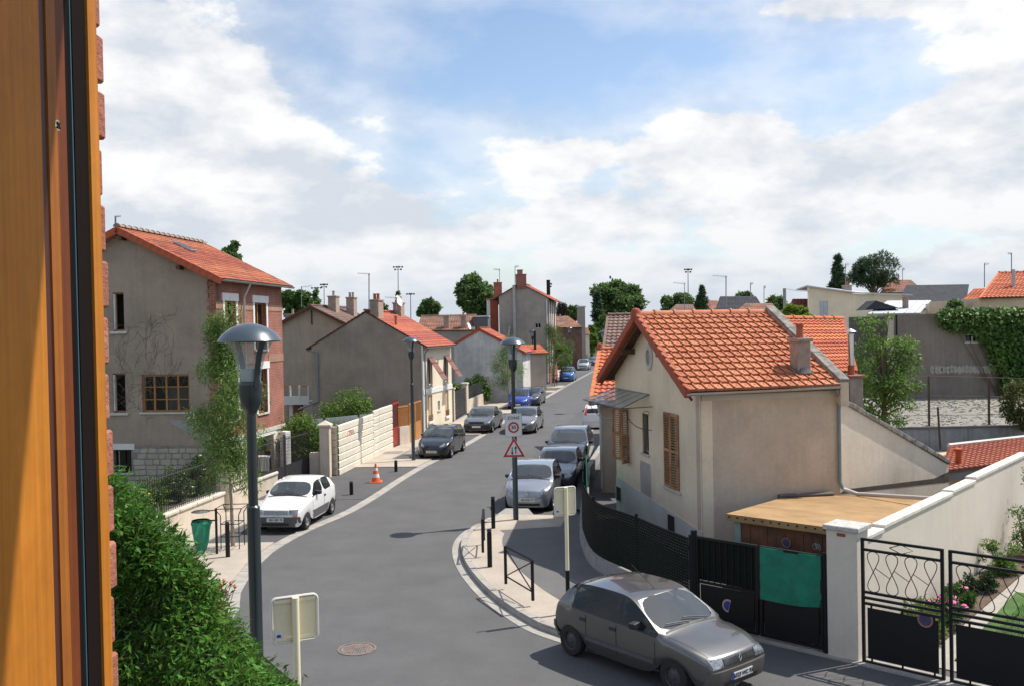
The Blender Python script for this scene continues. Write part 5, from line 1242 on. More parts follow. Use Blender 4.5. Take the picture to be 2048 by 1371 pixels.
# house with brown roof behind it
def brown_house():
    Y=66.0; ap=D(620,612,Y); er=D(697,652,Y); hw=er.x-ap.x
    h,d=gable_house('brown_roof_house','grey tan house with brown tiled roof and dark verge between the brick and cream houses',(er.x,Y),(.15,.99),7.5,hw,er.z+.1,ap.z,mat('render_brown_grey',(.40,.33,.26),.9,.12,.8,.25,90,streak=.1),TILE_BROWN,.3,.35,None,(),SOFFIT,.3,.22)
    n1=Vector((0,0,1)); rz0=math.atan2(d['s'].y,d['s'].x)
    for f,o,zt in ((3.0,-.7,.75),(5.6,-1.2,.9)):
        c=d['RA']+d['s']*f+d['g']*o; chimney(h,(c.x,c.y),.6,.8,c.z-1.0,c.z+zt-.35*abs(o)+.2,CHIM,2 if f>4 else 1,rz0+math.pi/2,potm=mat('pot_grey',(.3,.3,.3),.7,.1))
    c=d['L0']+d['s']*2+d['g']*-.9; chimney(h,(c.x,c.y),.9,.7,c.z-.3,c.z+.9,CHIM,1,rz0+math.pi/2,potm=CHIM)
    GW=d['GW']; q=GW.pix(608,622); MB().tube([GW.P(hw,ap.z-.3,.05),GW.P(hw,ap.z-1.3,.05)],.05,4).build('wall_tie',SOFFIT,h)
    # small white balcony at its side
    a=D(566,790,60.); b=D(618,775,60.); W=Wall((a.x,60),(b.x,60)); 
    t=thing('balcony','small white railed balcony on a post beside the brown roofed house','balcony',(a.x,60,0)); L_=W.len; z0=a.z-.55
    wbox(W,0,L_,z0-.05,z0+.12,-1.2,0).build('floor_slab',WHITE,t); wbox(W,-.0,L_,z0+.12,z0+.5,-.05,0).build('panel',WHITE,t)
    for f in (.3,.65,1): wbox(W,L_*f-.1,L_*f,z0+.1,z0+1.15,-.1,.02).build('post',WHITE,t)
    wbox(W,0,L_,z0+1.08,z0+1.14,-.06,-.02).build('rail',mat('rail_orange',(.45,.16,.08),.6,.1),t)
    wbox(W,.25,.5,0,z0-.05,-.6,-.4).build('support',WHITE,t); wbox(W,0,1.0,0,z0-.05,-1.25,-1.2).build('back_wall',BRICKRED,t)
brown_house()

# ------------------------------------------------------------------ yard walls, fences and gates on the left
IRONF=mat('fence_iron',(.02,.02,.022),.6,.1); YARD=mat('yard_wall',(.60,.52,.42),.9,.12,1,.3,60,col2=(.48,.40,.31),mask=(.5,.7),streak=.1)
def railing(par,p,q,z0,z1,step=.13,r=.011,bars='bar',slope0=0,slope1=0,parts=True):
    p,q=Vector(p),Vector(q); d=q-p; L_=d.length; n=int(L_/step); Z=Vector((0,0,1))
    me=MB().tube([Vector((0,0,0)),Z*(z1-z0)],r,5).mesh(bars,IRONF)
    for i in range(n+1): piece(bars,me,par,Matrix.Translation(p+d*(i/n)+Z*z0))
    for z in (z0+.10,z1-.12): MB().tube([p+Z*z,q+Z*z],r*1.5,4).build('rail',IRONF,par)
def yard():
    P0=G(300,1090); P1=G(456,1022); P2=G(556,979); n1=Vector((0,0,1)); P0=P0+(P0-P1)*1.0
    t=thing('yard_wall','low warm cream yard wall with rounded coping and black railings before the brick house','wall',P1)
    W=Wall(P0,P2,(1,0)); L_=W.len; sp=(P1-P0).length
    W1=Wall(P0,P1,(1,0)); W2=Wall(P1,P2,(1,0))
    for w_,nm in ((W1,0),(W2,1)):
        wbox(w_,0,w_.len,-.05,.62,-.22,0).build('wall',YARD,t); n=int(w_.len/1.1)
        for i in range(n): wbox(w_,w_.len*i/n+.004,w_.len*(i+1)/n-.004,.622,.74,-.28,.05).build('coping_stone',mat('coping_cream',(.56,.50,.42),.9,.15,3,.3,60),t,False,.03)
    railing(t,W1.P(.1,0,-.11),W1.P(W1.len-.35,0,-.11),.74,1.95); railing(t,W2.P(.35,0,-.11),W2.P(W2.len*.55,0,-.11),.74,1.95)
    q=W1.P(W1.len,0,-.11); MB().frame(q+Vector((-.22,-.22,-.05)),(1,0,0),(0,1,0),n1,.44,.44,2.35).build('pillar',YARD,t,False,.01); MB().frame(q+Vector((-.28,-.28,2.3)),(1,0,0),(0,1,0),n1,.56,.56,.12).build('pillar_cap',mat('cap_brown',(.28,.16,.10),.9,.1),t)
    # gate pillar
    pp=G(655,954); t2=thing('gate_pillar','cream stone gate pillar with pointed cap beside the white metal fence','pillar',pp)
    MB().frame(pp+Vector((-.27,-.2,0)),(1,0,0),(0,1,0),n1,.42,.42,2.15).build('shaft',YARD,t2,False,.02); c=pp+Vector((-.06,.01,2.15)); MB().add([c+Vector((a*.28,b*.28,0)) for a,b in ((-1,-1),(1,-1),(1,1),(-1,1))]+[c+Vector((a*.28,b*.28,.08)) for a,b in ((-1,-1),(1,-1),(1,1),(-1,1))]+[c+Vector((0,0,.26))],[(0,1,5,4),(1,2,6,5),(2,3,7,6),(3,0,4,7),(4,5,8),(5,6,8),(6,7,8),(7,4,8),(3,2,1,0)]).build('cap',YARD,t2)
    MB().frame(pp+Vector((-.75,-.0,0)),(1,0,0),(0,1,0),n1,.46,.3,1.05).build('wing_wall',YARD,t2,False,.02); railing(t2,pp+Vector((-.72,.1,0)),pp+Vector((-.30,.1,0)),1.05,2.0,.1)
    # entrance gate
    ga=W2.P(W2.len*.62,0,-.1); gb=pp+Vector((-.78,.1,0)); t3=thing('iron_gate','black iron entrance gate with solid lower panel before the brick house','gate',ga); mid=ga.lerp(gb,.5)
    for a,b in ((ga,mid),(mid,gb)):
        a2,b2=a.lerp(b,.02),a.lerp(b,.98); railing(t3,a2,b2,.15,2.0,.11); d=(b2-a2); W3=Wall(a2,b2,(1,0)); wbox(W3,0,d.length,.15,.85,-.01,.01).build('panel',IRONF,t3)
        for e in (a2,b2): MB().tube([e+n1*.05,e+n1*2.05],.025,4).build('stile',IRONF,t3)
    # white name board, bins, radiator-like unit by the gate
    W4=Wall(G(573,955)+Vector((0,0,0)),G(594,950),(.5,-1)); t4=thing('white_brick_post','white painted brick post beside the iron gate','post',W4.P(0,0)); z=.0
    for k in range(14): wbox(W4,0,.34,k*.14+.0,k*.14+.125,-.3,.0).build('brick',mat('white_brick',(.66,.65,.62),.8,.08,4),t4,False,.006)
    for px,lab,co in ((541,'black wheeled bin with yellow lid beside the garage door',(.72,.50,.02)),(557,'second yellow lidded black bin next to the white post',(.72,.50,.02))):
        q=G(px,955)+Vector((-.9,1.5,0)); t5=thing('wheeled_bin',lab,'bin',q,'yellow lidded bins'); mb=MB(); mb.prism([q+Vector((-.22,-.25,.1)),q+Vector((.22,-.25,.1)),q+Vector((.27,-.3,1.0)),q+Vector((-.27,-.3,1.0))],(0,.55,0)); mb.build('body',PLASTIC,t5,False,.03)
        MB().prism([q+Vector((-.3,-.34,1.0)),q+Vector((.3,-.34,1.0)),q+Vector((.28,-.34,1.08)),q+Vector((-.28,-.34,1.08))],(0,.66,0)).build('lid',mat('bin_yellow',co,.5,.05),t5,False,.02)
        for s_ in (-.22,.22): MB().lathe([(0,-.03),(.1,-.03),(.1,.03),(0,.03)],12).build('wheel',TYRE,t5).matrix_basis=Matrix.Translation(q+Vector((s_,.28,.1)))@Matrix.Rotation(math.pi/2,4,'Y')
    q=G(528,965)+Vector((-.5,.9,0)); t6=thing('slatted_box','white slatted box standing behind the railings','box',q)
    for k in range(9): MB().frame(q+Vector((-.4+k*.1,0,.35)),(1,0,0),(0,1,0),n1,.085,.4,.62).build('slat',WHITE,t6)
    MB().frame(q+Vector((-.4,.02,.3)),(1,0,0),(0,1,0),n1,.9,.36,.60).build('carcass',PLASTIC,t6)
yard()
def sheet_fence():
    CW=mat('fence_sheet_cream',(.72,.66,.54),.6,.06,2,streak=.1); a=G(677,951); b=G(785,896); c=G(661,949); n1=Vector((0,0,1))
    t=thing('sheet_metal_fence','cream ribbed sheet metal fence with long horizontal ribs along the driveway','fence',a)
    def panel(W,s0,s1,z1):
        n=7; hh=z1/n; prof=[]
        for k in range(n): prof+=[(k*hh,.0),(k*hh+hh*.12,.045),(k*hh+hh*.85,.045),(k*hh+hh*.97,.0)]
        prof.append((z1,0)); mb=MB(); vs=[W.P(s0,z,o) for z,o in prof]+[W.P(s1,z,o) for z,o in prof]; m=len(prof)
        mb.add(vs,[(i,i+1,m+i+1,m+i) for i in range(m-1)]); mb.build('sheet',CW,t)
    W=Wall(a,b,(1,-.2)); W2=Wall(c,a,(0,-1)); zs=[2.05,2.05,2.15,2.25]; L_=W.len; cut=[0,.34,.60,.72,1.0]
    for i in range(4): panel(W,L_*cut[i]+.01,L_*cut[i+1]-.01,(2.15,2.15,2.28,2.3)[i])
    panel(W2,0,W2.len-.01,2.1)
    for f in cut: wbox(W,max(0,L_*f-.03),L_*f+.03,0,2.2,-.08,-.01).build('post',CW,t)
    sq=W.pix(700,864); rs_=random.Random(6); MB().tube([W.P(sq[0]+.45*math.sin(.9*k)+.05*k-.4,sq[1]+.12*math.cos(1.7*k),.052) for k in [i*.35 for i in range(40)]],.008,4).build('graffiti',mat('spray_red',(.5,.12,.08),.8,.1),t)
    # grey panel fence behind the plot
    p=D(575,845,47.); q=D(782,848,52.); W=Wall((p.x,47.),(q.x,52.)); t=thing('panel_fence','grey metal panel fence behind the grassy plot','fence',(p.x,47,0)); n=3; zt=D(680,832,49.5).z
    for i in range(n): wbox(W,W.len*i/n+.02,W.len*(i+1)/n-.02,0,zt,-.03,0).build('panel',mat('panel_grey',(.30,.33,.36),.6,.08,2),t)
    for i in range(n+1): wbox(W,W.len*i/n-.05,W.len*i/n+.05,0,zt+.03,-.08,.02).build('post',BLACK,t)
    # red gate frame, rendered stub and orange gate
    RED=mat('gate_red',(.30,.03,.02),.5,.15,4); ORG=mat('gate_orange',(.45,.20,.06),.55,.12,3)
    a=G(786,896); b=G(800,890); W=Wall(a,b,(1,-.3)); t=thing('red_gate','narrow dark red metal pedestrian gate at the end of the cream fence','gate',a); L_=W.len; z1=2.35
    for s0,s1 in ((0,.10),(L_-.10,L_)): wbox(W,s0,s1,0,z1,-.08,0).build('post',RED,t)
    wbox(W,.1,L_-.1,0.1,1.05,-.06,-.03).build('panel',RED,t); wbox(W,.1,L_-.1,z1-.1,z1,-.06,-.01).build('head',RED,t)
    for i in range(7): s_=.1+(L_-.2)*i/6; wbox(W,s_-.012,s_+.012,1.05,z1+.12,-.05,-.03).build('bar',RED,t)
    c=G(800,891); d=G(820,887); W=Wall(c,d,(1,-.3)); t=thing('garden_wall','short cream wall topped by orange railings beside the red gate','wall',c); wbox(W,0.02,W.len,0,1.0,-.2,0).build('wall',YARD,t)
    z1=2.1; n=12
    for i in range(n): wbox(W,.05+W.len*i/n,.05+W.len*i/n+.03,1.02,z1,-.12,-.09).build('bar',ORG,t)
    wbox(W,0.02,W.len,z1-.08,z1,-.135,-.075).build('rail',ORG,t)
    c=G(821,886); d=G(846,875); W=Wall(c,d,(1,-.3)); t=thing('orange_gate','orange brown double driveway gate beside the cream house','gate',c); L_=W.len
    for f0,f1 in ((0,.5),(.5,1)):
        s0,s1=L_*f0+.02,L_*f1-.02; bar_loop(W,MB(),s0,s1,.08,2.15,-.1,-.05,.07).build('leaf_frame',ORG,t); wbox(W,s0+.07,s1-.07,.15,1.05,-.085,-.065).build('panel',ORG,t)
        n=9
        for i in range(n): x=s0+.1+(s1-s0-.2)*i/(n-1); wbox(W,x-.015,x+.015,1.05,2.1,-.09,-.06).build('bar',ORG,t)
sheet_fence()
def far_fence():
    ps=[(908,842),(935,826),(977,805),(1003,790),(1022,779),(1048,765)]
    for i in range(len(ps)-1):
        a,b=G(*ps[i]),G(*ps[i+1]); W=Wall(a,b,(1,-.3)); L_=W.len
        t=thing('black_fence',['black panelled driveway gate between two stone pillars past the cream house','black louvred fence on a cream wall before the grey gabled house','short black fence panel on a low wall beyond a stone pillar','pale wall with black panel behind the dark green grey saloon','grey glazed gate before the clipped hedge'][i],'fence',a,'fences past the cream house')
        low=[.05,.95,.95,.95,.1][i]; pan=IRONF if i<4 else mat('gate_glass',(.25,.30,.31),.3,.1)
        if low>.1: wbox(W,.2,L_-.2,0,low,-.2,0).build('low_wall',YARD,t)
        n=7
        for k in range(n): 
            z0=low+.05+(1.9-low)*k/n; wbox(W,.22,L_-.22,z0,z0+(1.9-low)/n-.03,-.12,-.09).build('board',pan,t)
        for s0 in (0.0,L_-.45): wbox(W,s0,s0+.4,0,2.15,-.35,.03).build('pillar',YARD,t); wbox(W,s0-.05,s0+.45,2.15,2.25,-.4,.08).build('pillar_cap',STONE,t)
    # far fences
    for k,(p,q,lab,m_) in enumerate((((1095,742),(1132,724),'pale concrete garden wall past the clipped hedge',YARD),((1133,723),(1160,708),'white picket fence and gate posts beyond the garden wall',WHITE),((1172,705),(1195,692),'grey wire fence running to the far trees',mat('wire_grey',(.25,.27,.28),.6,.1)))):
        a,b=G(*p),G(*q); 
        if k==2: a,b=D(1172,700,156),D(1197,690,200)
        a.z=b.z=0; W=Wall(a,b,(1,-.3)); t=thing(['garden_wall','picket_fence','wire_fence'][k],lab,['wall','fence','fence'][k],a); L_=W.len
        if k==0: wbox(W,0,L_,0,1.5,-.2,0).build('wall',m_,t); wbox(W,0,L_,1.5,1.6,-.25,.05).build('coping',STONE,t)
        else:
            n=int(L_/.35)
            for i in range(n): wbox(W,L_*i/n,L_*i/n+(.2 if k==1 else .05),0,1.7,-.05,0).build('board' if k==1 else 'post',m_,t)
            wbox(W,0,L_,1.2,1.3,-.08,-.05).build('rail',m_,t)
far_fence()
# ------------------------------------------------------------------ houses further up the street
def far_houses():
    n1=Vector((0,0,1))
    PALE=mat('render_pale_grey',(.66,.64,.60),.9,.12,.8,.25,60,col2=(.50,.485,.46),mask=(.42,.66),streak=.18)
    Y=78.; ap=D(957,657,Y); er=D(1052,708,Y); el=D(905,688,Y)
    gable_house('grey_gable_house','low pale grey rendered house with red tiled verge behind the black fences',(er.x-.3,Y),(.16,.985),4.5,er.x-.3-ap.x,er.z+.25,ap.z,PALE,TILE_RED,.3,.1,None,(),mat('verge_red',(.40,.075,.035),.8,.1),.3,.22,hwl=ap.x-el.x,ezl=el.z)
    # tall house: two gable halves, one set back
    Y=104.; ap=D(1040,566,Y); er=D(1097,596,Y); el=D(996,592,Y); TG=mat('render_grey_tan',(.40,.345,.295),.9,.1,.6,.25,60,col2=(.33,.29,.25),streak=.12)
    w1=None
    GWt=Wall((er.x,Y),(er.x-10,Y+1.6)); wn=rect(GWt,1070,646,1082,656); wn2=rect(GWt,1076,602,1083,618)
    h,d=gable_house('tall_gable_house','tall grey rendered house with steep gable and brick street side rising above its neighbours',(er.x,Y),(.16,.985),7.5,er.x-ap.x,er.z,ap.z,TG,TILE_RED,.7,.15,BRICKRED,[(.8,2.0,6.0,9.2),(4.2,5.4,6.0,9.2),(.8,2.0,2.0,4.6),(4.2,5.4,2,4.6)],None,.3,.22,hwl=ap.x-el.x,ezl=el.z,gholes=[wn])
    window(d['GW'],h,*wn,fm=STONE,cols=2,sill=False)
    for w_ in ((.8,2.0,6.0,9.2),(4.2,5.4,6.0,9.2),(.8,2.0,2.0,4.6),(4.2,5.4,2,4.6)):
        window(d['FW'],h,*w_,fm=WHITE,cols=2,sill=False); 
        for e in (w_[0]-.55,w_[1]+.02): wbox(d['FW'],e,e+.52,w_[2],w_[3],.01,.06).build('shutter',WHITE,h)
    c=D(1042,566,Y+.6); chimney(h,(c.x,c.y),1.0,1.1,c.z-.6,c.z+.9,BRICKRED,0,.2); chimney(h,(c.x-.1,c.y),.5,.6,c.z+.9,c.z+1.4,BRICKRED,0,.2)
    GW=d['GW']; 
    a=GW.pix(1029,600)[0]; wbox(GW,a-.15,a+.15,0.5,ap.z-.2,.003,.35).build('flue',mat('flue_grey',(.42,.41,.39),.9,.1),h)
    b=GW.pix(1062,740)[0]; wbox(GW,a+.15,GW.len-1.2,0,ap.z-5.6,.003,.10).build('buttress',TG,h)
    MB().tube([GW.P(.2,er.z-.2,.12),GW.P(.2,.2,.12)],.06,6).build('downpipe',WHITE,h)
    MB().tube([GW.P(GW.pix(1005,690)[0],1.0,.2),GW.P(GW.pix(1020,640)[0],6.4,.2)],.10,4).build('stair_beam',STONE,h)
    MB().tube([D(1097,590,Y+6),D(1096.5,560,Y+6)],.22,8).build('metal_flue',BLACK,h)
    # its brick chimney neighbour to the left
    q=D(985,615,108.); t=thing('brick_annex','red rendered lean-to block with brick chimney left of the tall house','house',(q.x,108,0)); W=Wall((D(976,615,108).x,108),(D(996,615,108).x,108)); zt=D(985,600,108).z; wbox(W,0,W.len,0,zt,-3,0).build('wall',mat('render_red',(.38,.09,.05),.9,.1,1),t)
    wbox(W,-.15,.25,0,zt+.1,-3,.05).build('white_pilaster',WHITE,t)
    c=D(996,600,110.); chimney(t,(c.x,c.y),.9,.9,zt-.5,D(996,566,110).z,BRICKRED,1,.1)
    wbox(W,-.2,W.len+.2,zt+.02,zt+.22,-3.2,.2).build('roof',TILE_OLD,t)
    # long weathered roof behind
    Y=96.; a=D(838,660,Y); b=D(946,660,Y); zr=D(890,632,Y+5).z; W=Wall((a.x,Y),(b.x,Y)); t=thing('long_low_house','long low house with weathered orange tiled roof behind the cream house','house',(a.x,Y,0)); wbox(W,0,W.len,0,a.z-.1,-9,0).build('wall',TG,t)
    roof_plane(a-Vector((.2,.2,0)),b+Vector((.2,-.2,0)),Vector((a.x-.2,Y+4.5,zr)),Vector((b.x+.2,Y+4.5,zr)),.34,.26,par=t,m=TILE_OLD); ridge_tiles((a.x-.2,Y+4.5,zr+.02),(b.x+.2,Y+4.5,zr+.02),.12,TILE_OLD,t,.45,parts=False)
    for px in (893,927): c=D(px,650,Y+.6); chimney(t,(c.x,c.y),.55,.55,c.z-1.2,c.z+.9,CHIM,1 if px>900 else 0,0)
    Y=97.; a=D(947,655,Y); b=D(976,655,Y); W=Wall((a.x,Y),(b.x,Y)); t=thing('flat_roof_block','small dark flat roofed block between the long roof and the tall house','house',(a.x,Y,0)); wbox(W,0,W.len,0,D(960,634,Y).z,-5,0).build('wall',mat('render_dark',(.13,.125,.12),.9,.1),t); wbox(W,-.1,W.len+.1,D(960,634,Y).z+.002,D(960,631,Y).z,-5.1,.1).build('roof',ZINC_ROOF,t)
    # orange lean-to roof in front of the tall house, right
    Y=92.; a=D(1052,712,Y); b=D(1092,706,Y); t=thing('shed','small orange roofed shed below the tall house','shed',(a.x,Y,0)); W=Wall((a.x,Y),(b.x,Y+.5)); zt=D(1070,706,Y).z; wbox(W,0,W.len,0,zt-.05,-3,0).build('wall',TG,t); roof_plane(W.P(-.2,zt,.3),W.P(W.len+.2,zt,.3),W.P(-.2,zt+.8,-3),W.P(W.len+.2,zt+.8,-3),.34,.26,par=t,m=TILE)
    MB().tube([W.P(W.len*.6,zt,-1),W.P(W.len*.6,zt+2.2,-1)],.12,6).build('flue',BLACK,t)
    # brick building with orange roof beyond
    Y=140.; a=D(1112,655,Y); b=D(1164,655,Y); zr=D(1140,632,Y+4).z; W=Wall((a.x,Y),(b.x,Y+.6)); t=thing('brick_workshop','dark brick workshop with worn orange roof beyond the tall house','house',(a.x,Y,0)); wbox(W,0,W.len,0,a.z,-8,0).build('wall',brick_mat('brick_dark',(.17,.085,.06),(.14,.07,.05),(.18,.13,.1)),t)
    roof_plane(W.P(-.2,a.z,.3),W.P(W.len+.1,a.z,.3),W.P(-.2,zr,-4),W.P(W.len-1.2,zr,-4),.36,.28,par=t,m=TILE_OLD)
    Y=152.; a=D(1157,660,Y); b=D(1171,660,Y); W=Wall((a.x,Y),(b.x,Y+.2)); t=thing('concrete_pier','tall bare concrete end wall standing beside the brick workshop','wall',(a.x,Y,0)); wbox(W,0,W.len,0,D(1164,615,Y).z,-.8,0).build('wall',mat('concrete_tan',(.36,.31,.26),.9,.12,1,streak=.15),t); wbox(W,-.1,W.len+.1,D(1164,615,Y).z+.002,D(1164,612,Y).z,-.9,.1).build('coping',STONE,t)
far_houses()
# ------------------------------------------------------------------ right side: yard of the tan house, gates, neighbours
def right_yard():
    n1=Vector((0,0,1)); SCREEN=mat('screen_dark_green',(.008,.013,.010),.8,.2,6,spec=.15); GREEN=mat('tarp_green',(.016,.26,.165),.5,.2,5,.3,12,trans=.3); WOODD=mat('door_boards',(.16,.065,.03),.8,.25,3,col2=(.10,.045,.025))
    # curved low wall with the dark bar fence
    fl=smooth_line([Vector((4.5,46,0)),Vector((3.1,38,0))]+[FENCE[0]*1,FENCE[2],FENCE[3],FENCE[4],FENCE[5],FENCE[6],FENCE[7]],5)
    t=thing('bar_fence','curving dark bar fence with slatted screen on a low concrete wall round the tan house','fence',FENCE[4])
    strip_block(fl,offset(fl,.22),-.05,.45,'low_wall',CONC,t); mid=offset(fl,.10)
    seg=[0]; 
    for i in range(len(mid)-1): seg.append(seg[-1]+(mid[i+1]-mid[i]).length)
    def at(s):
        for i in range(len(mid)-1):
            if s<=seg[i+1]: return mid[i].lerp(mid[i+1],(s-seg[i])/(seg[i+1]-seg[i]))
        return mid[-1]
    tot=seg[-1]; s0=tot-17.; z0,z1=.47,1.74
    me=MB().tube([Vector((0,0,z0)),Vector((0,0,z1-.28)),Vector((.03,-.05,z1-.20)),Vector((0,0,z1-.12)),Vector((0,0,z1))],.012,4).mesh('bar',BLACK)
    s=s0; k=0
    while s<tot-.1:
        piece('bar',me,t,Matrix.Translation(at(s))); s+=.10 if s>tot-11 else .16
    mb=MB(); n=int(17/.3); zz=[z0+.01+(z1-z0-.06)*j/20 for j in range(21)]
    inner=offset(fl,.145); mid_s=mid; mid=inner
    pl=[at(s0+(tot-s0)*i/n) for i in range(n+1)]
    for z in zz:
        for i in range(n):
            a,b=pl[i],pl[i+1]; mb.add([(a.x,a.y,z),(b.x,b.y,z),(b.x,b.y,z+.056),(a.x,a.y,z+.056)],[(0,1,2,3)])
    kind(mb.build('slat_screen',SCREEN,t),'stuff'); mid=mid_s
    for s in [tot-2.4*i for i in range(7)]: p=at(max(s,s0)); MB().frame(p+Vector((-.03,-.03,.4)),(1,0,0),(0,1,0),n1,.06,.06,1.42).build('post',BLACK,t)
    MB().tube([at(s0+(tot-s0)*i/40)+n1*z1 for i in range(41)],.014,4).build('top_wire',BLACK,t)
    # green cloth on the far part
    p,q=at(tot-13.2),at(tot-10.6); o=MB()
    W=Wall(p+Vector((.15,0,0)),q+Vector((.15,0,0)),(-1,-.3)); o=wbox(W,0,W.len,.5,1.75,.08,.09).build('shade_cloth',GREEN,t)
    # slatted double gate
    a,b=G(1392,1247),G(1652,1307); W=Wall(a,b); L_=W.len; m=L_*.52
    t=thing('slatted_gate','black slatted double gate with a green tarpaulin on one leaf','gate',a)
    for s0_,s1 in ((.04,m-.02),(m+.02,L_-.03)):
        bar_loop(W,MB(),s0_,s1,.07,1.80,-.03,.03,.05).build('leaf_frame',BLACK,t); wbox(W,s0_+.09,s1-.09,.14,.84,-.012,.012).build('lower_panel',BLACK,t)
        wbox(W,s0_+.05,s1-.05,.86,.91,-.02,.02).build('middle_rail',BLACK,t)
        wbox(W,s0_+.05,s1-.05,.92,1.76,-.028,-.022).build('screen_cloth',SCREEN,t)
        n=20
        for j in range(n): z=.93+.84*j/n; wbox(W,s0_+.05,s1-.05,z,z+.037,-.018,-.008).build('slat',SCREEN,t)
        nb=int((s1-s0_)/.13)
        for j in range(1,nb): x=s0_+(s1-s0_)*j/nb; wbox(W,x-.008,x+.008,.91,1.76,-.004,.012).build('bar',BLACK,t)
    tp=[]; mbt=MB(); nu,nv=18,12; x0,x1=m+.04,L_-.06; vs=[];fs=[]
    for j in range(nv+1):
        for i in range(nu+1):
            u,v=i/nu,j/nv; x=x0+(x1-x0)*u; z=1.79-(1.0+.04*math.sin(3*u)-.06*u)*v; o_=.035+.012*math.sin(9*u+2*v)+.010*math.sin(14*v+3*u)*v; vs.append(W.P(x,z,o_))
    for j in range(nv):
        for i in range(nu): q=j*(nu+1)+i; fs.append((q,q+1,q+nu+2,q+nu+1))
    mbt.add(vs,fs).build('tarpaulin',GREEN,t,True)
    def no_park(W,par,s,z,r,o,full=True):
        FB=mat('disc_faded_blue',(.05,.05,.11),.6,.2,9); FR_=mat('disc_faded_red',(.33,.13,.12),.6,.15,9); d=disc_mesh(W,s,z,r*.8,o).build('no_parking_disc',FB,par); sub(ring_mesh(W,s,z,r*.78,r,o,o+.004),'disc_ring',FR_,d)
        mb=MB(); c_,s_=math.cos(R(135)),math.sin(R(135)); mb.add([W.P(s+c_*r*.8+s_*-.02,z+s_*r*.8+c_*.02*-1,o+.003),W.P(s+c_*r*.8-s_*-.02,z+s_*r*.8-c_*.02*-1,o+.003),W.P(s-c_*r*.8-s_*-.02,z-s_*r*.8-c_*.02*-1,o+.003),W.P(s-c_*r*.8+s_*-.02,z-s_*r*.8+c_*.02*-1,o+.003)],[(0,1,2,3)]); sub(mb,'disc_bar',FR_,d)
    q=W.pix(1457,1210); 
    n=24; half=MB().add([W.P(q[0]+.13*math.cos(R(60+210*k/n)),q[1]+.13*math.sin(R(60+210*k/n)),.016) for k in range(n+1)],[tuple(range(n+1))]).build('broken_disc',mat('disc_pinkish',(.55,.38,.36),.5,.05),t)
    sub(MB().add([W.P(q[0]+.095*math.cos(R(60+210*k/n)),q[1]+.095*math.sin(R(60+210*k/n)),.019) for k in range(n+1)],[tuple(range(n+1))]),'disc_centre',SIGNBLUE,half)
    p=W.P(-.02,0,0); MB().frame(p+Vector((-.05,-.05,0)),(1,0,0),(0,1,0),n1,.11,.11,1.9).build('gate_post',BLACK,t); p=W.P(L_,0,-.02); MB().frame(p+Vector((-.05,-.05,0)),(1,0,0),(0,1,0),n1,.10,.10,1.85).build('gate_post',BLACK,t)
    kind(MB().prism([W.P(-.1,-.03,.18),W.P(L_+3.6,-.03,.18),W.P(L_+3.6,-.03,-.2),W.P(-.1,-.03,-.2)],(0,0,.055)).build('threshold',KERB),'structure')
    # white pillar
    u=W.u; pa=W.P(L_+.06,0,.05); t=thing('white_pillar','thick white rendered gate pillar with a flat speckled stone cap','pillar',pa)
    MB().frame(pa,u,-W.n,n1,.56,.50,2.30).build('shaft',WHITEWALL,t,False,.01); MB().frame(pa-u*.05+W.n*.05+n1*2.302,u,-W.n,n1,.66,.60,.09).build('cap',mat('cap_speckle',(.48,.46,.43),.8,.35,14,.3,60),t,False,.012)
    MB().frame(pa+u*.2+W.n*.004+n1*2.2,u,-W.n,n1,.16,.03,.06).build('brick_insert',mat('brick_bit',(.30,.09,.05),.9,.1),t)
    # ornamental gate
    g0=pa+u*.60-W.n*.05; W2=Wall(g0,g0+u*5); t=thing('ornamental_gate','black double driveway gate with figure-eight scrollwork above solid panels','gate',g0)
    for s0_,s1 in ((.02,1.42),(1.50,4.1)):
        for z in (2.20,2.02,1.27,1.17,1.07,.04): wbox(W2,s0_+.05,s1-.05,z-.022,z+.022,-.022,.022).build('rail',BLACK,t)
        for x in (s0_,s1-.05): wbox(W2,x,x+.05,.02,2.22,-.025,.025).build('stile',BLACK,t)
        wbox(W2,s0_+.10,s1-.10,.11,1.0,-.008,.008).build('panel',BLACK,t)
        for f in (.12,.5,.88):
            x=s0_+(s1-s0_)*f; wbox(W2,x-.015,x+.015,.06,.12,-.01,.01).build('fixing',BLACK,t); wbox(W2,x-.015,x+.015,.98,1.06,-.01,.01).build('fixing',BLACK,t)
        n=4 if s1<2 else 7; st=(s1-s0_-.1)/n
        for k in range(n):
            c=s0_+.05+st*(k+.5); z=1.645; pth=[W2.P(c+st*.36*math.sin(2*w)+0.10*math.sin(w)*0,z+.35*math.sin(w)*1.0,0) for w in [2*math.pi*i/36 for i in range(37)]]
            # drop-shaped loops above and below, crossing in the middle
            pth=[W2.P(c+st*.34*math.sin(2*w)*(.75+.25*abs(math.sin(w)))-st*.3*math.cos(w)*0,z+.355*math.sin(w),0) for w in [2*math.pi*i/40 for i in range(41)]]
            MB().tube(pth,.008,5,False).build('scroll',BLACK,t)
        for k in range(n-1):
            c=s0_+.05+st*(k+.5); MB().tube([W2.P(c+st*.1,1.72,.004),W2.P(c+st*.5,1.645,.004),W2.P(c+st*.9,1.57,.004)],.007,5).build('scroll_link',BLACK,t)
        c=(s0_+s1)/2; dm=[(c-.2,2.11),(c,2.19),(c+.2,2.11),(c,2.03),(c-.2,2.11)]; MB().tube([W2.P(a_,b_) for a_,b_ in dm],.008,4).build('diamond',BLACK,t)
    q=W2.pix(1851,1238); no_park(W2,t,q[0],q[1],.13,.012)
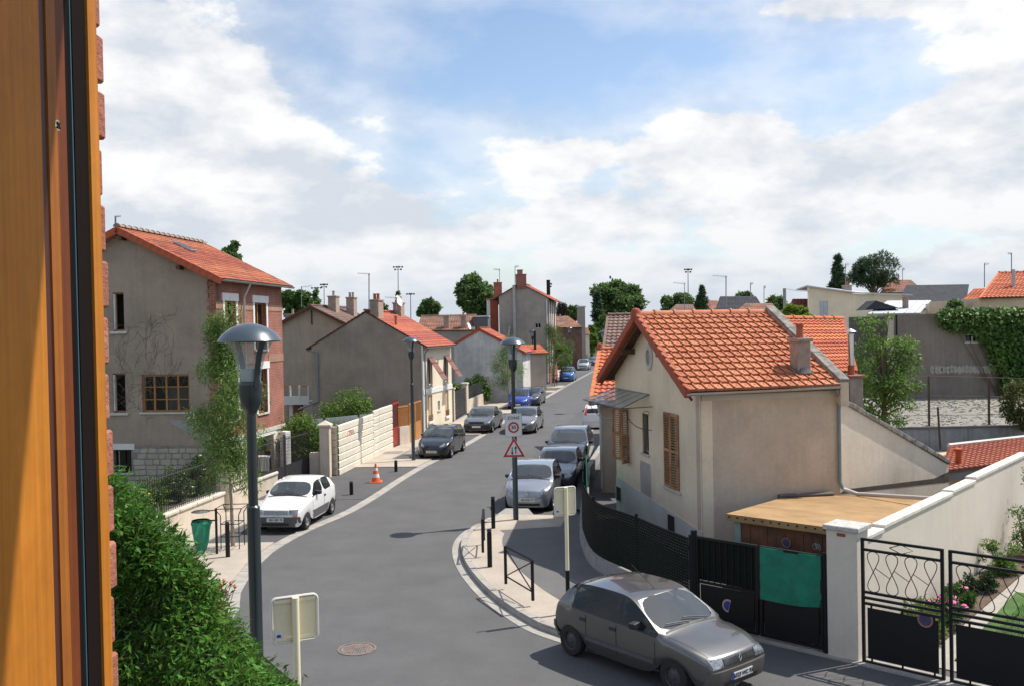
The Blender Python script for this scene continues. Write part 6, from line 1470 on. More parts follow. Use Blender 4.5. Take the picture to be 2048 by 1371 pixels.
    # stepped white wall
    wa=pa+u*.50-W.n*.5; wdir=Vector((.655,.755,0)).normalized(); W3=Wall(wa,wa+wdir*12,(1,-.9)); t=thing('stepped_wall','long white rendered garden wall stepping down towards the gate pillar','wall',wa)
    bx_=[(1722,1060),(1766,1044),(1904,986),(1950,966),(2046,925)]; br=[0]+[W3.pix(x,y)[0] for x,y in bx_[1:]]; br[-1]=W3.pix(2046,925)[0]+.6
    for k in range(4):
        x0,y0=bx_[k]; x1,y1=bx_[k+1]; zt=W3.pix((x0+x1)/2,(y0+y1)/2-2)[1]; zt=[2.14,2.2,2.24,2.30][k]
        wbox(W3,br[k]+(.0 if k else 0),br[k+1]-.002,-.05,zt-.08,-.18,0).build('panel',WHITEWALL,t); n=max(1,int((br[k+1]-br[k])/.9))
        for i in range(n): l=(br[k+1]-br[k]); wbox(W3,br[k]+l*i/n+.003,br[k]+l*(i+1)/n-.005,zt-.078,zt,-.22,.03).build('coping_stone',mat('coping_white',(.62,.58,.51),.9,.12,3),t,False,.01)
    # shed with brown felt roof and boarded doors
    A=Vector((4.62,23.15,0)); sdv=Vector((.968,.25,0)).normalized(); SW=Wall(A,A+sdv*3.87)
    FLc=D(1471,1026,19.3); FRc=FLc+u*2.45; FRc.z=FLc.z
    t=thing('garden_shed','low shed with tan felt roof and dark boarded doors behind the slatted gate','shed',FLc)
    BL=SW.P(2.25,1.66,.02); BL2=SW.P(3.75,1.62,.03); BR=W3.P(9.2,1.40,-.2); FR2=W3.P(.9,2.12,-.2)
    FELT=mat('felt_tan',(.36,.225,.10),.9,.14,1.5,.5,30,col2=(.28,.17,.075),mask=(.42,.68)); ov=FLc-u*.15+W.n*.12; ov2=FRc+W.n*.12
    poly=[ov,ov2,FR2,BR,BL2,BL]; cpt=sum(poly,Vector())/len(poly); mb=MB(); nn=len(poly)
    mb.add(poly+[cpt]+[p-n1*.14 for p in poly],[(i,(i+1)%nn,nn) for i in range(nn)]+[(i,(i+1)%nn,nn+1+(i+1)%nn,nn+1+i) for i in range(nn)]); mb.build('roof',FELT,t)
    Wd=Wall(FLc,FRc); z1=FLc.z-.16; 
    wbox(Wd,-.02,.12,0,z1,-.1,.02).build('door_post',mat('post_green',(.25,.30,.26),.8,.1),t)
    n=12; l=Wd.len-.14
    for i in range(n): wbox(Wd,.13+l*i/n+.004,.13+l*(i+1)/n-.004,.05,z1-.05,-.05,-.01-.006*(i%2)).build('door_board',WOODD,t)
    wbox(Wd,.12,Wd.len,z1-.05,z1+.04,-.08,.01).build('door_head',WOODD,t); mbn=MB()
    for i in range(14): p=ov.lerp(ov2,(i+.4)/14)-n1*.07+W.n*.004; mbn.lathe([(0,0),(.022,0)],8,(0,0,0)) if False else mbn.frame(p-u*.015,u,W.n,n1,.03,.012,.03)
    kind(mbn.build('nail_heads',BLACK,t),'stuff')
    LWs=Wall(FLc,BL,(-1,0)); wbox(LWs,.05,LWs.len,0,1.5,-.08,0).build('side_wall',mat('side_green',(.30,.34,.30),.8,.1),t)
    q=Wd.pix(1573,1084); no_park(Wd,t,q[0],q[1],.10,.01); q=Wd.pix(1634,1092); MB().tube([Wd.P(q[0]+.09*math.sin(1.3*k)*math.cos(.3*k),q[1]+.06*math.cos(1.9*k),.006) for k in [i*.4 for i in range(34)]],.005,4).build('chalk_scrawl',mat('chalk',(.4,.42,.42),.9,.1),t)
    MB().tube([BL+n1*.05+W.n*.3,BL2+n1*.06+W.n*.25],.07,5).build('ridge_roll',mat('roll_dark',(.12,.10,.09),.9,.2),t)
    # sloping annex wall with crumbling coping
    C=SW.P(3.88,0,-.05); ad=Vector((.85,.53,0)).normalized(); W5=Wall(C,C+ad*5,(.5,-.9)); t=thing('annex_wall','pale tan annex wall with sloping crumbled stone coping joined to the tan house','wall',C)
    e=W5.pix(1897,918); s_=W5.pix(1677,790); W5z=lambda s: s_[1]+(e[1]-s_[1])*s/e[0]
    wall_mesh(W5,[(0,-.05),(e[0],-.05),(e[0],e[1]-.16),(0,s_[1]-.08)],(),.1,.3).build('wall',REND_WARM,t)
    n=9
    for i in range(n):
        a0,a1=e[0]*i/n+.003,e[0]*(i+1)/n-.003; mb=MB(); mb.prism([W5.P(a0,W5z(a0)-.13,.05),W5.P(a1,W5z(a1)-.13,.05),W5.P(a1,W5z(a1)+random.uniform(-.01,.02),.05),W5.P(a0,W5z(a0)+random.uniform(-.01,.02),.05)],-W5.n*.42); mb.build('coping_stone',COPING,t,False,.015)
    mb=MB(); mb.add([W5.P(a,b,.004) for a,b in ((.0,1.62),(e[0],1.45),(e[0],1.75),(e[0]*.85,1.62),(e[0]*.5,1.66),(.2,1.72))],[tuple(range(6))]); mb.build('damp_stain',mat('stain_dark',(.10,.08,.06),.95,.3,5),t)  # uneven dark strip along the wall at shed roof height
    # low building with red brown roof beyond
    Wf=Wall(W5.P(e[0]+.05,0,-.4),W5.P(e[0]+.05,0,-.4)+Vector((6.5,3.4,0)),(.4,-.9)); t=thing('low_outbuilding','low outbuilding with dark red tiled roof and grey fascia behind the stepped wall','outbuilding',Wf.P(0,0)); zf=Wf.pix(1897,938)[1]; L5=6.0
    wbox(Wf,0,L5,0,zf-.3,-4,0).build('wall',mat('render_ochre',(.52,.40,.24),.9,.08,1),t); wbox(Wf,-.05,L5,zf-.30,zf-.02,-.2,.12).build('fascia',mat('fascia_grey',(.22,.21,.20),.8,.15,2),t)
    zb_=zf+.55; rb0=D(1897,893,Wf.P(0,0,-4.6).y+1.2); rb1=rb0+Wf.u*8
    roof_plane(Wf.P(-.05,zf,.15),Wf.P(L5+1,zf,.15),rb0,rb1,.46,.26,.04,.025,par=t,m=mat('roof_tile_dark_red',(.31,.085,.05),.85,.15,2,.3,40,island=.15))
    MB().tube([rb0+n1*.06,rb1+n1*.06],.07,5).build('ridge_strip',STONE,t); q=D(1917,912,Wf.P(.6,0).y+.9); MB().lathe([(.09,-.35),(.09,.16),(.13,.17),(.13,.24),(0,.26)],12,q).build('vent_pipe',mat('vent_orange',(.45,.09,.03),.7,.1),t,True)
    # garden beyond the ornamental gate
    LAWN=mat('lawn',(.055,.12,.022),.95,.25,3,.6,60); PATH=mat('garden_path',(.36,.33,.29),.9,.15,3,.4,60)
    gp=[G(1735,1330),G(2300,1330),G(2300,1040),G(2046,1075)]; o=slab([wa+wdir*.2+Vector((.1,-.2,0)),wa+u*7,wa+u*7+wdir*11,wa+wdir*11.5],-.02,.02,'garden_path',PATH); kind(o,'structure')
    p0_=wa+u*1.35+wdir*.6; o=slab([p0_,p0_+u*6,p0_+u*6+wdir*6,p0_+wdir*5.2-u*.2],-.01,.045,'lawn',LAWN); kind(o,'structure')
    return dict(W3=W3,wa=wa,u=u,wdir=wdir)
RY=right_yard()
def right_neighbours():
    n1=Vector((0,0,1))
    # roof behind the parapet of the tan house, with brick chimney and steel flue
    e0,e1,r0,r1=D(1588,748,27.2),D(1711,742,28.6),D(1500,637,31.6),D(1684,639,33.2)
    t=thing('rear_tiled_house','second orange tiled house behind the stone parapet of the tan house','house',(e0.x,e0.y,0))
    roof_plane(e0,e1,r0,r1,.30,.21,.04,.03,par=t,m=TILE); verge(e1,r1,t,VERGE,.14,.16,.33); ridge_tiles(r0+n1*.02,r1+n1*.02,.11,TILE,t,.4); W=Wall(e0+Vector((0,.3,0)),e1+Vector((-.1,.3,0))); wbox(W,0,W.len,0,e0.z-.02,-6,0).build('wall',mat('render_cream2',(.60,.53,.42),.9,.08,1,streak=.1),t); gutter(e0-n1*.03-Vector((0,.05,0)),e1-n1*.03-Vector((0,.05,0)),t,.06)
    c=D(1704,760,27.6); chimney(t,(c.x,c.y),.44,.44,1.0,c.z+.1,CHIM,0,.25,capm=BRICKRED); p=Vector((c.x-.02,c.y,0))
    MB().lathe([(.10,c.z+.15),(.10,c.z+.45)],12,p).build('clay_collar',POT,t); MB().lathe([(.085,c.z+.40),(.085,c.z+1.32),(.10,c.z+1.33),(.10,c.z+1.36)],14,p).build('steel_flue',mat('steel',(.62,.62,.62),.22,.1,4,metal=1),t,True); MB().lathe([(.17,c.z+1.42),(.10,c.z+1.47),(0,c.z+1.52)],14,p).build('flue_hood',ZINC,t,True); MB().lathe([(.03,c.z+1.3),(.03,c.z+1.45)],6,p).build('hood_stem',ZINC,t)
    # lower house next up the street: orange roof seen left of the tan house
    e0=D(1182,802,34.0); e1=e0+Vector((.985,-.16,0))*2.6; r0=D(1200,699,38.2); r1=r0+Vector((.985,-.16,0))*2.8; t=thing('low_tiled_house','lower orange tiled house up the street partly hidden by the tan house','house',(e0.x,e0.y,0))
    roof_plane(e0,e1,r0,r1,.32,.24,.045,.04,par=t,m=TILE); verge(e0,r0,t,TILE,.2,.2,.33); MB().lathe([(.0,.28),(.1,.25),(.13,.1),(.13,-.1)],10,r0).build('finial',POT,t,True); ridge_tiles(r0+n1*.02,r1+n1*.02,.12,TILE,t,.4)
    W=Wall(e0+Vector((.35,.35,0)),e1+Vector((.35,.35,0))); wbox(W,0,W.len+1,0,e0.z-.03,-6,0).build('wall',REND_TAN,t); gutter(e0-n1*.05-Vector((0,.06,0)),e1-n1*.05-Vector((0,.06,0)),t,.07); p=e0+Vector((.25,-.05,-.1)); MB().tube([p,p+Vector((.1,.2,-.5)),Vector((p.x+.1,p.y+.2,.2))],.05,8).build('downpipe',mat('pipe_white',(.6,.58,.55),.6,.1),t,True)
    # brown tiled house beyond
    e0=D(1204,720,46.); e1=e0+Vector((.985,-.16,0))*5; r0=D(1216,631,50.); r1=r0+Vector((.985,-.16,0))*5; t=thing('brown_tiled_house','brown tiled house showing behind the ridge of the tan house','house',(e0.x,e0.y,0)); roof_plane(e0,e1,r0,r1,.32,.25,.045,.04,par=t,m=TILE_BROWN); ridge_tiles(r0+n1*.02,r1+n1*.02,.12,TILE_BROWN,t,.42); W=Wall(e0+Vector((.3,.3,0)),e1+Vector((0,.3,0))); wbox(W,0,W.len,0,e0.z-.03,-7,0).build('wall',REND_TAN,t)
    verge(e0,r0,t,TILE_BROWN,.16,.16,.35)
right_neighbours()
# ------------------------------------------------------------------ the ground and houses behind, right
def right_back():
    n1=Vector((0,0,1)); GRAV=mat('rubble_ground',(.26,.24,.21),.95,.25,5,.5,25,col2=(.18,.175,.14),mask=(.4,.6))
    zl=1.0
    ya=44.; a=D(1700,860,ya); b=D(2150,850,ya)
    kind(MB().prism([Vector((a.x-4,ya,0)),Vector((b.x+12,ya,0)),Vector((b.x+22,68,0)),Vector((a.x-4,68,0))],(0,0,zl)).build('raised_ground',GRAV),'structure')
    W=Wall((a.x+.0,ya-.15),(b.x+4,ya-.15)); t=thing('retaining_wall','grey concrete retaining wall holding up the rubble ground','wall',(a.x,ya,0)); n=8
    for i in range(n): wbox(W,W.len*i/n+.01,W.len*(i+1)/n-.01,-.05,zl+.02,-.12,0).build('slab',CONC,t)
    wbox(W,0,W.len,zl+.022,zl+.12,-.16,.05).build('coping',mat('coping_dark',(.16,.15,.14),.9,.15,3),t)
    # scattered stones
    mb=MB(); rg=random.Random(5)
    for _ in range(1500):
        x=rg.uniform(a.x,b.x+6); y=rg.uniform(ya+.5,60); r=rg.uniform(.025,.07); p=Vector((x,y,zl+r*.2)); vs=[p+Vector((r*rg.uniform(.7,1.2)*sx,r*rg.uniform(.7,1.2)*sy,r*rg.uniform(.3,.6)*sz)) for sx in (-1,1) for sy in (-1,1) for sz in (-1,1)]; mb.add(vs,[(0,1,3,2),(4,6,7,5),(0,4,5,1),(2,3,7,6),(0,2,6,4),(1,5,7,3)])
    kind(mb.build('loose_stones',mat('loose_stone',(.28,.26,.23),.95,.2,3,island=.18)),'stuff')
    # rusty wire fence
    RUST=mat('rust_post',(.10,.06,.045),.8,.2,5); t=thing('wire_fence','rusty post and wire fence along the rubble ground','fence',(a.x,ya,zl)); ps=[D(x,y,ya+.3) for x,y in ((1770,755),(1857,751),(1977,754),(2090,757))]
    for p in ps: MB().frame(Vector((p.x-.04,p.y-.04,zl)),(1,0,0),(0,1,0),n1,.08,.08,p.z-zl).build('post',RUST,t); MB().frame(Vector((p.x-.15,p.y-.15,zl)),(1,0,0),(0,1,0),n1,.3,.3,.12).build('footing',RUST,t)
    for i in range(3):
        for f in (1.,.62,.25): MB().tube([Vector((ps[i].x,ps[i].y,zl+(ps[i].z-zl)*f)),Vector((ps[i+1].x,ps[i+1].y,zl+(ps[i+1].z-zl)*f))],.012,4).build('wire',RUST,t)
    p=D(1881,890,42.); MB().tube([Vector((p.x,42.,.3)),Vector((p.x-.1,42.,2.2))],.05,6).build('pole',RUST).name='leaning_pole'; o=bpy.data.objects['leaning_pole']; tag(o,'thin rusty pole leaning before the retaining wall','pole')
    # big blank party wall with small window
    Y=62.; a=D(1718,628,Y); b=D(2120,622,Y); W=Wall((a.x,Y),(b.x,Y)); t=thing('party_wall','tall blank grey brown party wall above the rubble ground with one small window','wall',(a.x,Y,zl)); zt=D(1900,627,Y).z; wn=rect(W,1931,668,1961,684); DG=mat('render_dark_tan',(.235,.20,.165),.95,.12,.6,.4,60,col2=(.185,.16,.135),mask=(.4,.65),streak=.1)
    s1=W.pix(1793,700)[0]; wall_mesh(W,[(s1,0),(W.len,0),(W.len,zt),(s1,zt)],[wn],.2,.4).build('wall',DG,t); window(W,t,*wn,fm=WHITE,cols=2,sm=STONE)
    W0=Wall((a.x,Y+1.5),(a.x+s1,Y+1.5)); wbox(W0,0,s1,0,zt-.1,-.4,0).build('wall',mat('boards_dark',(.11,.10,.09),.9,.2,3),t); MB().tube([W.P(s1,0,.05),W.P(s1,zt,.05)],.06,5).build('downpipe',BLACK,t)
    n=17; rg=random.Random(2)
    for i in range(n):
        c=W.pix(1865+7.6*i,738); MB().add([W.P(c[0]+.16*math.cos(k*math.pi/5)*rg.uniform(.7,1.2),c[1]+.28*math.sin(k*math.pi/5)*rg.uniform(.7,1.2),.006) for k in range(10)],[tuple(range(10))]).build('plaster_patch',mat('plaster_patch',(.36,.33,.29),.9,.2,3),t)
    # cream flat roofed house
    Y=84.; a=D(1618,600,Y); b=D(1815,600,Y); zt=D(1700,585,Y).z; W=Wall((a.x,Y),(b.x,Y)); t=thing('cream_flat_house','cream house with shallow zinc roof and pale blue shutters on the skyline','house',(a.x,Y,0)); wn=rect(W,1639,602,1656,635); CR=mat('render_cream3',(.80,.71,.54),.9,.08,1,streak=.08)
    zl_,zr_=D(1618,574,Y).z,D(1815,592,Y).z; s1=W.pix(1712,600)[0]
    wall_mesh(W,[(0,0),(s1,0),(s1,D(1712,588,Y).z),(0,zl_)],[wn],.2,.4).build('wall',CR,t); wall_mesh(W,[(s1+.003,0),(W.len,0),(W.len,zr_),(s1+.003,D(1712,588,Y).z)],[],.2,.4).build('wall',mat('render_cream4',(.74,.67,.53),.9,.08,1),t)
    for k in (0,1): x0=wn[0]+(wn[1]-wn[0])*k/2; wbox(W,x0+.01,x0+(wn[1]-wn[0])/2-.01,wn[2],wn[3],-.1,-.05).build('shutter',mat('shutter_blue',(.45,.49,.54),.6,.08),t)
    MB().prism([W.P(-.3,zl_+.02,.4),W.P(s1,D(1712,588,Y).z+.02,.4),W.P(W.len+.3,zr_+.02,.4),W.P(W.len+.2,zr_+.5,-9),W.P(1.6,zl_+.05,-9)],(0,0,.12)).build('roof',ZINC_ROOF,t)
    wbox(W,0,W.len,0,zr_-.3,-9,-8.6).build('back_wall',CR,t)
    c=D(1694,583,Y+3); chimney(t,(c.x,c.y),.7,.6,c.z-1,c.z+.5,CHIM,1,0)
    # greenhouse-like zinc roof in front
    Y=74.; e0,e1,r0,r1=D(1735,630,Y),D(1840,628,Y),D(1775,604,Y+5),D(1862,603,Y+5); t=thing('zinc_lean_to','pale zinc roofed lean-to below the cream house','shed',(e0.x,Y,0)); MB().prism([e0,e1,r1,r0],(0,0,.1)).build('roof',ZINC_ROOF,t); W=Wall(e0,e1); wbox(W,0,W.len,0,e0.z-.01,-6,-.3).build('wall',CR,t)
    for i in range(5): f=(i+.5)/5; MB().tube([e0.lerp(e1,f)+n1*.12,r0.lerp(r1,f)+n1*.12],.03,4).build('roof_seam',ZINC,t)
    c=D(1811,618,Y+2); MB().tube([c-n1*.5,c+n1*1.0],.25,8).build('stack',CHIM,t); c=D(1752,620,Y+1); MB().prism([c+Vector((-.9,0,0)),c+Vector((1.9,0,.1)),c+Vector((.0,0,.75))],(0,2,0)).build('dormer',SLATE,t)
    # slate roof, orange roofs at the right edge
    Y=92.; e0,e1,r0,r1=D(1790,622,Y),D(1930,619,Y),D(1812,573,Y+6),D(1938,571,Y+6); t=thing('slate_roof_house','house with long dark slate roof right of the cream house','house',(e0.x,Y,0)); MB().prism([e0,e1,r1,r0],(0,0,.12)).build('roof',SLATE,t); W=Wall(e0,e1); wbox(W,0,W.len,0,e0.z-.01,-11,-.2).build('wall',CR,t)
    Y=70.; e0,e1,r0,r1=D(1922,603,Y),D(2010,599,Y),D(1948,578,Y+3.5),D(2030,575,Y+3.5); t=thing('small_orange_roof_house','small house with orange roof beside the slate roof','house',(e0.x,Y,0)); roof_plane(e0,e1,r0,r1,.4,.3,.045,.04,par=t,m=TILE); W=Wall(e0,e1); wbox(W,0,W.len,0,e0.z-.01,-6,-.2).build('wall',CR,t)
    Y=66.; e0,e1,r0,r1=D(1960,596,Y),D(2120,592,Y),D(1998,546,Y+5),D(2130,543,Y+5); t=thing('orange_roof_house','cream house with tall orange tiled roof above the ivy wall','house',(e0.x,Y,0)); roof_plane(e0,e1,r0,r1,.40,.30,.05,.045,par=t,m=TILE); W=Wall(e0+Vector((.2,.2,0)),e1); wbox(W,0,W.len,0,e0.z-.01,-9,-.2).build('wall',mat('render_peach',(.66,.53,.36),.9,.08,1),t)
    c=D(2027,575,Y+2); MB().tube([c-n1*2,c+n1*1.3],.13,8).build('steel_flue',ZINC,t); ridge_tiles(r0,r1,.13,TILE,t,.45,parts=False); verge(e0,r0,t,TILE,.18,.18,.4)
    # roofs between, far
    def slab_roof(name,label,Y,ex0,ex1,ey,rx0,rx1,ry,dY,m,wm=CR):
        e0,e1,r0,r1=D(ex0,ey,Y),D(ex1,ey,Y),D(rx0,ry,Y+dY),D(rx1,ry,Y+dY); t=thing(name,label,'house',(e0.x,Y,0),'far roofs'); roof_plane(e0,e1,r0,r1,.5,.4,par=t,m=m); W=Wall(e0,e1); wbox(W,.1,W.len-.1,0,e0.z-.02,-dY*2,-.2).build('wall',wm,t)
        g0=Vector((r0.x+.3,Y+dY,0)); return t
    slab_roof('dark_roof_house','dark slate roofed house on the skyline behind the tan house ridge',96.,1430,1530,621,1440,1512,593,5,SLATE); slab_roof('pink_roof_house','small faded red roof left of the dark slate roof on the skyline',120.,1385,1440,618,1400,1435,601,5,TILE_OLD)
    slab_roof('worn_tile_house','worn pinkish tiled roof in front of the dark slate roof',80.,1460,1560,634,1490,1545,607,4,TILE_OLD); slab_roof('tan_gable_house','tan gabled house with weathered grey roof on the skyline',104.,1325,1400,634,1352,1385,609,5,TILE_BROWN); slab_roof('dark_red_house','dark red gabled house beside the bright green bush',88.,1572,1625,630,1585,1625,598,4,mat('roof_dark_red',(.25,.06,.04),.8,.1))
    slab_roof('pine_house','faded orange roof beneath the tall pine tree',110.,1760,1850,585,1778,1822,560,5,TILE_OLD); slab_roof('garden_end_house','low red roofed house at the far end of the street',160.,1120,1180,668,1125,1176,655,6,TILE_OLD)
right_back()
# ------------------------------------------------------------------ plants
LEAFM={}
def leafmat(name,c,isl=.35,trans=.3,c2=None):
    if name not in LEAFM: LEAFM[name]=mat('leaf_'+name,c,.55,.15,.8,island=isl,trans=trans,spec=.35,col2=c2,mask=(.4,.65))
    return LEAFM[name]
BARK=mat('bark',(.14,.105,.075),.95,.25,6,.6,40); BARKP=mat('bark_pale',(.34,.27,.21),.9,.2,6,.4,40)
def leaf_mesh(name,P,dirs,nrm,ln,wd,m,fold=.25):
    """P (n,3) bases, dirs, nrm (n,3), ln, wd (n,): four-cornered folded leaves"""
    n=len(P); dirs=dirs/np.linalg.norm(dirs,axis=1,keepdims=True); side=np.cross(dirs,nrm); side/= (np.linalg.norm(side,axis=1,keepdims=True)+1e-9); up=np.cross(side,dirs)
    ln=ln[:,None]; wd=wd[:,None]
    a=P; b=P+dirs*ln*.45+side*wd*.5+up*wd*fold; c=P+dirs*ln; d=P+dirs*ln*.45-side*wd*.5+up*wd*fold
    V=np.stack([a,b,c,d],1).reshape(-1,3).astype(np.float32)
    me=bpy.data.meshes.new(name); me.vertices.add(4*n); me.vertices.foreach_set('co',V.ravel())
    idx=np.arange(n)*4; F=np.stack([idx,idx+1,idx+2,idx,idx+2,idx+3],1).astype(np.int32).ravel()
    me.loops.add(6*n); me.loops.foreach_set('vertex_index',F); me.polygons.add(2*n); me.polygons.foreach_set('loop_start',np.arange(2*n,dtype=np.int32)*3); me.polygons.foreach_set('loop_total',np.full(2*n,3,np.int32))
    me.update(calc_edges=True); me.materials.append(m); return me
def rdir(n,rng,up=0.0):   # random unit vectors
    v=rng.normal(size=(n,3)); v[:,2]+=up; return v/np.linalg.norm(v,axis=1,keepdims=True)
def clump_leaves(cl,n_per,ln,wd,rng,shell=.55,droop=0.0,flat=.8):
    """cl: list of (centre, radius); leaves mostly on the outer shell, facing out"""
    Ps=[];Ds=[];Ns=[];Ls=[];Ws=[]
    for c,r in cl:
        n=max(6,int(n_per*(r/np.mean([q[1] for q in cl]))**2)); o=rdir(n,rng,.15); rad=r*((shell+(1-shell)*rng.random(n)**.6)*np.where(rng.random(n)<.15,rng.uniform(1.05,1.45,n),1.))[:,None]*np.array([1,1,flat]); p=np.array(c)+o*rad
        d=o*.6+rdir(n,rng)*.8; d[:,2]-=droop; Ps.append(p);Ds.append(d);Ns.append(o+rdir(n,rng)*.7+np.array([0,0,.5])); Ls.append(ln*rng.uniform(.6,1.3,n)); Ws.append(wd*rng.uniform(.7,1.2,n))
    return [np.concatenate(q) for q in (Ps,Ds,Ns,Ls,Ws)]
def tree(name,label,base,h,cl,m,n_per,ln,wd,seed,trunk=.15,bark=BARK,group=None,cat='tree',droop=0.,limbs=True,shell=.55,flat=.8,stems=1):
    rng=np.random.default_rng(seed); t=thing(name,label,cat,base,group); base=Vector(base)
    a=clump_leaves(cl,n_per,ln,wd,rng,shell,droop,flat); obj('crown',leaf_mesh('crown',*a,m=m),t)
    cz=max(c[2] for c,_ in cl); cx=np.mean([c[0] for c,_ in cl]); cy=np.mean([c[1] for c,_ in cl]); low=min(c[2]-r*.6 for c,r in cl)
    fork=Vector((base.x+(cx-base.x)*.3,base.y+(cy-base.y)*.3,max(base.z+.2,min(low,base.z+h*.5))))
    mb=MB(); top=Vector((cx,cy,cz))
    mb.tube([base-Vector((0,0,.1)),base.lerp(fork,.5)+Vector((.03,0,0))*trunk*5,fork,fork.lerp(top,.6),top],[trunk*1.15,trunk*.95,trunk*.8,trunk*.45,trunk*.1],8)
    mb.build('trunk',bark,t,True)
    if limbs:
        mb=MB()
        for c,r in cl[:30]:
            c=Vector(c); f=min(1,max(0,(c.z-fork.z)/max(.1,top.z-fork.z)*.6)); s_=fork.lerp(top,f*.8); md=s_.lerp(c,.5)+Vector((0,0,.08*(c-s_).length)); mb.tube([s_,md,c],[trunk*.35,trunk*.22,trunk*.06],5)
        kind(mb.build('limbs',bark,t,True),'stuff')
    return t
def blob(cx,cy,cz,rx,ry,rz_,n,rmin,rmax,seed,bottom=-1.0):
    rng=np.random.default_rng(seed); out=[]; lob=rdir(7,rng,.25)
    while len(out)<n:
        v=rng.uniform(-1,1,3); l=math.sqrt(v@v)
        if .05<l<=1 and v[2]>bottom:
            v=v/l*(l**.55)*rng.uniform(.85,1.08)*(.66+.40*max(0.,float((lob@(v/l)).max()))**4); k=rng.random()**1.6; out.append(((cx+v[0]*rx,cy+v[1]*ry,cz+v[2]*rz_),rmin+(rmax-rmin)*k))
    return out
# near shrub below the window: long glossy leaves
def near_shrub():
    rng=np.random.default_rng(11); Y0=6.6
    # outline of its top in the photograph, at the distance of the shrub
    top=[(150,925),(235,1012),(300,1040),(345,1092),(400,1148),(450,1216),(500,1270),(560,1324),(625,1374),(660,1405)]
    bed=[D(x,y,Y0+.1*i) for i,(x,y) in enumerate(top)]
    t=thing('leafy_shrub','big dense glossy green shrub filling the corner under the window','shrub',(-3.2,6.9,0))
    n=34000; Ps=[];Ds=[];Ns=[]
    xs=np.array([p.x for p in bed]); zs=np.array([p.z for p in bed])
    u=rng.uniform(xs[0]-.3,xs[-1],n); zt=np.interp(u,xs,zs); v=rng.random(n)
    # surface bulges towards the viewer as it goes down
    drop=3.0*v**1.35; bul=np.sqrt(np.clip(drop,0,None))*.30
    lump=.12*np.sin(u*7+drop*3)+.10*np.sin(u*3.1-drop*5.3+1)+.08*np.sin(u*13+drop*9)
    y=Y0+.35-bul+lump*1.0+rng.normal(0,.07,n); z=zt-drop*1.0+lump*.35-.06+rng.normal(0,.03,n); x=u+rng.normal(0,.04,n)-.05*v
    back=rng.random(n)<.22; y[back]=Y0+.35+rng.uniform(0,.7,back.sum()); z[back]=np.interp(u[back],xs,zs)-rng.uniform(-.02,.3,back.sum())-.5*(y[back]-Y0-.35)
    P=np.stack([x,y,z],1); out=np.stack([.55+0*x,-.75+0*x,.55+0*x],1)
    d=out*.55+rdir(n,rng)*.62+np.array([.25,-.1,.05]); nn=np.array([.1,-.3,.9])+rdir(n,rng)*.55
    m=leafmat('laurel',(.155,.29,.055),.6,.32,(.09,.19,.035)); m.node_tree.nodes['Principled BSDF'].inputs['Roughness'].default_value=.30
    obj('foliage',leaf_mesh('foliage',P,d,nn,rng.uniform(.045,.12,n),rng.uniform(.014,.030,n),m,.18),t)
    # dark sheet behind the leaves, inner shade put into its colour
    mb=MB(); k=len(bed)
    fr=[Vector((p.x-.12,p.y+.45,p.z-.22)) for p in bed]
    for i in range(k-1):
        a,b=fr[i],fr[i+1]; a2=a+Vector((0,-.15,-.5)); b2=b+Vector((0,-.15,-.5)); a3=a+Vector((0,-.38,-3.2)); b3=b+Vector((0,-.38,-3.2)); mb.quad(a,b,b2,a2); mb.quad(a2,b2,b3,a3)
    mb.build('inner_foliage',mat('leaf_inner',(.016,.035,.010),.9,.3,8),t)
    rg=random.Random(4); mb=MB()
    for _ in range(9):
        b=Vector((-3.2+rg.uniform(-.4,.6),7.3+rg.uniform(-.2,.3),0)); mb.tube([b,b+Vector((rg.uniform(-.3,.5),-.2,1.6)),b+Vector((rg.uniform(-.4,.9),-.5,2.9))],[.05,.035,.012],5)
    kind(mb.build('stems',BARK,t,True),'stuff')
    # a few dry seed heads at its edge
    mb=MB(); rb=random.Random(8)
    for x,y in ((440,1170),(452,1182),(462,1165),(448,1160),(470,1172)):
        p=D(x,y,7.0); mb.tube([p+Vector((-.08,0,-.25)),p],.003,3); mb.lathe([(0,-.018),(.018,0),(0,.018)],6,p)
    kind(mb.build('dry_heads',mat('dry_orange',(.40,.16,.05),.8,.2,9),t),'stuff')
near_shrub()
# street trees: thin, feathery
def street_tree(px,py,Y,topy,label,seed,width=.95,n=60,x_off=0,n_per=230,ln=.16,leaf=None):
    b=G(px,py); b.z=.05; zt=D(px,topy,b.y).z; rng=np.random.default_rng(seed); cl=[]
    h=zt
    for i in range(n):
        f=i/(n-1); z=1.9+(h-2.1)*f; w=width*(.35+.75*math.sin(min(1,f*1.12+.12)*math.pi)**.8); a=rng.uniform(0,6.28); r=w*rng.random()**.6; cl.append(((b.x+x_off*f+r*math.cos(a),b.y+r*math.sin(a),z+rng.uniform(-.2,.2)),rng.uniform(.22,.42)))
    tree('street_tree',label,b,h,cl,leaf or leafmat('willowy',(.125,.22,.05),.4,.4,(.17,.26,.065)),n_per,ln,.026,seed,.055,BARKP,'young street trees',droop=.45,shell=.2,flat=1.2)
street_tree(466,1094,26,622,'slender feathery young tree inside the iron guard before the brick house',21,.95,72,-.15,215,.17)
street_tree(1018,815,70,672,'feathery young tree behind the royal blue hatchback',22,1.35,44,0,100,.3)
street_tree(1109,772,98,646,'bushy young tree in a guard near the bright blue van',23,1.9,60,0,110,.35,leafmat('willow2',(.12,.19,.05),.35,.4))
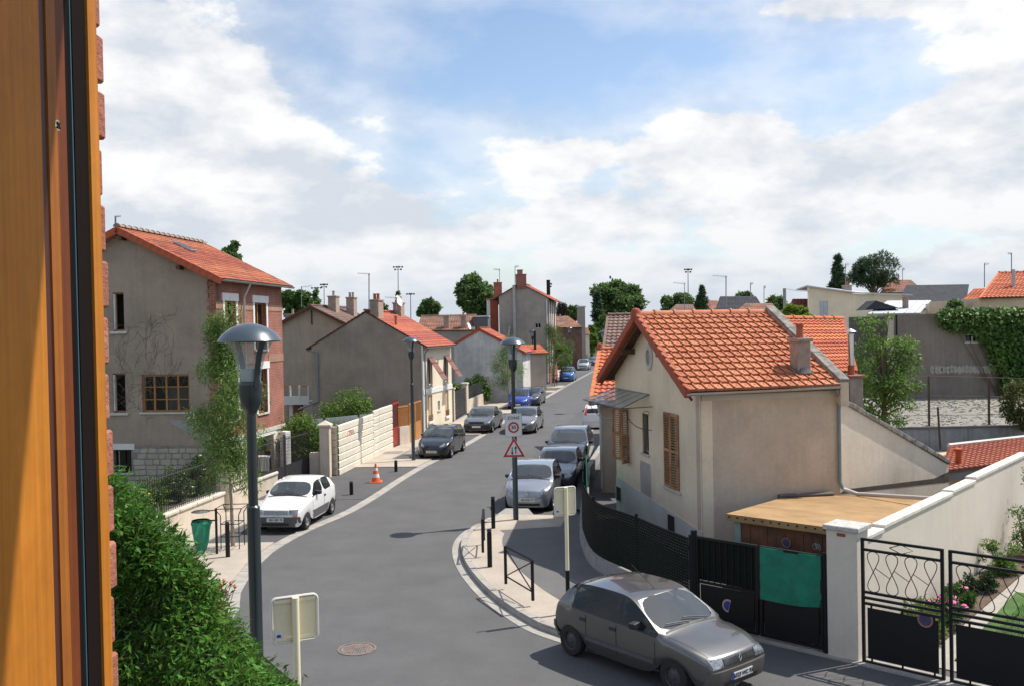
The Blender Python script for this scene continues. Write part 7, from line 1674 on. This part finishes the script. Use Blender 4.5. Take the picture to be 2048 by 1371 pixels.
# garden plants round the brick house
def bush(label,c,rx,ry,rz_,m,n=40,ln=.09,wd=.05,seed=1,n_per=110,name='bush',cat='bush',group=None,flower=None):
    rng=np.random.default_rng(seed); cl=blob(c[0],c[1],c[2]+rz_*.75,rx,ry,rz_,n,min(rx,rz_)*.22,min(rx,rz_)*.42,seed,-.85)
    t=thing(name,label,cat,(c[0],c[1],c[2]),group); a=clump_leaves(cl,n_per,ln,wd,rng,.4); obj('foliage',leaf_mesh('foliage',*a,m=m),t)
    mb=MB()
    for c_,r in cl[:12]: mb.tube([Vector(c),Vector(c).lerp(Vector(c_),.6)+Vector((0,0,.05)),Vector(c_)],[.03,.02,.006],4)
    kind(mb.build('stems',BARK,t,True),'stuff')
    if flower:
        cols,k=flower; mb=MB(); pts_=[cl[rng.integers(len(cl))] for _ in range(k)]
        for q,r in pts_:
            o=rdir(1,rng,.5)[0]; p=Vector(q)+Vector(o)*r; mb.lathe([(0,-.03),(.05,-.01),(.06,.02),(.03,.04),(0,.03)],7,p)
        mb.build('blossom',mat('bloom_'+label[:12].replace(' ','_'),cols,.7,.2,9),t,True)
        t.children[-1]['kind']='stuff'
    return t
GREEN1=leafmat('garden',(.08,.15,.03),.35,.3); GREEN2=leafmat('fresh',(.13,.22,.035),.35,.35); GREEN3=leafmat('dark',(.035,.075,.02),.35,.2); GREEN4=leafmat('hedge',(.09,.17,.03),.3,.3)
kind(MB().prism([Vector((-40,22,-.02)),Vector((-10.3,27,-.02)),Vector((-9.3,36,-.02)),Vector((-10.9,42,-.02)),Vector((-40,50,-.02))],(0,0,.06)).build('garden_soil',SOIL),'structure')
kind(MB().prism([Vector((-14,41,-.02)),Vector((-7.6,40.8,-.02)),Vector((-6.5,50,-.02)),Vector((-14,51,-.02))],(0,0,.07)).build('plot_grass',mat('rough_grass',(.08,.13,.03),.95,.3,3,.5,30)),'structure')
for k,(px,py,r,h,lab,m_,fl) in enumerate(((300,1010,.7,.55,'low yellow green plants behind the railings by the shrub',GREEN2,None),(345,1005,.55,.8,'rose bush with pale blooms behind the railings',GREEN1,((.72,.55,.38),9)),(385,990,.6,.95,'tall rose bush with peach blooms against the stone base',GREEN1,((.75,.52,.33),12)),(418,985,.45,.8,'leafy plant with red flowers by the yard pillar',GREEN3,((.5,.05,.03),7)),(270,1020,.6,.4,'small yellow flowering plant at the garden corner',GREEN2,((.75,.55,.08),10)))):
    q=G(px,py+8); q.z=.04; bush(lab,(q.x,q.y+.6,q.z),r,r*.8,h,m_,26,.085,.05,40+k,70,flower=fl,name='garden_plant',cat='plant',group='plants in the brick house garden')
q=Vector((-9.0,41.2,0)); bush('thick green vine over the entrance gate of the brick house',(q.x-.25,q.y+.3,.3),1.35,.7,1.35,GREEN2,60,.10,.07,51,120,name='vine',cat='vine')
q=D(698,830,54.5); bush('rounded bright green bush against the dark gable of the cream house',(q.x,54.5,.05),1.7,1.1,1.55,GREEN2,70,.13,.08,52,120)
# tall grass in the plot
def grass_patch(name,label,poly,n,h0,h1,m,seed,z=.04,wd=.02):
    rng=np.random.default_rng(seed); xs=[p[0] for p in poly]; ys=[p[1] for p in poly]; P=[]
    a,b,c,d=[np.array([p[0],p[1],z]) for p in poly]; u=rng.random((n,1)); v=rng.random((n,1)); P=(a*(1-u)+b*u)*(1-v)+(d*(1-u)+c*u)*v
    dr=rdir(n,rng)*.35+np.array([0,0,1.]); o=obj(name,leaf_mesh(name,P,dr,rdir(n,rng),rng.uniform(h0,h1,n),np.full(n,wd),m,.1)); o['kind']='stuff'; o['label']=label; return o
grass_patch('tall_grass','tall meadow grass behind the cream sheet metal fence',[(-11.,41.5),(-7.7,41.6),(-6.9,47.),(-11,47.)],5500,.8,2.2,leafmat('meadow',(.11,.19,.035),.4,.35),61)
q=G(745,912); bush('small weed climbing the cream sheet metal fence',(q.x-.05,q.y-.1,0),.22,.18,.75,GREEN2,14,.09,.05,62,60,name='weed',cat='weed')
q=G(700,945); 
# gardens past the cream house
q=D(940,752,70); bush('orange flowering garden bush past the cream house',(q.x-2.3,69,.1),1.2,1.0,.85,GREEN1,44,.16,.10,63,90,flower=((.70,.16,.05),40))
q=D(965,745,73); bush('bright green shrub before the pale grey gable',(q.x-2.2,73.5,.1),1.5,1.1,1.0,GREEN2,50,.18,.12,64,90); q=D(1000,735,76); bush('dark green shrub beside the feathery tree behind the black fence',(q.x-1.9,76.5,.1),1.2,1.0,1.2,GREEN1,44,.18,.12,65,90)
def hedge():
    a,b=G(1052,764),G(1094,741); W=Wall(a+Vector((-.3,0,0)),b+Vector((-.3,0,0)),(1,-.3)); rng=np.random.default_rng(66); n=9000; s=rng.random(n)*W.len; z=rng.random(n)*2.4; o=rng.random(n)*-1.2; f=rng.integers(0,3,n); o[f==0]=rng.normal(0,.06,(f==0).sum()); z[f==1]=2.4+rng.normal(0,.06,(f==1).sum()); s[f==2]=rng.normal(0,.06,(f==2).sum())
    P=np.array(W.a)[None]+np.outer(s,np.array(W.u))+np.outer(o,np.array(W.n)); P[:,2]=z+.05; t=thing('clipped_hedge','square clipped bright green hedge beside the pavement','hedge',a); obj('foliage',leaf_mesh('foliage',P,rdir(n,rng,.4)+np.array(W.n)*.3,rdir(n,rng,.5),rng.uniform(.15,.28,n),rng.uniform(.08,.14,n),GREEN4),t)
    wbox(W,.1,W.len-.1,0,2.32,-1.1,-.1).build('inner_foliage',mat('leaf_inner2',(.02,.05,.012),.9,.3,6),t)  # dark core box: shade between the leaves put into its colour
hedge()
# trees on the skyline
def sky_tree(label,px,py0,py1,Y,wpx,m,seed,n=60,n_per=130,ln=.5,wd=.32,name='garden_tree',shape='round',by=0.):
    top=D(px,py0,Y); bot=D(px,py1,Y); hz=(top.z-bot.z)/2; c=(top+bot)/2; rx=wpx/2*Y/FPX; base=Vector((c.x,Y,0)); cl=[]; n_per=int(n_per*.62); k_=max(1.,Y/125); ln*=.85*k_; wd*=.85*k_
    if shape=='round': cl=blob(c.x,Y,c.z,rx*1.0,rx*.9,hz*1.0,int(n*1.1),min(rx,hz)*.10,min(rx,hz)*.32,seed)
    else:
        rng=np.random.default_rng(seed)
        for i in range(n):
            f=(i/(n-1))**.8; z=bot.z+(top.z-bot.z)*f; w=rx*(1-f)**.9*(.75+.35*((i*7)%3)/2); a=rng.uniform(0,6.28); cl.append(((c.x+w*math.cos(a)*.8,Y+w*math.sin(a)*.8,z),max(.12*rx,rx*.30*(1-f*.75))))
    return tree(name,label,base,top.z,cl,m,n_per,ln,wd,seed,max(.12,rx*.07),BARK,'trees on the skyline',shell=.35,droop=.25 if shape!='round' else 0)
DARKG=leafmat('deep',(.095,.165,.05),.5,.45,(.14,.22,.065)); MIDG=leafmat('mid',(.12,.20,.06),.4,.35); CONI=leafmat('conifer',(.06,.105,.05),.45,.3); PURP=leafmat('greybrown',(.10,.085,.07),.3,.2); LIME=leafmat('lime',(.20,.30,.04),.3,.4)
sky_tree('broad dark tree behind the brick annex of the tall house',953,548,640,118,84,DARKG,71,70,150,.55,.35)
sky_tree('large dark leafy tree at the end of the street',1242,553,690,200,110,DARKG,72,110,150,.6,.4); sky_tree('black green conifer left of the large dark tree',1196,585,700,195,44,CONI,73,60,110,.6,.2,'conifer','cone')
sky_tree('lighter green tree below the large dark tree',1205,640,705,180,48,MIDG,74,50,120,.5,.3); sky_tree('bright green garden tree beside the concrete pier',1180,655,712,170,36,GREEN2,75,36,110,.45,.3)
sky_tree('pale rounded tree far behind the cream house chimneys',858,600,645,150,44,MIDG,76,40,120,.6,.4); sky_tree('green treetops between the brick house and the brown roof',598,584,650,90,80,GREEN1,77,60,120,.45,.3); sky_tree('small pointed tree behind the brown roof chimney',632,582,640,96,26,MIDG,78,30,110,.4,.25,'garden_tree','cone')
sky_tree('treetop peeping over the orange roof of the brick house',461,486,560,60,44,MIDG,79,36,110,.26,.18); sky_tree('thin poplar beside the tall floodlight mast',797,585,650,140,12,MIDG,80,24,80,.5,.3,'garden_tree','cone'); sky_tree('faint green treetop behind the cream house chimney',764,600,640,130,24,GREEN1,81,24,90,.5,.3)
sky_tree('loose green tree on the skyline left of a small conifer',1358,583,640,125,66,MIDG,82,46,100,.5,.32); sky_tree('small dark conifer on the skyline',1404,573,625,115,34,CONI,83,50,100,.45,.16,'conifer','cone')
sky_tree('dark rounded tree left of the cream flat roofed house',1550,587,650,92,48,MIDG,84,44,110,.4,.26); sky_tree('vivid lime green bush before the cream flat roofed house',1592,608,650,70,58,LIME,85,50,120,.28,.18); sky_tree('spruce with drooping branches on the skyline',1676,512,590,105,42,CONI,86,64,110,.5,.16,'conifer','cone')
sky_tree('spreading dark pine above the cream flat roofed house',1750,508,578,112,104,CONI,87,70,140,.5,.14); sky_tree('grey green shrub before the slate roof',1907,600,640,68,42,PURP if False else MIDG,88,36,110,.3,.2); sky_tree('green shrub above the ivy wall',2032,594,640,68,50,GREEN1,89,40,110,.26,.18); sky_tree('small green bush at the foot of the workshop roof',1122,690,735,108,44,GREEN2,90,40,100,.4,.26); sky_tree('greyish bare tree behind the workshop roof',1124,605,640,165,30,PURP,91,26,70,.5,.2); sky_tree('small round green tree behind the workshop roof',1146,612,640,165,28,MIDG,92,26,90,.5,.3)
sky_tree('low dark treeline shrub past the slate roof skyline',1490,583,620,130,34,MIDG,93,24,90,.5,.3)
# cherry tree beside the party wall
def cherry():
    Y=33.; b=D(1765,860,Y); base=Vector((b.x,Y,.2)); cl=[]
    pts_=[(1735,650,14),(1745,640,12),(1760,690,20),(1790,690,22),(1815,690,20),(1730,700,20),(1720,750,26),(1755,735,28),(1790,740,26),(1820,735,22),(1735,790,28),(1770,790,30),(1800,800,22),(1725,820,20),(1755,830,24),(1785,835,20),(1830,770,16),(1765,650,12),(1738,670,14),(1775,712,22),(1808,712,20),(1800,770,24),(1785,765,26),(1745,765,26),(1715,720,14),(1720,640,9),(1778,632,8),(1800,840,12),(1822,810,10),(1830,715,12)]
    rng=np.random.default_rng(95)
    for x,y,r in pts_: p=D(x,y,Y+rng.uniform(-.7,.7)); cl.append((tuple(p),r*Y/FPX*1.05))
    tree('cherry_tree','bright green cherry tree between the steel flue and the party wall',base,5.5,cl,leafmat('cherry',(.15,.26,.045),.4,.4,(.10,.19,.035)),150,.15,.065,95,.11,BARK,shell=.25,droop=.4)
cherry()
def ivy():
    Y=61.9; rng=np.random.default_rng(97); t=thing('ivy','dark ivy hanging over the top and right of the party wall','ivy',D(2030,850,Y)*1)
    poly=np.array([(1872,628),(1895,620),(2060,618),(2075,870),(2040,860),(2030,840),(2005,760),(1985,715),(1975,690),(1950,660),(1930,650),(1905,655),(1880,640)],float)
    def inside(x,y):
        c=np.zeros(len(x),bool); j=len(poly)-1
        for i in range(len(poly)):
            xi,yi=poly[i]; xj,yj=poly[j]; cnd=((yi>y)!=(yj>y))&(x<(xj-xi)*(y-yi)/(yj-yi+1e-9)+xi); c^=cnd; j=i
        return c
    x=rng.uniform(1865,2080,26000); y=rng.uniform(612,870,26000); k=inside(x+rng.normal(0,5,26000),y+rng.normal(0,6,26000)); x,y=x[k][:11000],y[k][:11000]; n=len(x); P=np.array([list(D(a,b,Y)) for a,b in zip(x,y)]); P[:,1]-=np.abs(rng.normal(.18,.2,n)); d=rdir(n,rng)*.6+np.array([0,-.35,-.6]); obj('foliage',leaf_mesh('foliage',P,d,np.array([0,-1,.6])+rdir(n,rng)*.5,rng.uniform(.18,.36,n),rng.uniform(.14,.26,n),leafmat('ivy',(.07,.15,.028),.4,.3,(.12,.21,.04)),.2),t)
    mb=MB(); rb=random.Random(5)
    for _ in range(14): p=D(rb.uniform(1990,2070),845,Y-.02); q=D(rb.uniform(1900,2060),640,Y-.02); mb.tube([p,p.lerp(q,.5)+Vector((rb.uniform(-.4,.4),0,0)),q],[.05,.03,.012],4)
    kind(mb.build('stems',BARK,t,True),'stuff')
ivy()
q=D(2040,850,43); bush('reddish green bush at the edge of the rubble ground',(q.x+.2,43.2,.9),.95,.8,1.4,leafmat('olive',(.11,.12,.035),.4,.3),40,.14,.09,98,90)
# garden behind the ornamental gate
wa,u_,wd_=RY['wa'],RY['u'],RY['wdir']
for k,(s,o,r,h,m_,lab,fl) in enumerate(((1.2,.55,.42,.42,GREEN2,'long leaved green plant at the foot of the stepped wall by the gate',None),(2.4,.6,.38,.40,GREEN1,'pink flowering plant at the foot of the stepped wall',((.62,.10,.28),34)),(3.9,.5,.4,.28,GREEN1,'low plant with small pink flowers in the border',((.62,.16,.32),8)),(5.4,.5,.45,.25,GREEN3,'dark leafy plant in the border below the wall',None),(7.2,.5,.5,.4,GREEN2,'pale green plant in the far border',None),(9.3,.7,.6,.9,GREEN2,'leafy green bush at the far end of the garden wall',None),(10.3,1.2,.9,1.7,GREEN3,'tall dark shrub at the end of the garden',None))):
    p=wa+wd_*s+u_*o; bush(lab,(p.x,p.y,.02),r,r,h,m_,24,.13 if k==0 else .08,.035,100+k,80,name='garden_plant',cat='plant',group='plants along the stepped wall',flower=fl)
pb=wa+wd_*.5; o=slab([wa+wd_*.4+u_*.12,wa+wd_*.4+u_*.9,wa+wd_*10+u_*.9,wa+wd_*10+u_*.12],.0,.05,'flower_bed',mat('bed_soil',(.11,.075,.05),.95,.35,6,.8,30)); kind(o,'structure')
pl=wa+u_*1.5+wd_*.7; grass_patch('lawn_grass','short green lawn grass behind the ornamental gate',[tuple(pl),tuple(pl+u_*4),tuple(pl+u_*4+wd_*5),tuple(pl+wd_*4.8)],14000,.04,.11,leafmat('lawn',(.09,.18,.03),.35,.3),111,.04,.008)
# ------------------------------------------------------------------ masts and aerials
MAST=mat('mast_grey',(.20,.22,.24),.6,.1); 
def aerial(label,px,y0,y1,Y,arm=22,dirx=-1,group='roof aerials',thick=.035,kindof=0):
    a,b=D(px,y1,Y),D(px,y0,Y); t=thing('roof_aerial',label,'aerial',a,group); s=Y/FPX; MB().tube([a,b],max(thick,.55*s),5).build('pole',MAST,t)
    L_=arm*s; p=b-Vector((0,0,1.5*s)); q=p+Vector((dirx*L_,.2*L_,.12*L_)); MB().tube([p-Vector((dirx*.12*L_,0,0)),q],max(.012,.35*s),4).build('boom',MAST,t)
    mb=MB()
    for k in range(9): c=p.lerp(q,(k+.5)/9); l=(3.4-.18*k)*s; MB().tube([c-Vector((0,l*.5,l)),c+Vector((0,l*.5,l))],max(.006,.16*s),3).build('element',MAST,t)
for a in (('small aerial above the orange roof of the brick house',231,432,462,38.,10,1),('thin aerial between the treetops left of the brown roof',603,573,615,80.,20,1),('tall aerial pole on the cream house gable',738,547,620,56.8,24,-1),('aerial on the cream house second chimney',793,595,620,61.,24,-1),('aerial above the brick annex chimney',999,538,570,110.,12,-1),('tall aerial mast on the tall gabled house',1030,532,575,105.,8,1),('aerial pole behind the tan house ridge',1369,566,620,100.,22,-1),('large angled aerial above the tan house ridge',1452,552,622,60.,26,-1),('thin aerial right of the large angled aerial',1501,566,600,80.,6,1),('small skyline aerial near the dark slate roof',1528,573,610,90.,4,1),('aerial between spruce and pine',1691,528,575,84.,8,1),('aerial left of the orange roofs',1969,527,575,72.,10,1),('aerial on the orange roofed house at the edge',2023,506,548,68.,7,-1),('small aerial over the pine house roof',1805,537,565,105.,5,1)): aerial(*a)
def mast(label,px,y0,y1,Y,w,rows=2):
    a,b=D(px,y1,Y),D(px,y0,Y); s=Y/FPX; a.z=0; t=thing('floodlight_mast',label,'floodlight',a,'stadium floodlight masts'); MB().tube([a,b],[1.4*s,.7*s],6).build('mast',MAST,t)
    for r in range(rows):
        z=b.z-(2+5*r)*s; ww=w*(1-.3*r); MB().tube([Vector((b.x-ww*s/2,Y,z)),Vector((b.x+ww*s/2,Y,z))],.5*s,4).build('crossbar',MAST,t); n=4 if r==0 else 2
        for k in range(n): x=b.x+(-ww/2+ww*k/(n-1))*s; MB().box(x-1.5*s,x+1.5*s,Y-2*s,Y,z-1.7*s,z+1.3*s).build('floodlight',BLACK,t)
mast('floodlight mast left of the cream house aerial',648,567,640,210.,13); mast('blue grey four-lamp mast beside the shorter floodlights',633,574,640,190.,18,1); mast('tall floodlight mast above the cream house roof',796,532,640,180.,17); mast('distant low floodlight mast over the cream house roof',821,586,640,210.,14,1); mast('tall floodlight mast on the skyline right of the large dark tree',1376,537,640,190.,13); mast('floodlight mast beside the black flue of the tall house',1099,566,640,200.,7)
# dish and wires
def dish(px,py,Y,label):
    p=D(px,py,Y); t=thing('satellite_dish',label,'satellite dish',p); o=MB().lathe([(0,0),(.2,.02),(.38,.09)],16).build('dish',WHITE,t,True); o.matrix_parent_inverse=Matrix.Identity(4); o.matrix_basis=Matrix.Rotation(R(70),4,'Y')@Matrix.Rotation(R(20),4,'X'); q=MB().tube([Vector((0,0,0)),Vector((-.1,.1,-.7))],.03,5).build('bracket',MAST,t); q.matrix_parent_inverse=Matrix.Identity(4)
dish(796,602,61.5,'white satellite dish beside the cream house chimney'); dish(937,652,95.,'white satellite dish before the long weathered roof')
t=thing('telegraph_pole','slim concrete telegraph pole left of the cream flat roofed house','pole',(D(1569,630,78).x,78,0)); p=D(1569,577,78.); MB().tube([Vector((p.x,78,0)),p],.14,6).build('pole',CONC,t); MB().tube([p,D(1595,582,80.),D(1618,583,84.)],.02,4).build('wire',MAST,t)
# ------------------------------------------------------------------ the open window the view is taken from
def own_window():
    n1=Vector((0,0,1)); WD=mat('frame_wood',(.50,.185,.020),.6,.10,3,col2=(.42,.145,.016),mask=(.4,.7),spec=.2,streak=.22,sscale=(90,90,2.2)); WR=mat('frame_wood_red',(.16,.04,.010),.6,.12,3,spec=.2,streak=.25,sscale=(120,120,3)); GK=mat('gasket',(.010,.006,.005),.9,.05,spec=.08); 
    for m_ in (WD,):                              # long grain
        nt=m_.node_tree
    # the reveal: a plane a little left of the eye, parallel to the view; pixel columns give the depth of each strip
    xw=-.50; 
    def col(px): d=ray(px,685); return xw/d.x*d.y       # depth along the reveal where a column meets it
    edges=[(-40,95,WD,0.0,'sash_stile'),(95,110,mat('rebate_dark',(.06,.012,.006),.6,.1),-.003,'rebate'),(110,129,mat('frame_wood_mid',(.30,.10,.016),.6,.12,2,spec=.2,streak=.25,sscale=(120,120,3)),-.001,'frame_bead'),(129,150,WR,-.003,'frame_bead'),(150,159,GK,-.004,'gasket'),(159,161.5,mat('steel_strip',(.05,.10,.13),.4,.1),-.002,'weather_strip'),(161.5,188,GK,-.001,'frame_groove'),(188,206,WD,.002,'frame_edge')]  # the thin blue strip is the gasket's highlight line, painted as colour
    t=thing('wooden_window','warm orange brown varnished wooden window frame at the edge of the opening','window',(xw-.05,col(100),4.9))
    z0,z1=4.6,7.12
    for a,b,m_,o,nm in edges:
        y0,y1=col(a),col(b); MB().box(xw-.12,xw+o,y0+.0005,y1-.0005,z0,z1).build(nm,m_,t)
    p=Vector((xw-.004,col(129),D(129,251,col(129)).z)); sc=MB().lathe([(0,.004),(.0062,.003),(.0068,0)],16).build('screw',mat('brass',(.55,.47,.28),.35,.1,metal=.9),t,True); sc.matrix_parent_inverse=t.matrix_basis.inverted(); sc.matrix_basis=Matrix.Translation(p)@Matrix.Rotation(math.pi/2,4,'Y')
    for k in (0,1): 
        q=MB().box(-.0045,.0045,-.001,.001,.0035,.0048); o=q.build('screw_slot',BLACK); o.parent=sc; o.matrix_basis=Matrix.Rotation(R(45+90*k),4,'Z')
    # brick outer wall of the building: jamb bricks
    y0=col(206)+.001; BR=mat('jamb_brick',(.33,.115,.075),.85,.2,9,.5,60,col2=(.40,.18,.12),mask=(.5,.7)); MO=mat('jamb_mortar',(.42,.38,.33),.95,.2,9)
    w=thing('brick_wall','red brick outer wall of the building beside the window opening','wall',(xw-.4,y0,0)); 
    xb=ray(222,685).x*(y0+.11)
    MB().box(xw-1.9,xb-.012,y0+.006,y0+.10,0,z1+.2).build('mortar_bed',MO,w); z=4.55; k=0
    while z<z1:
        off=random.uniform(-.004,.003); ln=.105 if k%2 else .22
        MB().box(xb-.10,xb+off,y0+.012,y0+.108,z,z+.062).build('brick',BR,w,False,.003)
        x=xb-.112
        for j in range(2): MB().box(x-.21,x,y0+.012,y0+.108,z,z+.062).build('brick',BR,w,False,.003); x-=.222
        z+=.0745; k+=1
    # lintel above the opening and the inner wall edge
    lt=MB().box(xw-.35,1.9,y0-.16,y0+.11,7.13,7.4).build('lintel',mat('lintel_concrete',(.45,.42,.38),.9,.1),w)
own_window()
